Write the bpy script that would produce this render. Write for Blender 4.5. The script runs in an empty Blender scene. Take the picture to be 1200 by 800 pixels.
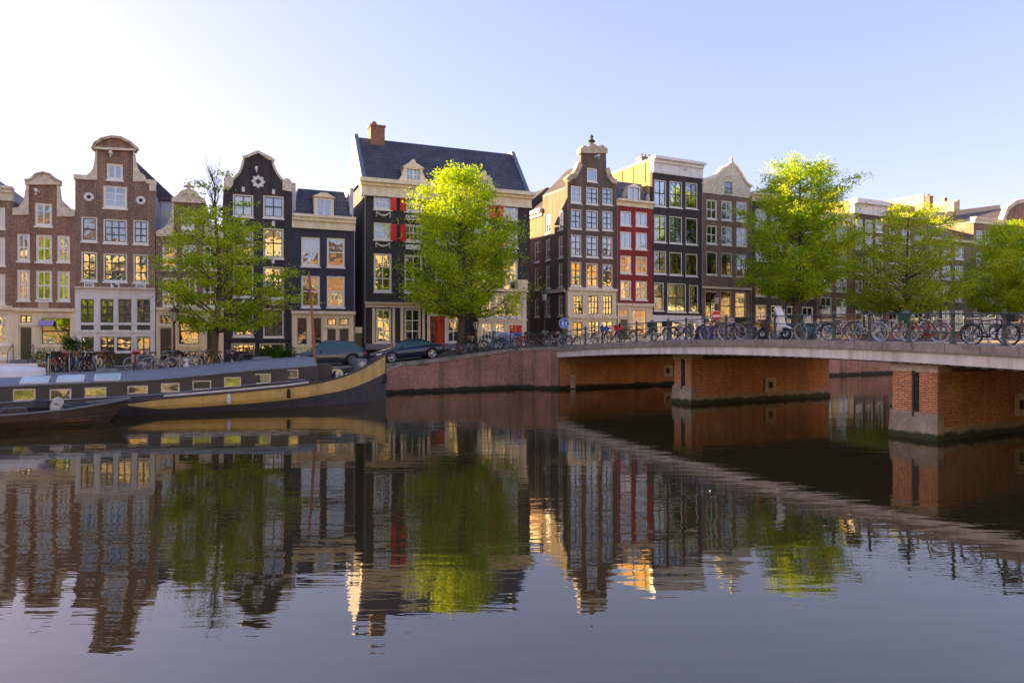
import bpy, bmesh, math, random
import numpy as np
from mathutils import Vector, Matrix
from mathutils.geometry import delaunay_2d_cdt

# ------------------------------------------------------------------ camera, sky, sun, exposure
scene = bpy.context.scene
COL = scene.collection
CAM_Z = 3.6
cam_d = bpy.data.cameras.new("camera")
cam = bpy.data.objects.new("camera", cam_d)
COL.objects.link(cam)
cam.location = (0, 0, CAM_Z)
cam.rotation_euler = (math.pi / 2, 0, 0)
cam_d.sensor_width = 36
cam_d.lens = 24
cam_d.shift_y = -8 / 1200
cam_d.clip_start = 0.1
cam_d.clip_end = 6000
scene.camera = cam

SUN_AZ = -70.0      # degrees from the view axis, negative = left
SUN_EL = 15.0
wd = bpy.data.worlds.new("World")
scene.world = wd
wd.use_nodes = True
nt = wd.node_tree
bgn = nt.nodes["Background"]
sky = nt.nodes.new("ShaderNodeTexSky")
sky.sky_type = 'NISHITA'
sky.sun_disc = False
sky.sun_elevation = math.radians(SUN_EL)
sky.sun_rotation = math.radians(SUN_AZ)
sky.air_density = 1.0
sky.dust_density = 1.3
sky.ozone_density = 2.0
SKY_GAMMA = 0.53
gm = nt.nodes.new("ShaderNodeGamma"); gm.inputs[1].default_value = SKY_GAMMA
nt.links.new(sky.outputs[0], gm.inputs[0])
tint = nt.nodes.new("ShaderNodeMix"); tint.data_type = 'RGBA'; tint.blend_type = 'MULTIPLY'
tint.inputs[0].default_value = 1.0
tint.inputs[7].default_value = (0.80, 0.65, 0.80, 1)
hs_ = nt.nodes.new("ShaderNodeHueSaturation"); hs_.inputs["Saturation"].default_value = 1.32
nt.links.new(gm.outputs[0], hs_.inputs["Color"]); nt.links.new(hs_.outputs[0], tint.inputs[6])
nt.links.new(tint.outputs[2], bgn.inputs[0])
bgn.inputs[1].default_value = 0.15
sun_d = bpy.data.lights.new("sun", 'SUN')
sun_d.energy = 5.0
sun_d.angle = math.radians(0.6)
sun_d.color = (1.0, 0.72, 0.36)
sun = bpy.data.objects.new("sun", sun_d)
COL.objects.link(sun)
sd = Vector((math.sin(math.radians(SUN_AZ)) * math.cos(math.radians(SUN_EL)),
             math.cos(math.radians(SUN_AZ)) * math.cos(math.radians(SUN_EL)),
             math.sin(math.radians(SUN_EL))))
sun.rotation_euler = sd.to_track_quat('Z', 'Y').to_euler()
sun.location = sd * 200
scene.view_settings.view_transform = 'Standard'
scene.view_settings.look = 'None'
scene.view_settings.exposure = 2.5
scene.view_settings.gamma = 1.0
scene.view_settings.use_curve_mapping = False
try:
    scene.cycles.max_bounces = 8
    scene.cycles.transparent_max_bounces = 12
    scene.cycles.use_denoising = True
    scene.cycles.caustics_reflective = False
    scene.cycles.caustics_refractive = False
except Exception:
    pass

rnd = random.Random(7)

# ------------------------------------------------------------------ plan of the place
# canal frame: u along the canal, v across it; origin at the corner of the far abutment
Q0 = (3.1, 45.0); DU = (0.892, 0.452); DV = (-0.452, 0.892)
F, YH = 800.0, 392.0

def UV(u, v):
    return (Q0[0] + DU[0] * u + DV[0] * v, Q0[1] + DU[1] * u + DV[1] * v)

_KU = [-14, -11.2, -8, -5.85, -2.85, -1.8, 0, 12, 16, 24, 32, 45]
_KZ = [1.64, 1.72, 1.98, 2.24, 2.57, 2.66, 2.76, 2.76, 2.66, 2.3, 2.0, 1.8]
def street_z(u, v=0):
    return float(np.interp(u, _KU, _KZ))

def deck_z(v):
    return 2.76 + 0.6 * (1 - ((v + 18) / 18) ** 2)

def at_v(px, v):
    """point of the line v = const seen in photo column px -> (u, x, y)"""
    r = (px - 600) / F
    bx, by = UV(0, v)
    u = (r * by - bx) / (DU[0] - r * DU[1])
    x, y = UV(u, v)
    return u, x, y
ANG = math.atan2(DU[1], DU[0])

# ------------------------------------------------------------------ materials
MATS = {}
def new_mat(name):
    m = bpy.data.materials.new(name)
    m.use_nodes = True
    MATS[name] = m
    return m, m.node_tree, m.node_tree.nodes["Principled BSDF"]

def N(t, typ, **kw):
    n = t.nodes.new(typ)
    for k, v in kw.items():
        if isinstance(v, tuple) and k[0] == 'i' and k[1:].isdigit():
            n.inputs[int(k[1:])].default_value = v
        elif k[0] == 'i' and k[1:].isdigit():
            n.inputs[int(k[1:])].default_value = v
        else:
            setattr(n, k, v)
    return n

def mixc(t, fac, a, b, mode='MIX'):
    n = t.nodes.new("ShaderNodeMix"); n.data_type = 'RGBA'; n.blend_type = mode
    for sock, val in ((n.inputs[0], fac), (n.inputs[6], a), (n.inputs[7], b)):
        if hasattr(val, 'links'):
            t.links.new(val, sock)
        elif isinstance(val, (int, float)):
            sock.default_value = val
        else:
            sock.default_value = (*val, 1) if len(val) == 3 else val
    return n.outputs[2]

def noise(t, vec, scale, detail=4, rough=0.6):
    n = t.nodes.new("ShaderNodeTexNoise")
    n.inputs["Scale"].default_value = scale
    n.inputs["Detail"].default_value = detail
    n.inputs["Roughness"].default_value = rough
    if vec is not None:
        t.links.new(vec, n.inputs["Vector"])
    return n.outputs["Fac"]

def ramp(t, fac, stops):
    n = t.nodes.new("ShaderNodeValToRGB")
    el = n.color_ramp.elements
    while len(el) < len(stops):
        el.new(0.5)
    for e, (p, c) in zip(el, stops):
        e.position = p
        e.color = (*c, 1) if len(c) == 3 else (c[0], c[0], c[0], 1)
    t.links.new(fac, n.inputs[0])
    return n.outputs[0]

def objvec(t):
    return t.nodes.new("ShaderNodeTexCoord").outputs["Object"]

def scaled(t, vec, s):
    n = t.nodes.new("ShaderNodeMapping")
    n.inputs["Scale"].default_value = s
    t.links.new(vec, n.inputs[0])
    return n.outputs[0]

def bump(t, bsdf, h, strength=0.3, dist=0.02):
    b = t.nodes.new("ShaderNodeBump")
    b.inputs["Strength"].default_value = strength
    b.inputs["Distance"].default_value = dist
    t.links.new(h, b.inputs["Height"])
    t.links.new(b.outputs[0], bsdf.inputs["Normal"])

def wallvec(t):
    """(x+y, z) of the object: brick courses run level on every side"""
    s = t.nodes.new("ShaderNodeSeparateXYZ"); t.links.new(objvec(t), s.inputs[0])
    a = t.nodes.new("ShaderNodeMath"); a.operation = 'SUBTRACT'; t.links.new(s.outputs[0], a.inputs[0]); t.links.new(s.outputs[1], a.inputs[1])
    c = t.nodes.new("ShaderNodeCombineXYZ"); t.links.new(a.outputs[0], c.inputs[0]); t.links.new(s.outputs[2], c.inputs[1])
    return c.outputs[0]

def brick_mat(name, c1, c2, mortar, bw=0.24, bh=0.075, rough=0.85, moss=False, streak=0.0, var=0.6):
    m, t, b = new_mat(name)
    v = wallvec(t)
    br = t.nodes.new("ShaderNodeTexBrick")
    t.links.new(v, br.inputs["Vector"])
    br.inputs["Scale"].default_value = 1
    br.inputs["Brick Width"].default_value = bw
    br.inputs["Row Height"].default_value = bh
    br.inputs["Mortar Size"].default_value = 0.011
    br.inputs["Color1"].default_value = (*c1, 1)
    br.inputs["Color2"].default_value = (*c2, 1)
    br.inputs["Mortar"].default_value = (*mortar, 1)
    n1 = noise(t, objvec(t), 0.5, 5, 0.65)
    shade = ramp(t, n1, [(0.3, (1 - 0.4 * var,) * 3), (0.7, (1 + 0.25 * var,) * 3)])
    col = mixc(t, 1.0, br.outputs[0], shade, 'MULTIPLY')
    n2 = noise(t, scaled(t, v, (6, 16, 1)), 1.0, 2)
    col = mixc(t, 0.6, col, mixc(t, 1.0, col, ramp(t, n2, [(0.35, (0.5, 0.5, 0.5)), (0.65, (1.6, 1.5, 1.4))]), 'MULTIPLY'))
    if not streak:
        ng = noise(t, scaled(t, v, (1.6, 0.12, 1)), 1.0, 5, 0.7)
        col = mixc(t, 0.75, col, mixc(t, 1.0, col, ramp(t, ng, [(0.36, (0.55, 0.53, 0.5)), (0.55, (1.0, 1.0, 1.0)), (0.72, (1.35, 1.3, 1.22))]), 'MULTIPLY'))
    if streak:
        n3 = noise(t, scaled(t, v, (0.9, 0.06, 1)), 1.0, 4, 0.7)
        col = mixc(t, ramp(t, n3, [(0.50, (0, 0, 0)), (0.62, (streak,) * 3)]), col, (0.12, 0.10, 0.05))
        n4 = noise(t, scaled(t, v, (0.7, 0.5, 1)), 1.0, 6, 0.7)
        col = mixc(t, ramp(t, n4, [(0.58, (0, 0, 0)), (0.72, (0.45,) * 3)]), col, (0.42, 0.36, 0.30))
    if moss:
        g = t.nodes.new("ShaderNodeNewGeometry"); s = t.nodes.new("ShaderNodeSeparateXYZ")
        t.links.new(g.outputs["Position"], s.inputs[0])
        ad = t.nodes.new("ShaderNodeMath"); ad.operation = 'MULTIPLY_ADD'
        t.links.new(noise(t, objvec(t), 1.3), ad.inputs[0]); ad.inputs[1].default_value = -0.35
        t.links.new(s.outputs[2], ad.inputs[2])
        col = mixc(t, ramp(t, ad.outputs[0], [(0.0, (1, 1, 1)), (0.12, (0, 0, 0))]), col, (0.022, 0.026, 0.008))
    t.links.new(col, b.inputs["Base Color"])
    b.inputs["Roughness"].default_value = rough
    bump(t, b, br.outputs["Fac"], 0.25, -0.01)
    return m

def plain_mat(name, col, rough=0.6, metal=0.0, var=0.25, scale=3.0, streak=False, bumpy=0.0, coat=0.0, rust=0):
    m, t, b = new_mat(name)
    v = objvec(t)
    n1 = noise(t, scaled(t, v, (1, 1, 0.25)) if streak else v, scale, 5, 0.65)
    c = mixc(t, 1.0, col, ramp(t, n1, [(0.3, (1 - var,) * 3), (0.7, (1 + var * 0.4,) * 3)]), 'MULTIPLY')
    if streak:
        ns = noise(t, scaled(t, wallvec(t), (2.6, 0.22, 1)), 1.0, 5, 0.7)
        c = mixc(t, ramp(t, ns, [(0.52, (0, 0, 0)), (0.70, (rust if rust else 0.28,) * 3)]), c, (0.34, 0.20, 0.08) if rust else (0.22, 0.18, 0.13))
    t.links.new(c, b.inputs["Base Color"])
    b.inputs["Roughness"].default_value = rough
    b.inputs["Metallic"].default_value = metal
    if coat:
        b.inputs["Coat Weight"].default_value = coat
        b.inputs["Coat Roughness"].default_value = 0.04
    if bumpy:
        bump(t, b, noise(t, v, scale * 6, 4), bumpy, 0.02)
    return m

brick_mat("brick_brown", (0.246, 0.123, 0.075), (0.162, 0.087, 0.061), (0.422, 0.336, 0.245))
brick_mat("brick_red_brown", (0.303, 0.129, 0.068), (0.197, 0.090, 0.055), (0.422, 0.322, 0.220))
brick_mat("brick_purple", (0.218, 0.115, 0.084), (0.148, 0.084, 0.067), (0.366, 0.294, 0.220))
brick_mat("brick_grey_brown", (0.141, 0.098, 0.071), (0.106, 0.077, 0.061), (0.211, 0.168, 0.129))
brick_mat("brick_dark_brown", (0.136, 0.077, 0.054), (0.096, 0.059, 0.046), (0.192, 0.133, 0.096))
brick_mat("brick_black", (0.052, 0.047, 0.049), (0.037, 0.034, 0.039), (0.069, 0.062, 0.063), var=0.35)
brick_mat("brick_navy", (0.042, 0.046, 0.074), (0.030, 0.034, 0.058), (0.068, 0.068, 0.090), var=0.35)
brick_mat("brick_charcoal", (0.078, 0.066, 0.063), (0.059, 0.049, 0.049), (0.103, 0.085, 0.076), var=0.35)
brick_mat("brick_red_paint", (0.36, 0.045, 0.04), (0.29, 0.036, 0.034), (0.25, 0.04, 0.035), var=0.4)
brick_mat("brick_orange", (0.270, 0.128, 0.056), (0.216, 0.102, 0.048), (0.288, 0.212, 0.144))
brick_mat("brick_quay", (0.46, 0.18, 0.115), (0.33, 0.125, 0.085), (0.44, 0.35, 0.28), moss=True, streak=0.7, var=0.9)
brick_mat("brick_pier", (0.592, 0.186, 0.057), (0.425, 0.124, 0.041), (0.592, 0.410, 0.228), moss=True, streak=0.4, var=0.9)
plain_mat("cream_paint", (0.858, 0.730, 0.498), 0.55, var=0.22, streak=True)
plain_mat("white_paint", (0.78, 0.76, 0.72), 0.5, var=0.15, streak=True)
plain_mat("window_white", (0.848, 0.819, 0.720), 0.45, var=0.08)
plain_mat("sash_dark", (0.02, 0.035, 0.03), 0.4, var=0.1)
plain_mat("sash_green", (0.012, 0.04, 0.03), 0.35, var=0.1)
plain_mat("stone_old", (0.600, 0.483, 0.336), 0.8, var=0.45, scale=2.2, bumpy=0.3)
plain_mat("stone_gable", (0.744, 0.644, 0.483), 0.75, var=0.35, scale=4, bumpy=0.3)
plain_mat("stone_grey", (0.23, 0.23, 0.24), 0.8, var=0.3, scale=3, bumpy=0.2)
plain_mat("plaster_pale", (0.550, 0.560, 0.600), 0.8, var=0.25, scale=1, streak=True)
plain_mat("plaster_ochre", (0.50, 0.30, 0.085), 0.85, var=0.3, scale=1, streak=True)
plain_mat("block_cream", (0.56, 0.45, 0.28), 0.85, var=0.25, scale=1)
plain_mat("sunlit_ochre", (0.68, 0.50, 0.27), 0.85, var=0.3)
plain_mat("lead_grey", (0.132, 0.156, 0.215), 0.5, var=0.25, scale=2)
plain_mat("shutter_red", (0.72, 0.012, 0.015), 0.4, var=0.12)
plain_mat("door_red", (0.55, 0.03, 0.012), 0.35, var=0.15)
plain_mat("door_green", (0.014, 0.036, 0.026), 0.3, var=0.1)
plain_mat("door_dark", (0.018, 0.024, 0.03), 0.3, var=0.1)
plain_mat("metal_black", (0.016, 0.016, 0.018), 0.4, var=0.1)
plain_mat("ornament_dark", (0.05, 0.05, 0.045), 0.7, var=0.4, scale=6)
plain_mat("awning_lilac", (0.38, 0.26, 0.55), 0.8, var=0.1)
plain_mat("chimney_brick", (0.30, 0.15, 0.09), 0.85, var=0.5, scale=6, bumpy=0.4)

def tile_mat(name, c, rowh=0.3):
    m, t, b = new_mat(name)
    v = objvec(t)
    br = t.nodes.new("ShaderNodeTexBrick")
    t.links.new(wallvec(t), br.inputs["Vector"])
    br.inputs["Scale"].default_value = 1
    br.inputs["Brick Width"].default_value = 0.24
    br.inputs["Row Height"].default_value = rowh
    br.inputs["Mortar Size"].default_value = 0.02
    br.inputs["Color1"].default_value = (*c, 1)
    br.inputs["Color2"].default_value = (*[x * 0.6 for x in c], 1)
    br.inputs["Mortar"].default_value = (*[x * 0.3 for x in c], 1)
    col = mixc(t, 1.0, br.outputs[0], ramp(t, noise(t, v, 0.8, 5), [(0.3, (0.6,) * 3), (0.7, (1.35, 1.3, 1.2))]), 'MULTIPLY')
    t.links.new(col, b.inputs["Base Color"])
    b.inputs["Roughness"].default_value = 0.55
    bump(t, b, br.outputs["Fac"], 0.6, -0.03)
tile_mat("roof_slate", (0.072, 0.074, 0.094))
tile_mat("roof_tile", (0.085, 0.06, 0.055))
tile_mat("roof_orange", (0.30, 0.10, 0.05))
tile_mat("roof_blue_slate", (0.10, 0.125, 0.17), 0.2)

# window glass: part of the light goes through to the room or curtain, part is mirrored
def glass_mat(name, refl, tint, wob=0.012):
    m, t, b = new_mat(name)
    t.nodes.remove(b)
    out = t.nodes["Material Output"]
    tr = N(t, "ShaderNodeBsdfTransparent"); tr.inputs[0].default_value = (*tint, 1)
    gl = N(t, "ShaderNodeBsdfGlossy"); gl.inputs["Roughness"].default_value = 0.02
    gl.inputs[0].default_value = (0.95, 0.97, 1.0, 1)
    bp = N(t, "ShaderNodeBump"); bp.inputs["Strength"].default_value = 1.0; bp.inputs["Distance"].default_value = wob
    t.links.new(noise(t, objvec(t), 1.1, 2), bp.inputs["Height"])
    t.links.new(bp.outputs[0], gl.inputs["Normal"])
    fr = N(t, "ShaderNodeFresnel"); fr.inputs[0].default_value = 1.5
    ad = N(t, "ShaderNodeMath"); ad.operation = 'ADD'; ad.use_clamp = True
    t.links.new(fr.outputs[0], ad.inputs[0]); ad.inputs[1].default_value = refl
    mx = N(t, "ShaderNodeMixShader")
    t.links.new(ad.outputs[0], mx.inputs[0]); t.links.new(tr.outputs[0], mx.inputs[1]); t.links.new(gl.outputs[0], mx.inputs[2])
    t.links.new(mx.outputs[0], out.inputs[0])
glass_mat("window_glass", 0.14, (0.85, 0.88, 0.86))

def glow_mat(name, c1, c2, strength, scale=1.6):
    """glow painted behind the panes, for warm mirrored facades and lit rooms"""
    m, t, b = new_mat(name)
    v = objvec(t)
    n1 = noise(t, scaled(t, v, (1, 1, 0.7)), scale, 6, 0.75)
    col = ramp(t, n1, [(0.30, tuple(x * 0.12 for x in c2)), (0.46, c2), (0.62, c1), (0.75, tuple(min(1, x * 1.3) for x in c1))])
    t.links.new(col, b.inputs["Base Color"])
    t.links.new(col, b.inputs["Emission Color"])
    oi = t.nodes.new("ShaderNodeObjectInfo"); ma = t.nodes.new("ShaderNodeMath"); ma.operation = 'POWER'
    t.links.new(oi.outputs["Random"], ma.inputs[0]); ma.inputs[1].default_value = 1.3
    mb_ = t.nodes.new("ShaderNodeMath"); mb_.operation = 'MULTIPLY_ADD'
    t.links.new(ma.outputs[0], mb_.inputs[0]); mb_.inputs[1].default_value = strength * 1.5; mb_.inputs[2].default_value = strength * .25
    t.links.new(mb_.outputs[0], b.inputs["Emission Strength"])
    b.inputs["Roughness"].default_value = 0.9
glow_mat("pane_glow_gold", (1.0, 0.52, 0.10), (0.62, 0.22, 0.03), 0.42)  # warm glow put in for sunlit houses mirrored in the panes
glow_mat("pane_glow_amber", (0.95, 0.62, 0.22), (0.40, 0.20, 0.06), 0.15, 2.4)
glow_mat("pane_glow_green_gold", (0.75, 0.62, 0.08), (0.28, 0.26, 0.03), 0.10, 2.2)  # olive-yellow reflections put in as glow
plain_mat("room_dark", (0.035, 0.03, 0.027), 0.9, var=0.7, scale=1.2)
plain_mat("room_red", (0.35, 0.03, 0.025), 0.8, var=0.7, scale=1.5)
plain_mat("room_mid", (0.16, 0.14, 0.12), 0.9, var=0.8, scale=1.6)

def curtain_mat(name, c, e=0.0):
    m, t, b = new_mat(name)
    v = objvec(t)
    w = t.nodes.new("ShaderNodeTexWave"); w.inputs["Scale"].default_value = 2.4; w.inputs["Distortion"].default_value = 1.5
    t.links.new(scaled(t, v, (1, 1, 0.08)), w.inputs[0])
    col = mixc(t, 1.0, c, ramp(t, w.outputs["Fac"], [(0, (0.62,) * 3), (1, (1.05,) * 3)]), 'MULTIPLY')
    col = mixc(t, 1.0, col, ramp(t, t.nodes.new("ShaderNodeObjectInfo").outputs["Random"], [(0, (0.35, 0.33, 0.30)), (1, (1.05, 1.05, 1.05))]), 'MULTIPLY')
    t.links.new(col, b.inputs["Base Color"])
    b.inputs["Roughness"].default_value = 0.9
    if e:
        t.links.new(col, b.inputs["Emission Color"]); b.inputs["Emission Strength"].default_value = e
curtain_mat("curtain_white", (0.72, 0.72, 0.68))
curtain_mat("curtain_warm", (0.85, 0.66, 0.36), 0.06)  # faint warm glow added to the cloth
curtain_mat("curtain_red", (0.42, 0.04, 0.05))

# ground, water
m, t, b = new_mat("paving")
v = objvec(t)
br = t.nodes.new("ShaderNodeTexBrick"); t.links.new(v, br.inputs["Vector"])
br.inputs["Scale"].default_value = 1; br.inputs["Brick Width"].default_value = 0.22; br.inputs["Row Height"].default_value = 0.11
br.inputs["Mortar Size"].default_value = 0.008
br.inputs["Color1"].default_value = (0.17, 0.125, 0.105, 1); br.inputs["Color2"].default_value = (0.12, 0.10, 0.09, 1); br.inputs["Mortar"].default_value = (0.09, 0.08, 0.07, 1)
t.links.new(mixc(t, 1.0, br.outputs[0], ramp(t, noise(t, v, 0.4, 6), [(0.3, (0.65,) * 3), (0.7, (1.3,) * 3)]), 'MULTIPLY'), b.inputs["Base Color"])
b.inputs["Roughness"].default_value = 0.85
plain_mat("asphalt", (0.06, 0.058, 0.056), 0.9, var=0.3, scale=1.5, bumpy=0.2)
plain_mat("far_ground", (0.10, 0.09, 0.07), 0.95, var=0.4, scale=0.05)

m, t, b = new_mat("canal_water")
t.nodes.remove(b)
out = t.nodes["Material Output"]
pos = t.nodes.new("ShaderNodeNewGeometry").outputs["Position"]
def rotmap(vec, s, deg):
    n = t.nodes.new("ShaderNodeMapping"); n.inputs["Scale"].default_value = s
    n.inputs["Rotation"].default_value = (0, 0, math.radians(deg)); t.links.new(vec, n.inputs[0]); return n.outputs[0]
n1 = noise(t, rotmap(pos, (0.55, 2.6, 1), 9), 1.0, 3, 0.5)
n2 = noise(t, rotmap(pos, (0.16, 0.5, 1), -14), 1.0, 2, 0.5)
n3 = noise(t, rotmap(pos, (2.2, 7.0, 1), 4), 1.0, 2, 0.5)
calm = ramp(t, noise(t, rotmap(pos, (0.05, 0.09, 1), 25), 1.0, 2), [(0.35, (0.35,) * 3), (0.65, (1.15,) * 3)])
def mth(op, a, b_):
    n = t.nodes.new("ShaderNodeMath"); n.operation = op
    for i, x in enumerate((a, b_)):
        if hasattr(x, 'links'): t.links.new(x, n.inputs[i])
        else: n.inputs[i].default_value = x
    return n.outputs[0]
hgt = mth('ADD', mth('ADD', mth('MULTIPLY', mth('MULTIPLY', n1, calm), 0.0070), mth('MULTIPLY', n2, 0.009)), mth('MULTIPLY', mth('MULTIPLY', n3, calm), 0.0013))
bp = N(t, "ShaderNodeBump"); bp.inputs["Strength"].default_value = 1.0; bp.inputs["Distance"].default_value = 1.0
t.links.new(hgt, bp.inputs["Height"])
gl = N(t, "ShaderNodeBsdfGlossy"); gl.inputs["Roughness"].default_value = 0.015; gl.inputs[0].default_value = (1.0, 0.94, 0.84, 1)
df = N(t, "ShaderNodeBsdfDiffuse"); df.inputs[0].default_value = (0.034, 0.026, 0.009, 1)
t.links.new(bp.outputs[0], gl.inputs["Normal"])
fr = N(t, "ShaderNodeFresnel"); fr.inputs[0].default_value = 2.2; t.links.new(bp.outputs[0], fr.inputs["Normal"])
mx = N(t, "ShaderNodeMixShader")
t.links.new(fr.outputs[0], mx.inputs[0]); t.links.new(df.outputs[0], mx.inputs[1]); t.links.new(gl.outputs[0], mx.inputs[2])
t.links.new(mx.outputs[0], out.inputs[0])

# bridge, boats, bikes, cars
plain_mat("fascia_white", (0.838, 0.781, 0.678), 0.7, var=0.3, scale=1.6, streak=True, rust=0.55)
plain_mat("kerb_stone", (0.312, 0.263, 0.209), 0.85, var=0.3, scale=2.5, bumpy=0.3)
m, t, b = new_mat("jointed_stone")
v = objvec(t); sx = t.nodes.new("ShaderNodeSeparateXYZ"); t.links.new(v, sx.inputs[0])
ad = t.nodes.new("ShaderNodeMath"); t.links.new(sx.outputs[0], ad.inputs[0]); t.links.new(sx.outputs[1], ad.inputs[1])
pp = t.nodes.new("ShaderNodeMath"); pp.operation = 'PINGPONG'; pp.inputs[1].default_value = 0.55; t.links.new(ad.outputs[0], pp.inputs[0])
base = mixc(t, 1.0, (0.33, 0.28, 0.23), ramp(t, noise(t, v, 1.7, 6, .7), [(0.3, (0.5,) * 3), (0.7, (1.35,) * 3)]), 'MULTIPLY')
base = mixc(t, 1.0, base, ramp(t, noise(t, v, 14, 3, .7), [(0.3, (0.75,) * 3), (0.7, (1.2,) * 3)]), 'MULTIPLY')
t.links.new(mixc(t, ramp(t, pp.outputs[0], [(0.0, (0.8,) * 3), (0.035, (0,) * 3)]), base, (0.06, 0.055, 0.04)), b.inputs["Base Color"])
b.inputs["Roughness"].default_value = 0.85; bump(t, b, noise(t, v, 10, 5), .4, .02)
plain_mat("beam_tan", (0.42, 0.30, 0.16), 0.7, var=0.3)
plain_mat("concrete_dark", (0.16, 0.13, 0.10), 0.85, var=0.4)
plain_mat("rail_green", (0.050, 0.075, 0.072), 0.45, var=0.3, scale=5)
plain_mat("hull_black", (0.069, 0.071, 0.086), 0.38, var=0.3, scale=2, streak=True, rust=0.22)
plain_mat("hull_band", (0.720, 0.504, 0.176), 0.5, var=0.25, scale=2, streak=True)
plain_mat("cabin_black", (0.052, 0.054, 0.062), 0.45, var=0.25)
plain_mat("boat_roof", (0.17, 0.195, 0.225), 0.5, var=0.2)
plain_mat("boat_brown", (0.10, 0.075, 0.06), 0.6, var=0.4, scale=3, streak=True)
plain_mat("rope_rust", (0.20, 0.08, 0.03), 0.8, var=0.4)
plain_mat("skylight_pane", (0.42, 0.58, 0.60), 0.12, var=0.15)
plain_mat("boat_white", (0.72, 0.70, 0.68), 0.5, var=0.12)
plain_mat("mast_wood", (0.34, 0.12, 0.045), 0.45, var=0.3, scale=5)
plain_mat("chrome", (0.62, 0.62, 0.62), 0.25, metal=0.9, var=0.1)
plain_mat("tyre_rubber", (0.02, 0.02, 0.021), 0.8, var=0.2)
plain_mat("tyre_pale", (0.50, 0.48, 0.44), 0.7, var=0.2)
plain_mat("saddle_black", (0.015, 0.014, 0.014), 0.6, var=0.2)
plain_mat("basket_wicker", (0.22, 0.12, 0.05), 0.8, var=0.4, scale=10)
plain_mat("bark", (0.11, 0.085, 0.055), 0.9, var=0.5, scale=5, bumpy=0.6)
plain_mat("sign_blue", (0.02, 0.14, 0.62), 0.35, var=0.05)
plain_mat("sign_red", (0.72, 0.015, 0.015), 0.35, var=0.05)
plain_mat("sign_white", (0.8, 0.8, 0.8), 0.4, var=0.05)
plain_mat("car_blue_black", (0.010, 0.020, 0.045), 0.22, coat=1.0, var=0.05)
plain_mat("car_grey_blue", (0.035, 0.05, 0.07), 0.3, coat=1.0, var=0.05)
plain_mat("car_glass", (0.05, 0.11, 0.12), 0.04, var=0.1)
plain_mat("lamp_red", (0.5, 0.01, 0.01), 0.2, var=0.1)
plain_mat("lamp_clear", (0.7, 0.7, 0.68), 0.15, var=0.1)
plain_mat("soil_pot", (0.25, 0.12, 0.07), 0.8, var=0.3)
plain_mat("tarp_blue", (0.35, 0.45, 0.66), 0.6, var=0.2)
plain_mat("lantern_glass", (0.50, 0.48, 0.44), 0.2, var=0.15)
for cn, cc in dict(black=(0.018, 0.018, 0.02), blue=(0.02, 0.07, 0.20), red=(0.30, 0.015, 0.02), white=(0.5, 0.5, 0.48),
                   green=(0.02, 0.10, 0.06), silver=(0.42, 0.43, 0.45), brown=(0.16, 0.07, 0.03), yellow=(0.70, 0.42, 0.03),
                   purple=(0.07, 0.04, 0.17), grey=(0.16, 0.17, 0.18), turquoise=(0.03, 0.16, 0.20), orange=(0.62, 0.16, 0.02)).items():
    plain_mat("paint_" + cn, cc, 0.35, var=0.1)

def leaf_mat(name, dark, light, trans=0.5):
    m, t, b = new_mat(name)
    t.nodes.remove(b)
    out = t.nodes["Material Output"]
    v = objvec(t)
    col = mixc(t, ramp(t, noise(t, v, 0.9, 3), [(0.35, (0, 0, 0)), (0.65, (1, 1, 1))]), dark, light)
    col = mixc(t, 1.0, col, ramp(t, noise(t, v, 9, 1), [(0.35, (0.6,) * 3), (0.65, (1.35,) * 3)]), 'MULTIPLY')
    d = N(t, "ShaderNodeBsdfDiffuse"); tr = N(t, "ShaderNodeBsdfTranslucent")
    t.links.new(col, d.inputs[0])
    t.links.new(mixc(t, 1.0, col, (1.25, 1.15, 0.6), 'MULTIPLY'), tr.inputs[0])
    mx = N(t, "ShaderNodeMixShader"); mx.inputs[0].default_value = trans
    t.links.new(d.outputs[0], mx.inputs[1]); t.links.new(tr.outputs[0], mx.inputs[2])
    t.links.new(mx.outputs[0], out.inputs[0])
leaf_mat("leaves_spring", (0.28, 0.44, 0.018), (0.55, 0.62, 0.04))
leaf_mat("leaves_bright", (0.26, 0.46, 0.018), (0.56, 0.63, 0.035))
leaf_mat("leaves_olive", (0.30, 0.42, 0.03), (0.56, 0.62, 0.06))
leaf_mat("leaves_shrub", (0.03, 0.09, 0.012), (0.12, 0.24, 0.03), 0.3)

# ------------------------------------------------------------------ mesh helpers
def mats(*names):
    return [MATS[n] for n in names]

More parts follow.
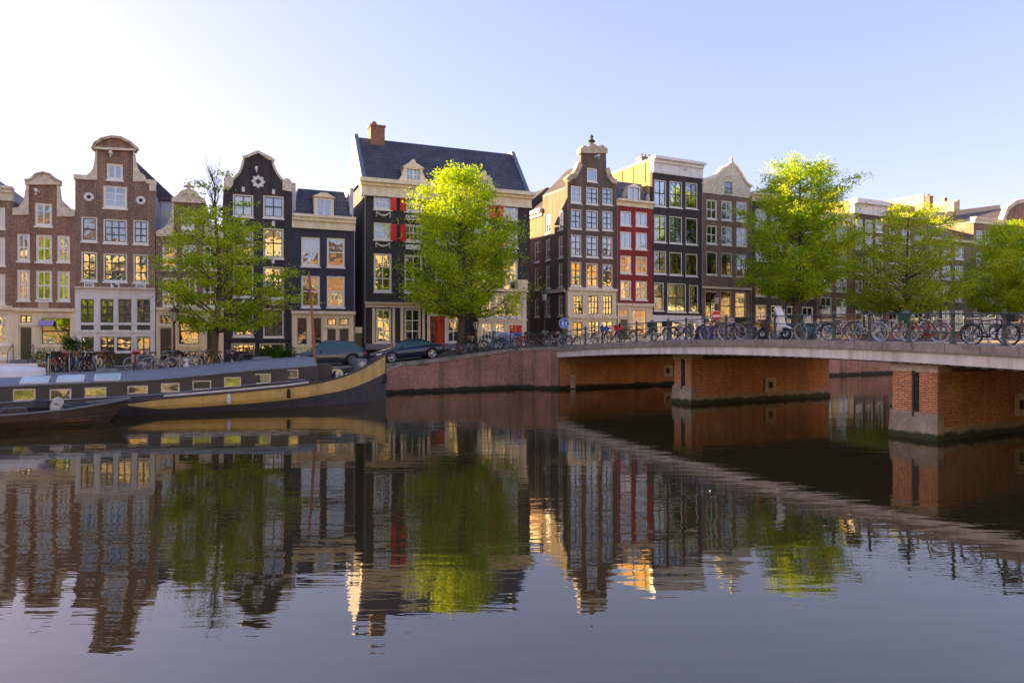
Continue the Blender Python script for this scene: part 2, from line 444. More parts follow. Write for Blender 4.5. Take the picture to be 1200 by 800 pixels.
class MB:
    def __init__(s):
        s.v = []; s.f = []; s.m = []
    def add(s, vs, fs, m=0):
        o = len(s.v)
        s.v += [tuple(p) for p in vs]
        s.f += [tuple(i + o for i in f) for f in fs]
        s.m += [m] * len(fs)
    def box(s, x0, x1, y0, y1, z0, z1, m=0):
        s.add([(x0, y0, z0), (x1, y0, z0), (x1, y1, z0), (x0, y1, z0), (x0, y0, z1), (x1, y0, z1), (x1, y1, z1), (x0, y1, z1)],
              [(0, 3, 2, 1), (4, 5, 6, 7), (0, 1, 5, 4), (1, 2, 6, 5), (2, 3, 7, 6), (3, 0, 4, 7)], m)
    def hexa(s, p, m=0):
        s.add(p, [(0, 3, 2, 1), (4, 5, 6, 7), (0, 1, 5, 4), (1, 2, 6, 5), (2, 3, 7, 6), (3, 0, 4, 7)], m)
    def tube(s, p, q, r0, r1=None, n=6, m=0, caps=True):
        r1 = r0 if r1 is None else r1
        p, q = Vector(p), Vector(q)
        d = (q - p)
        if d.length < 1e-6: return
        d.normalize()
        a = d.orthogonal().normalized(); b = d.cross(a)
        vs = []
        for c, r in ((p, r0), (q, r1)):
            for i in range(n):
                w = 2 * math.pi * i / n
                vs.append(c + a * (math.cos(w) * r) + b * (math.sin(w) * r))
        fs = [(i, (i + 1) % n, n + (i + 1) % n, n + i) for i in range(n)]
        if caps: fs += [tuple(range(n))[::-1], tuple(range(n, 2 * n))]
        s.add(vs, fs, m)
    def path(s, pts, r, n=6, m=0):
        for a, b in zip(pts[:-1], pts[1:]):
            s.tube(a, b, r, r, n, m)
    def lathe(s, c, prof, n=12, m=0):
        vs = []
        for r, z in prof:
            for i in range(n):
                w = 2 * math.pi * i / n
                vs.append((c[0] + r * math.cos(w), c[1] + r * math.sin(w), c[2] + z))
        fs = []
        for k in range(len(prof) - 1):
            for i in range(n):
                j = (i + 1) % n
                fs.append((k * n + i, k * n + j, (k + 1) * n + j, (k + 1) * n + i))
        fs.append(tuple(range(n))[::-1]); fs.append(tuple((len(prof) - 1) * n + i for i in range(n)))
        s.add(vs, fs, m)
    def ring(s, c, R, r, axis='y', n=24, k=6, m=0, sx=1.0):
        """torus in the x-z plane"""
        vs = []
        for i in range(n):
            w = 2 * math.pi * i / n
            for j in range(k):
                q = 2 * math.pi * j / k
                rr = R + r * math.cos(q)
                vs.append((c[0] + rr * math.cos(w) * sx, c[1] + r * math.sin(q), c[2] + rr * math.sin(w)))
        fs = [(i * k + j, ((i + 1) % n) * k + j, ((i + 1) % n) * k + (j + 1) % k, i * k + (j + 1) % k) for i in range(n) for j in range(k)]
        s.add(vs, fs, m)
    def prism(s, pts, y0, y1, m=0):
        """closed x-z outline extruded along y (any simple polygon)"""
        n = len(pts)
        vv, _, ff, *_ = delaunay_2d_cdt([Vector(p) for p in pts], [], [tuple(range(n))], 1, 1e-5)
        if len(vv) == n:
            s.add([(p[0], y0, p[1]) for p in vv] + [(p[0], y1, p[1]) for p in vv],
                  [tuple(f) for f in ff] + [tuple(i + n for i in f)[::-1] for f in ff], m)
        s.add([(p[0], y0, p[1]) for p in pts] + [(p[0], y1, p[1]) for p in pts],
              [(i, (i + 1) % n, n + (i + 1) % n, n + i) for i in range(n)], m)
    def strip(s, pts, w, y0, y1, m=0):
        """a moulding that follows an open x-z polyline"""
        for a, b in zip(pts[:-1], pts[1:]):
            d = Vector((b[0] - a[0], b[1] - a[1]))
            if d.length < 1e-4: continue
            d.normalize(); nn = Vector((-d.y, d.x)) * w * 0.5; e = d * w * 0.15
            q = [(a[0] - e.x - nn.x, a[1] - e.y - nn.y), (b[0] + e.x - nn.x, b[1] + e.y - nn.y), (b[0] + e.x + nn.x, b[1] + e.y + nn.y), (a[0] - e.x + nn.x, a[1] - e.y + nn.y)]
            s.hexa([(q[0][0], y0, q[0][1]), (q[1][0], y0, q[1][1]), (q[1][0], y1, q[1][1]), (q[0][0], y1, q[0][1]),
                    (q[3][0], y0, q[3][1]), (q[2][0], y0, q[2][1]), (q[2][0], y1, q[2][1]), (q[3][0], y1, q[3][1])], m)
    def build(s, name, mlist, parent=None, smooth=False, recalc=True, loc=None, rotz=None, mat4=None):
        me = bpy.data.meshes.new(name)
        me.from_pydata(s.v, [], s.f)
        if isinstance(mlist, str): mlist = [mlist]
        for mm in mlist: me.materials.append(MATS[mm])
        me.polygons.foreach_set("material_index", s.m)
        if recalc:
            bm = bmesh.new(); bm.from_mesh(me)
            bmesh.ops.recalc_face_normals(bm, faces=bm.faces)
            bm.to_mesh(me); bm.free()
        if smooth:
            me.polygons.foreach_set("use_smooth", [True] * len(me.polygons))
        me.update()
        o = bpy.data.objects.new(name, me)
        COL.objects.link(o)
        if parent is not None: o.parent = parent
        if loc is not None: o.location = loc
        if rotz is not None: o.rotation_euler = (0, 0, rotz)
        if mat4 is not None: o.matrix_local = mat4
        return o

def tag(o, label, cat, group=None, kind=None):
    if label: o['label'] = label
    if cat: o['category'] = cat
    if group: o['group'] = group
    if kind: o['kind'] = kind
    return o

def thing(name, label, cat, loc=(0, 0, 0), rotz=0.0, group=None):
    o = bpy.data.objects.new(name, None)
    o.empty_display_size = 0.3
    COL.objects.link(o)
    o.location = loc; o.rotation_euler = (0, 0, rotz)
    return tag(o, label, cat, group)

def structure(o):
    o['kind'] = 'structure'
    return o

def kids(o):
    return [c for c in bpy.data.objects if c.parent == o]

def copy_tree(o, parent=None, table=None):
    c = o.copy(); COL.objects.link(c); c.parent = parent
    for ch in table[o.name] if table is not None else kids(o):
        copy_tree(ch, c, table)
    return c
# ------------------------------------------------------------------ the setting: water, street, ground
def sheet(name, us, vs, zf, mat, hole=None):
    vv = []; ff = []
    for v_ in vs:
        for u_ in us:
            x, y = UV(u_, v_); vv.append((x, y, zf(u_, v_)))
    n = len(us)
    for j in range(len(vs) - 1):
        for i in range(n - 1):
            if hole and hole(us[i], us[i + 1], vs[j], vs[j + 1]): continue
            ff.append((j * n + i, j * n + i + 1, (j + 1) * n + i + 1, (j + 1) * n + i))
    me = bpy.data.meshes.new(name); me.from_pydata(vv, [], ff); me.materials.append(MATS[mat]); me.update()
    o = bpy.data.objects.new(name, me); COL.objects.link(o)
    return structure(o)

sheet("water", [-500, 500], [-37.6, 2.3], lambda u, v: 0.0, "canal_water")
us = [-300, -120, -60, -40, -30, -20] + [x * 0.5 for x in range(-30, 91)] + [50, 60, 90, 140, 300]
sheet("street", us, [2.3, 4, 7, 9, 12, 16, 25, 60], lambda u, v: street_z(u), "paving")
def apron_z(u, v): return street_z(u)
# the wedge of street between the quay wall and the bridge abutment
me_v = [(*UV(-1.8, 2.3), 2.66), (*UV(0.0, 0.35), 2.76), (*UV(12.2, 0.35), 2.76), (*UV(14, 2.3), street_z(14)), (*UV(12, 2.3), 2.76), (*UV(0, 2.3), 2.76)]
me = bpy.data.meshes.new("pavement"); me.from_pydata(me_v, [], [(0, 1, 5), (1, 2, 4, 5), (2, 3, 4)]); me.materials.append(MATS["paving"])
o = bpy.data.objects.new("pavement", me); COL.objects.link(o); structure(o)
sheet("ground", [-3000, 3000], [60, 3500], lambda u, v: 1.5, "far_ground")
sheet("near_street", [-300, 300], [-60, -37.9], lambda u, v: 1.9, "paving")

# quay walls ------------------------------------------------------------------
def quay(name, label, path, ztop, mat_wall, thick=0.5):
    root = thing(name, label, "quay wall", (0, 0, 0))
    w = MB(); c = MB()
    P = [UV(*p) for p in path]
    Z = [ztop(*p) for p in path]
    nr = []
    for i in range(len(P)):
        a = P[max(i - 1, 0)]; b_ = P[min(i + 1, len(P) - 1)]
        d = Vector((b_[0] - a[0], b_[1] - a[1])).normalized()
        nr.append((-d.y, d.x))
    for i in range(len(P) - 1):
        def off(k, dd): return (P[k][0] + nr[k][0] * dd, P[k][1] + nr[k][1] * dd)
        a, b_ = i, i + 1
        A0, B0, B1, A1 = off(a, 0), off(b_, 0), off(b_, thick), off(a, thick)
        w.hexa([(*A0, -1.2), (*B0, -1.2), (*B1, -1.2), (*A1, -1.2), (*A0, Z[a] - 0.16), (*B0, Z[b_] - 0.16), (*B1, Z[b_] - 0.16), (*A1, Z[a] - 0.16)])
        A0, B0 = off(a, -0.06), off(b_, -0.06)
        c.hexa([(*A0, Z[a] - 0.157), (*B0, Z[b_] - 0.157), (*B1, Z[b_] - 0.157), (*A1, Z[a] - 0.157), (*A0, Z[a] + 0.05), (*B0, Z[b_] + 0.05), (*B1, Z[b_] + 0.05), (*A1, Z[a] + 0.05)])
    # wall mesh is turned so that its own x axis follows the canal: courses stay true
    for mb, nm, mt in ((w, "brick_wall", mat_wall), (c, "coping", "jointed_stone")):
        o = mb.build(nm, mt, root)
        o.data.transform(Matrix.Rotation(-ANG, 4, 'Z'))
        o.rotation_euler = (0, 0, ANG)
    return root
lp = [(-60, 2), (-40, 2), (-20, 2), (-14, 2), (-12.6, 2), (-11.2, 2), (-9.6, 2), (-8, 2), (-5.85, 2), (-4.3, 2), (-2.85, 2), (-1.8, 2), (-0.05, -0.02)]
quay("quay_wall", "weathered pink brick quay wall with stone coping rising beside the houseboat's bow to the bridge", lp, lambda u, v: street_z(u), "brick_quay")
quay("quay_wall", "brown brick quay wall glimpsed beyond the bridge between its two piers", [(12.3, 0.0), (14.5, 2), (24, 2), (32, 2), (45, 2), (160, 2)], lambda u, v: street_z(u), "brick_quay")
nq = MB()
nq.box(-150, 150, -0.5, 0, -1.2, 1.95)
o = nq.build("near_quay_edge", "kerb_stone", None)
o.location = (*UV(-20, -37.45), 0); o.rotation_euler = (0, 0, ANG)
tag(o, "low stone quay edge on the photographer's side of the canal", "quay wall")

# ------------------------------------------------------------------ houses
class Frame:
    def __init__(s, P, d, z0, M=None):
        s.P, s.d, s.z0, s.M = P, d, z0, M
    def loc(s, px, py):
        r = (px - 600) / F
        t = (r * s.P[1] - s.P[0]) / (s.d[0] - r * s.d[1])
        D = s.P[1] + s.d[1] * t
        return (t, CAM_Z + (YH - py) * D / F - s.z0)

def inside(pt, poly):
    x, y = pt; c = False; n = len(poly)
    for i in range(n):
        x1, y1 = poly[i]; x2, y2 = poly[(i + 1) % n]
        if (y1 > y) != (y2 > y) and x < (x2 - x1) * (y - y1) / (y2 - y1) + x1: c = not c
    return c

LINE_L = ((-24.91, 42.4), (0.917, 0.399))
LINE_R = ((4.41, 58.0), (0.894, 0.448))

def line_at(line, px):
    P, d = line; r = (px - 600) / F
    t = (r * P[1] - P[0]) / (d[0] - r * d[1])
    return (P[0] + d[0] * t, P[1] + d[1] * t)

INNER = dict(dark="room_dark", mid="room_mid", gold="pane_glow_gold", amber="pane_glow_amber", gg="pane_glow_green_gold", red="room_red")

class House:
    def __init__(s, name, label, line, xl, xr, depth=11, z0=None, shift=0.0, group=None):
        P = line_at(line, xl); Q = line_at(line, xr); d = line[1]
        if shift:
            P = (P[0] - d[1] * shift, P[1] + d[0] * shift); Q = (Q[0] - d[1] * shift, Q[1] + d[0] * shift)
            # keep the photographed width on the shifted line
            fr = Frame(P, d, 0); t0 = fr.loc(xl, 392)[0]; t1 = fr.loc(xr, 392)[0]
            P, Q = (P[0] + d[0] * t0, P[1] + d[1] * t0), (P[0] + d[0] * t1, P[1] + d[1] * t1)
        s.L = math.hypot(Q[0] - P[0], Q[1] - P[1]); s.depth = depth; s.d = d
        if z0 is None:
            cx, cy = (P[0] + Q[0]) / 2 - Q0[0], (P[1] + Q[1]) / 2 - Q0[1]
            z0 = street_z(cx * DU[0] + cy * DU[1])
        s.z0 = z0; s.P = P
        s.root = thing(name, label, "house", (P[0], P[1], z0), math.atan2(d[1], d[0]), group)
        s.F = Frame(P, d, z0); s.F.M = Matrix.Identity(4)
        s.w = []; s.tr = []
    def side_frame(s, x_local, y_far, left=True):
        """frame on the left side wall; its x axis runs from the back to the street corner"""
        d = s.d; nx, ny = -d[1], d[0]           # into the house
        P = (s.P[0] + d[0] * x_local + nx * y_far, s.P[1] + d[1] * x_local + ny * y_far)
        f = Frame(P, (-nx, -ny), s.z0)
        f.M = Matrix.Translation((x_local, y_far, 0)) @ Matrix.Rotation(-math.pi / 2, 4, 'Z')
        return f
    def L2(s, pts, fr=None): return [(fr or s.F).loc(*p) for p in pts]
    def win(s, x0, y0, x1, y1, cols=2, rows=2, kind='dark', frame='window_white', sash=None, fr=None, arch=False, door=None, case=0.09):
        s.w.append(dict(r=(x0, y0, x1, y1), cols=cols, rows=rows, kind=kind, frame=frame, sash=sash or frame, fr=fr or s.F, door=door, case=case))
    def wall(s, pts, mat, name="wall", yf=0.0, thick=0.35, zb=-0.7, fr=None, local=False, open_top=False):
        """pts: top outline in photo pixels, left to right; closed down to zb (local height)"""
        fr = fr or s.F
        top = pts if local else s.L2(pts, fr)
        out = list(top) + [(top[-1][0], zb), (top[0][0], zb)]
        holes = []
        for w in s.w:
            if w.get('done') or w['fr'] is not fr: continue
            x0, y0, x1, y1 = w['r']; xc, yc = (x0 + x1) / 2, (y0 + y1) / 2
            a = fr.loc(x0, yc)[0]; b_ = fr.loc(x1, yc)[0]; zt = fr.loc(xc, y0)[1]; z_b = fr.loc(xc, y1)[1]
            if inside(((a + b_) / 2, (zt + z_b) / 2), out):
                holes.append((a, b_, z_b, zt)); w['done'] = True; w['box'] = (a, b_, z_b, zt); w['yf'] = yf
        V = [Vector(p) for p in out]; E = [(i, (i + 1) % len(out)) for i in range(len(out))]
        for a, b_, c, d in holes:
            k = len(V); V += [Vector((a, c)), Vector((b_, c)), Vector((b_, d)), Vector((a, d))]
            E += [(k, k + 1), (k + 1, k + 2), (k + 2, k + 3), (k + 3, k)]
        vv, _, ff, *_ = delaunay_2d_cdt(V, E, [], 0, 1e-5)
        keep = []
        for f in ff:
            cx = sum(vv[i].x for i in f) / len(f); cz = sum(vv[i].y for i in f) / len(f)
            if inside((cx, cz), out) and not any(a < cx < b_ and c < cz < d for a, b_, c, d in holes): keep.append(tuple(f))
        mb = MB(); n = len(vv)
        mb.add([(p.x, yf, p.y) for p in vv] + [(p.x, yf + thick, p.y) for p in vv], keep + [tuple(i + n for i in f)[::-1] for f in keep])
        m_ = len(out)
        mb.add([(p[0], yf, p[1]) for p in out] + [(p[0], yf + thick, p[1]) for p in out], [(i, (i + 1) % m_, m_ + (i + 1) % m_, m_ + i) for i in range(m_)])
        for a, b_, c, d in holes:
            mb.add([(a, yf, c), (b_, yf, c), (b_, yf, d), (a, yf, d), (a, yf + thick, c), (b_, yf + thick, c), (b_, yf + thick, d), (a, yf + thick, d)],
                   [(0, 1, 5, 4), (1, 2, 6, 5), (2, 3, 7, 6), (3, 0, 4, 7)])
        return mb.build(name, mat, s.root, mat4=fr.M)
    def body(s, side_h, mat="brick_dark_brown", y0=0.36, h_left=None, name="side_wall"):
        mb = MB(); mb.box(0.012, s.L - 0.012, y0, s.depth, -0.7, side_h)
        return mb.build(name, mat, s.root)
    def slab(s, x0, y0, x1, y1, mat, name, proud=0.1, back=0.0, extra=0.0, steps=0, fr=None):
        """a moulding given by its photo rectangle ends: (x0,y0)-(x1,y1) top-left and bottom-right"""
        fr = fr or s.F
        a, b_ = fr.loc(x0, 392)[0], fr.loc(x1, 392)[0]; xc = (x0 + x1) / 2
        zt, zb = fr.loc(xc, y0)[1], fr.loc(xc, y1)[1]
        mb = MB(); h = zt - zb
        if steps:
            mb.box(a - extra * .4, b_ + extra * .4, -proud * 0.35, back, zb, zb + h * 0.55)
            mb.box(a - extra * .7, b_ + extra * .7, -proud * 0.7, back + .002, zb + h * 0.55, zb + h * 0.8)
            mb.box(a - extra, b_ + extra, -proud, back + .004, zb + h * 0.8, zt)
        else:
            mb.box(a - extra, b_ + extra, -proud, back, zb, zt)
        return mb.build(name, mat, s.root, mat4=fr.M)
    def poly(s, pts, mat, name, yf=-0.06, yb=0.35, fr=None, parent=None, local=False):
        mb = MB(); mb.prism(pts if local else s.L2(pts, fr), yf, yb)
        return mb.build(name, mat, parent or s.root, mat4=(fr or s.F).M)
    def coping(s, pts, mat, name="gable_coping", w=0.16, yf=-0.1, yb=0.42, fr=None):
        mb = MB(); mb.strip(s.L2(pts, fr), w, yf, yb)
        return mb.build(name, mat, s.root, mat4=(fr or s.F).M)
    def roof_gable(s, eave, ridge, mat="roof_tile", y0=0.4, over=0.15, xr=None, hip=0.0):
        xm = xr if xr is not None else s.L / 2
        t = 0.12; D = s.depth
        mb = MB()
        for (xa, za, xb, zb) in ((-over * 0, eave, xm, ridge), (s.L, eave, xm, ridge)):
            yy0 = y0; yy1 = D
            mb.hexa([(xa, yy0, za), (xb, yy0, zb), (xb, yy1 - hip, zb), (xa, yy1, za),
                     (xa, yy0, za + t), (xb, yy0, zb + t), (xb, yy1 - hip, zb + t), (xa, yy1, za + t)])
        mb.add([(0.02, y0 + .1, eave), (s.L - 0.02, y0 + .1, eave), (xm, y0 + .1, ridge)], [(0, 1, 2)])
        mb.add([(0.02, D, eave), (s.L - 0.02, D, eave), (xm, D - hip, ridge)], [(0, 1, 2)])
        return mb.build("roof", mat, s.root)
    def roof_flat(s, z, mat="lead_grey", y0=0.36):
        mb = MB(); mb.box(0.0, s.L, y0, s.depth + 0.05, z + 0.002, z + 0.14)
        return mb.build("roof", mat, s.root)
    def finish(s):
        for w in s.w:
            if 'box' not in w:
                continue
            a, b_, c, d = w['box']; yf = w['yf']; M = w['fr'].M
            cw = w['case']; y0, y1 = yf + 0.05, yf + 0.14
            if w['door']:
                fm = MB()
                fm.box(a - .002, a + cw, y0, y1, c, d + .002); fm.box(b_ - cw, b_ + .002, y0, y1, c, d + .002)
                fm.box(a + cw, b_ - cw, y0, y1, d - cw, d + .002)
                fo = fm.build("door", [w['frame']], s.root, mat4=M)
                lf = MB(); lx0, lx1 = a + cw + .002, b_ - cw - .002
                lf.box(lx0, lx1, y0 + .02, y1 - .01, c + .02, d - cw - .002)
                wd_ = (lx1 - lx0); hh = d - cw - c
                for k in range(2):
                    for q in range(3):
                        xx = lx0 + wd_ * (0.1 + 0.45 * k); zz = c + hh * (0.06 + 0.31 * q)
                        lf.box(xx, xx + wd_ * .35, y0 + .008, y0 + .021, zz, zz + hh * .25)
                lo = lf.build("door_leaf", [w['door']], fo)
                kb = MB(); kb.lathe((lx1 - .1, y0 - .02, c + hh * .42), [(0.0, -.035), (.035, -.02), (.035, .02), (0, .035)], 8)
                kb.build("handle", ["chrome"], fo)
                continue
            fm = MB()
            fm.box(a - .002, a + cw, y0, y1, c - .002, d + .002); fm.box(b_ - cw, b_ + .002, y0, y1, c - .002, d + .002)
            fm.box(a + cw, b_ - cw, y0, y1, d - cw, d + .002); fm.box(a + cw, b_ - cw, y0, y1, c - .002, c + cw * 1.2)
            W_, H_ = b_ - a - 2 * cw, d - c - 2.2 * cw
            mw = 0.03 if w['cols'] > 2 or w['rows'] > 3 else 0.036
            ys0, ys1 = y0 + .02, y1 - .02
            # sash border
            sb = 0.045
            fm.box(a + cw, a + cw + sb, ys0, ys1, c + 1.2 * cw, d - cw, 1); fm.box(b_ - cw - sb, b_ - cw, ys0, ys1, c + 1.2 * cw, d - cw, 1)
            fm.box(a + cw + sb, b_ - cw - sb, ys0, ys1, d - cw - sb, d - cw, 1); fm.box(a + cw + sb, b_ - cw - sb, ys0, ys1, c + 1.2 * cw, c + 1.2 * cw + sb, 1)
            for k in range(1, w['cols']):
                xx = a + cw + W_ * k / w['cols']; fm.box(xx - mw, xx + mw, ys0 + .002, ys1 - .002, c + 1.2 * cw + sb, d - cw - sb, 1)
            for k in range(1, w['rows']):
                zz = c + 1.2 * cw + H_ * k / w['rows']; ww = mw if w['rows'] > 2 or k != w['rows'] // 2 else mw * 1.2
                fm.box(a + cw + sb, b_ - cw - sb, ys0 + .004, ys1 - .004, zz - ww, zz + ww, 1)
            fo = fm.build("window", [w['frame'], w['sash']], s.root, mat4=M)
            ta, tb = rnd.gauss(0, .012), rnd.gauss(0, .008)      # old panes never sit quite true
            g = MB(); g.box(a + cw * .5, b_ - cw * .5, yf + .10, yf + .112, c + cw * .5, d - cw * .5)
            xm_, zm_ = (a + b_) / 2, (c + d) / 2
            g.v = [(x_, y_ + max(-.02, min(.02, ta * (x_ - xm_) + tb * (z_ - zm_))), z_) for x_, y_, z_ in g.v]
            g.build("pane", "window_glass", fo)
            sl = MB(); sl.box(a - .05, b_ + .05, yf - .07, yf + .05, c - .10, c - .003)
            sl.build("sill", [w['frame']], fo)
            k = w['kind']
            if k in ('curt', 'mid', 'half') and rnd.random() < .42: k = rnd.choice(('half', 'blind', 'mid', 'curt', 'dark', 'amber', 'warm'))
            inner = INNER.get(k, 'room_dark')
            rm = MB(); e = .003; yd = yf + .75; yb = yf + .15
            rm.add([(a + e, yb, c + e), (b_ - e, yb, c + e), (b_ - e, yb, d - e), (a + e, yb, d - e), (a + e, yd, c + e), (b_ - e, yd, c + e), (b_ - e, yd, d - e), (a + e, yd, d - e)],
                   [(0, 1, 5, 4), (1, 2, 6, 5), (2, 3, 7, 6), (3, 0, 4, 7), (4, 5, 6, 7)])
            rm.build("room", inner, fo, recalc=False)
            if k in ('curt', 'half', 'warm', 'redc', 'blind'):
                cm = MB(); mt = {'warm': 'curtain_warm', 'redc': 'curtain_red'}.get(k, 'curtain_white')
                spans = [(0.04, 0.96)] if k != 'half' else [(0.04, 0.34), (0.66, 0.96)]
                lo_ = 0.05 if k != 'blind' else 0.45
                for s0, s1 in spans:
                    nseg = max(4, int(30 * (s1 - s0))); vs = []; fs = []
                    for i in range(nseg + 1):
                        xx = a + (b_ - a) * (s0 + (s1 - s0) * i / nseg); yy = yf + .24 + (.03 * math.sin(i * 1.9) if k != 'blind' else 0)
                        vs += [(xx, yy, c + (d - c) * lo_), (xx, yy, d - .06)]
                    fs = [(2 * i, 2 * i + 2, 2 * i + 3, 2 * i + 1) for i in range(nseg)]
                    cm.add(vs, fs)
                cm.build("curtain" if k != 'blind' else "blind", mt, fo, recalc=False)

def chimney(h, x, y, z0, z1, w=0.6, d=0.7, mat="chimney_brick", pots=2):
    m = MB(); m.box(x - w / 2, x + w / 2, y - d / 2, y + d / 2, z0, z1); m.box(x - w / 2 - .07, x + w / 2 + .07, y - d / 2 - .07, y + d / 2 + .07, z1, z1 + .14)
    c = m.build("chimney", mat, h.root)
    for k in range(pots):
        p = MB(); p.lathe((x - w * .22 + k * w * .44, y, z1 + .14), [(.11, 0), (.09, .3), (.11, .34)], 8); p.build("chimney_pot", "roof_orange", c)
    return c

def hoist(h, px, py):
    x, z = h.F.loc(px, py)
    m = MB(); m.box(x - .07, x + .07, -0.7, 0.3, z - .08, z + .08); m.tube((x, -.62, z - .08), (x, -.62, z - .3), .03)
    return m.build("hoist_beam", "window_white", h.root)

def drainpipe(h, px, ytop, ybot=432):
    x, z = h.F.loc(px, ytop)
    m = MB(); m.tube((x, -.09, -0.1), (x, -.09, z), .05, n=8); m.box(x - .1, x + .1, -.18, 0, z, z + .2)
    return m.build("drainpipe", "stone_grey", h.root)

# --- A: brown brick house cut by the left edge ------------------------------------------
h = House("canal_house", "narrow brown brick house cut by the left edge of the photo, cream cornice on top", LINE_L, -45, 15)
for yy in ((243, 268), (278, 311), (321, 356)):
    for xx in (-36, -16, -3):
        h.win(xx, yy[0], xx + 9, yy[1], 2, 3, 'mid', sash='window_white')
h.wall([(-45, 234), (15, 236)] , "brick_brown", zb=h.F.loc(0, 362)[1])
h.win(-10, 369, 11, 404, 3, 3, 'mid'); h.win(-10, 409, 11, 420, 2, 1, 'curt')
h.wall([(-45, 362.5), (15, 362.5)], "cream_paint", "shopfront", yf=-.05, thick=.4)
h.slab(-45, 217, 15, 234, "stone_gable", "cornice", .3, .4, 0, 3)
h.slab(-45, 358, 15, 363, "cream_paint", "shop_cornice", .22, 0)
h.body(h.F.loc(0, 236)[1], "brick_brown"); h.roof_gable(h.F.loc(0, 236)[1], h.F.loc(0, 205)[1] , hip=2); h.finish()

# --- B: red-brown neck gable --------------------------------------------------------------
h = House("canal_house", "red brown neck gable house with a green front door and a red display window", LINE_L, 15, 88)
h.win(41, 238, 61, 265, 2, 1, 'curt'); h.win(20, 274, 35, 306, 2, 2, 'curt'); h.win(42, 275, 61, 307, 2, 2, 'mid'); h.win(67, 276, 82, 307, 2, 2, 'curt')
h.win(20, 316, 35, 352, 2, 2, 'curt'); h.win(42, 317, 61, 352, 2, 2, 'half'); h.win(67, 317.5, 82, 352.5, 2, 2, 'curt')
h.wall([(15, 252), (32, 252), (34, 214), (67, 214), (68, 254), (88, 254)], "brick_red_brown", zb=h.F.loc(50, 364)[1])
h.win(22, 368, 39, 380, 2, 1, 'dark', 'cream_paint', 'sash_dark'); h.win(22, 382, 39, 421, door='door_green', frame='cream_paint')
h.win(47, 371, 84, 405, 1, 2, 'red', 'cream_paint', 'sash_dark'); h.win(51, 412, 82, 421, 3, 1, 'mid', 'cream_paint', 'sash_dark')
h.wall([(15, 364), (88, 364)], "cream_paint", "shopfront", yf=-.06, thick=.42)
h.slab(15, 361, 88, 365, "cream_paint", "shop_cornice", .25, 0)
h.poly([(15, 252), (15, 244), (22, 243), (28, 235), (32, 212), (34, 212), (34, 252)], "stone_gable", "gable_scroll", -.1, .3)
h.poly([(67, 254), (67, 213), (69, 213), (72, 236), (78, 244), (88, 246), (88, 254)], "stone_gable", "gable_scroll", -.1, .3)
h.poly([(30, 213), (37, 212), (43, 206), (51, 204), (59, 206), (66, 212), (71, 214), (71, 217), (30, 217)], "stone_gable", "pediment", -.18, .4)
h.coping([(30, 212), (37, 211), (43, 205), (51, 203), (59, 205), (66, 211), (71, 213)], "stone_old", "pediment_moulding", .12, -.3, .42)
h.poly([(45, 351), (57, 351), (57, 360.5), (45, 360.5)], "stone_old", "plaque", -.04, .02)
aw = MB(); a = h.F.loc(46, 376); b_ = h.F.loc(64, 382)
aw.hexa([(a[0], -.45, b_[1]), (b_[0], -.45, b_[1]), (b_[0], -.08, a[1]), (a[0], -.08, a[1]), (a[0], -.45, b_[1] + .05), (b_[0], -.45, b_[1] + .05), (b_[0], -.08, a[1] + .05), (a[0], -.08, a[1] + .05)])
aw.build("awning", "awning_lilac", h.root)
st = MB(); a = h.F.loc(14, 420)[0]; b_ = h.F.loc(42, 420)[0]; zt = h.F.loc(30, 421)[1]
nst = 4
for k in range(nst): st.box(a + .15 * (nst - k) * 0, b_, -0.06 - .32 * (k + 1), -0.062 - .32 * k * 0, -.1 + 0, zt * (1 - k / nst) - .01 + 0 * k)
so = st.build("front_steps", "stone_grey", h.root)
rl = MB(); rl.path([(a + .1, -1.35, 0), (a + .1, -1.35, .95), (a + .1, -.2, zt + .9), (a + .1, -.15, zt)], .022); rl.path([(b_ - .1, -1.35, 0), (b_ - .1, -1.35, .95), (b_ - .1, -.2, zt + .9), (b_ - .1, -.15, zt)], .022)
rl.build("stair_rail", "metal_black", h.root)
hoist(h, 45, 225)
h.body(h.F.loc(50, 256)[1], "brick_red_brown"); h.roof_gable(h.F.loc(50, 256)[1], h.F.loc(51, 219)[1], "roof_orange", hip=2.5); h.finish()

# --- C: large brown neck gable ------------------------------------------------------------
h = House("canal_house", "tall brown brick neck gable house, round white attic vents and white columned ground floor", LINE_L, 88, 182, depth=15)
h.win(125, 192, 144, 211, 2, 1, 'dark'); h.win(121, 218, 149, 244, 2, 3, 'amber', sash='window_white')
for (x0, y0, x1, y1, kd, c_) in ((95, 254, 114, 283, 'mid', 1), (121, 257, 149, 285, 'half', 3), (156, 258, 174, 286, 'dark', 2), (95, 295, 114, 329, 'gg', 2), (121, 297, 149, 330, 'curt', 3), (156, 298, 174, 331, 'amber', 2)):
    h.win(x0, y0, x1, y1, c_, 2 if c_ == 1 else 3, kd, sash='sash_green')
h.wall([(88, 209), (112, 210), (113, 175), (157, 177), (158, 212), (182, 214)], "brick_brown", zb=h.F.loc(135, 341)[1])
xs = [(94, 111), (117, 134), (138, 155), (160, 177)]
for x0, x1 in xs:
    h.win(x0, 350, x1, 379, 2, 3, 'curt', 'white_paint', 'sash_dark', case=.05)
h.win(95, 394, 111, 425, 2, 3, 'curt', 'white_paint', 'sash_dark', case=.05); h.win(117, 394, 135, 412, 2, 2, 'mid', 'white_paint', 'sash_dark', case=.05); h.win(136, 394, 155, 412, 1, 2, 'mid', 'white_paint', 'sash_dark', case=.05)
h.win(160, 394, 177, 425, 2, 2, 'mid', 'white_paint', 'sash_dark', case=.05)
h.wall([(88, 341), (182, 341)], "white_paint", "shopfront", yf=-.08, thick=.44)
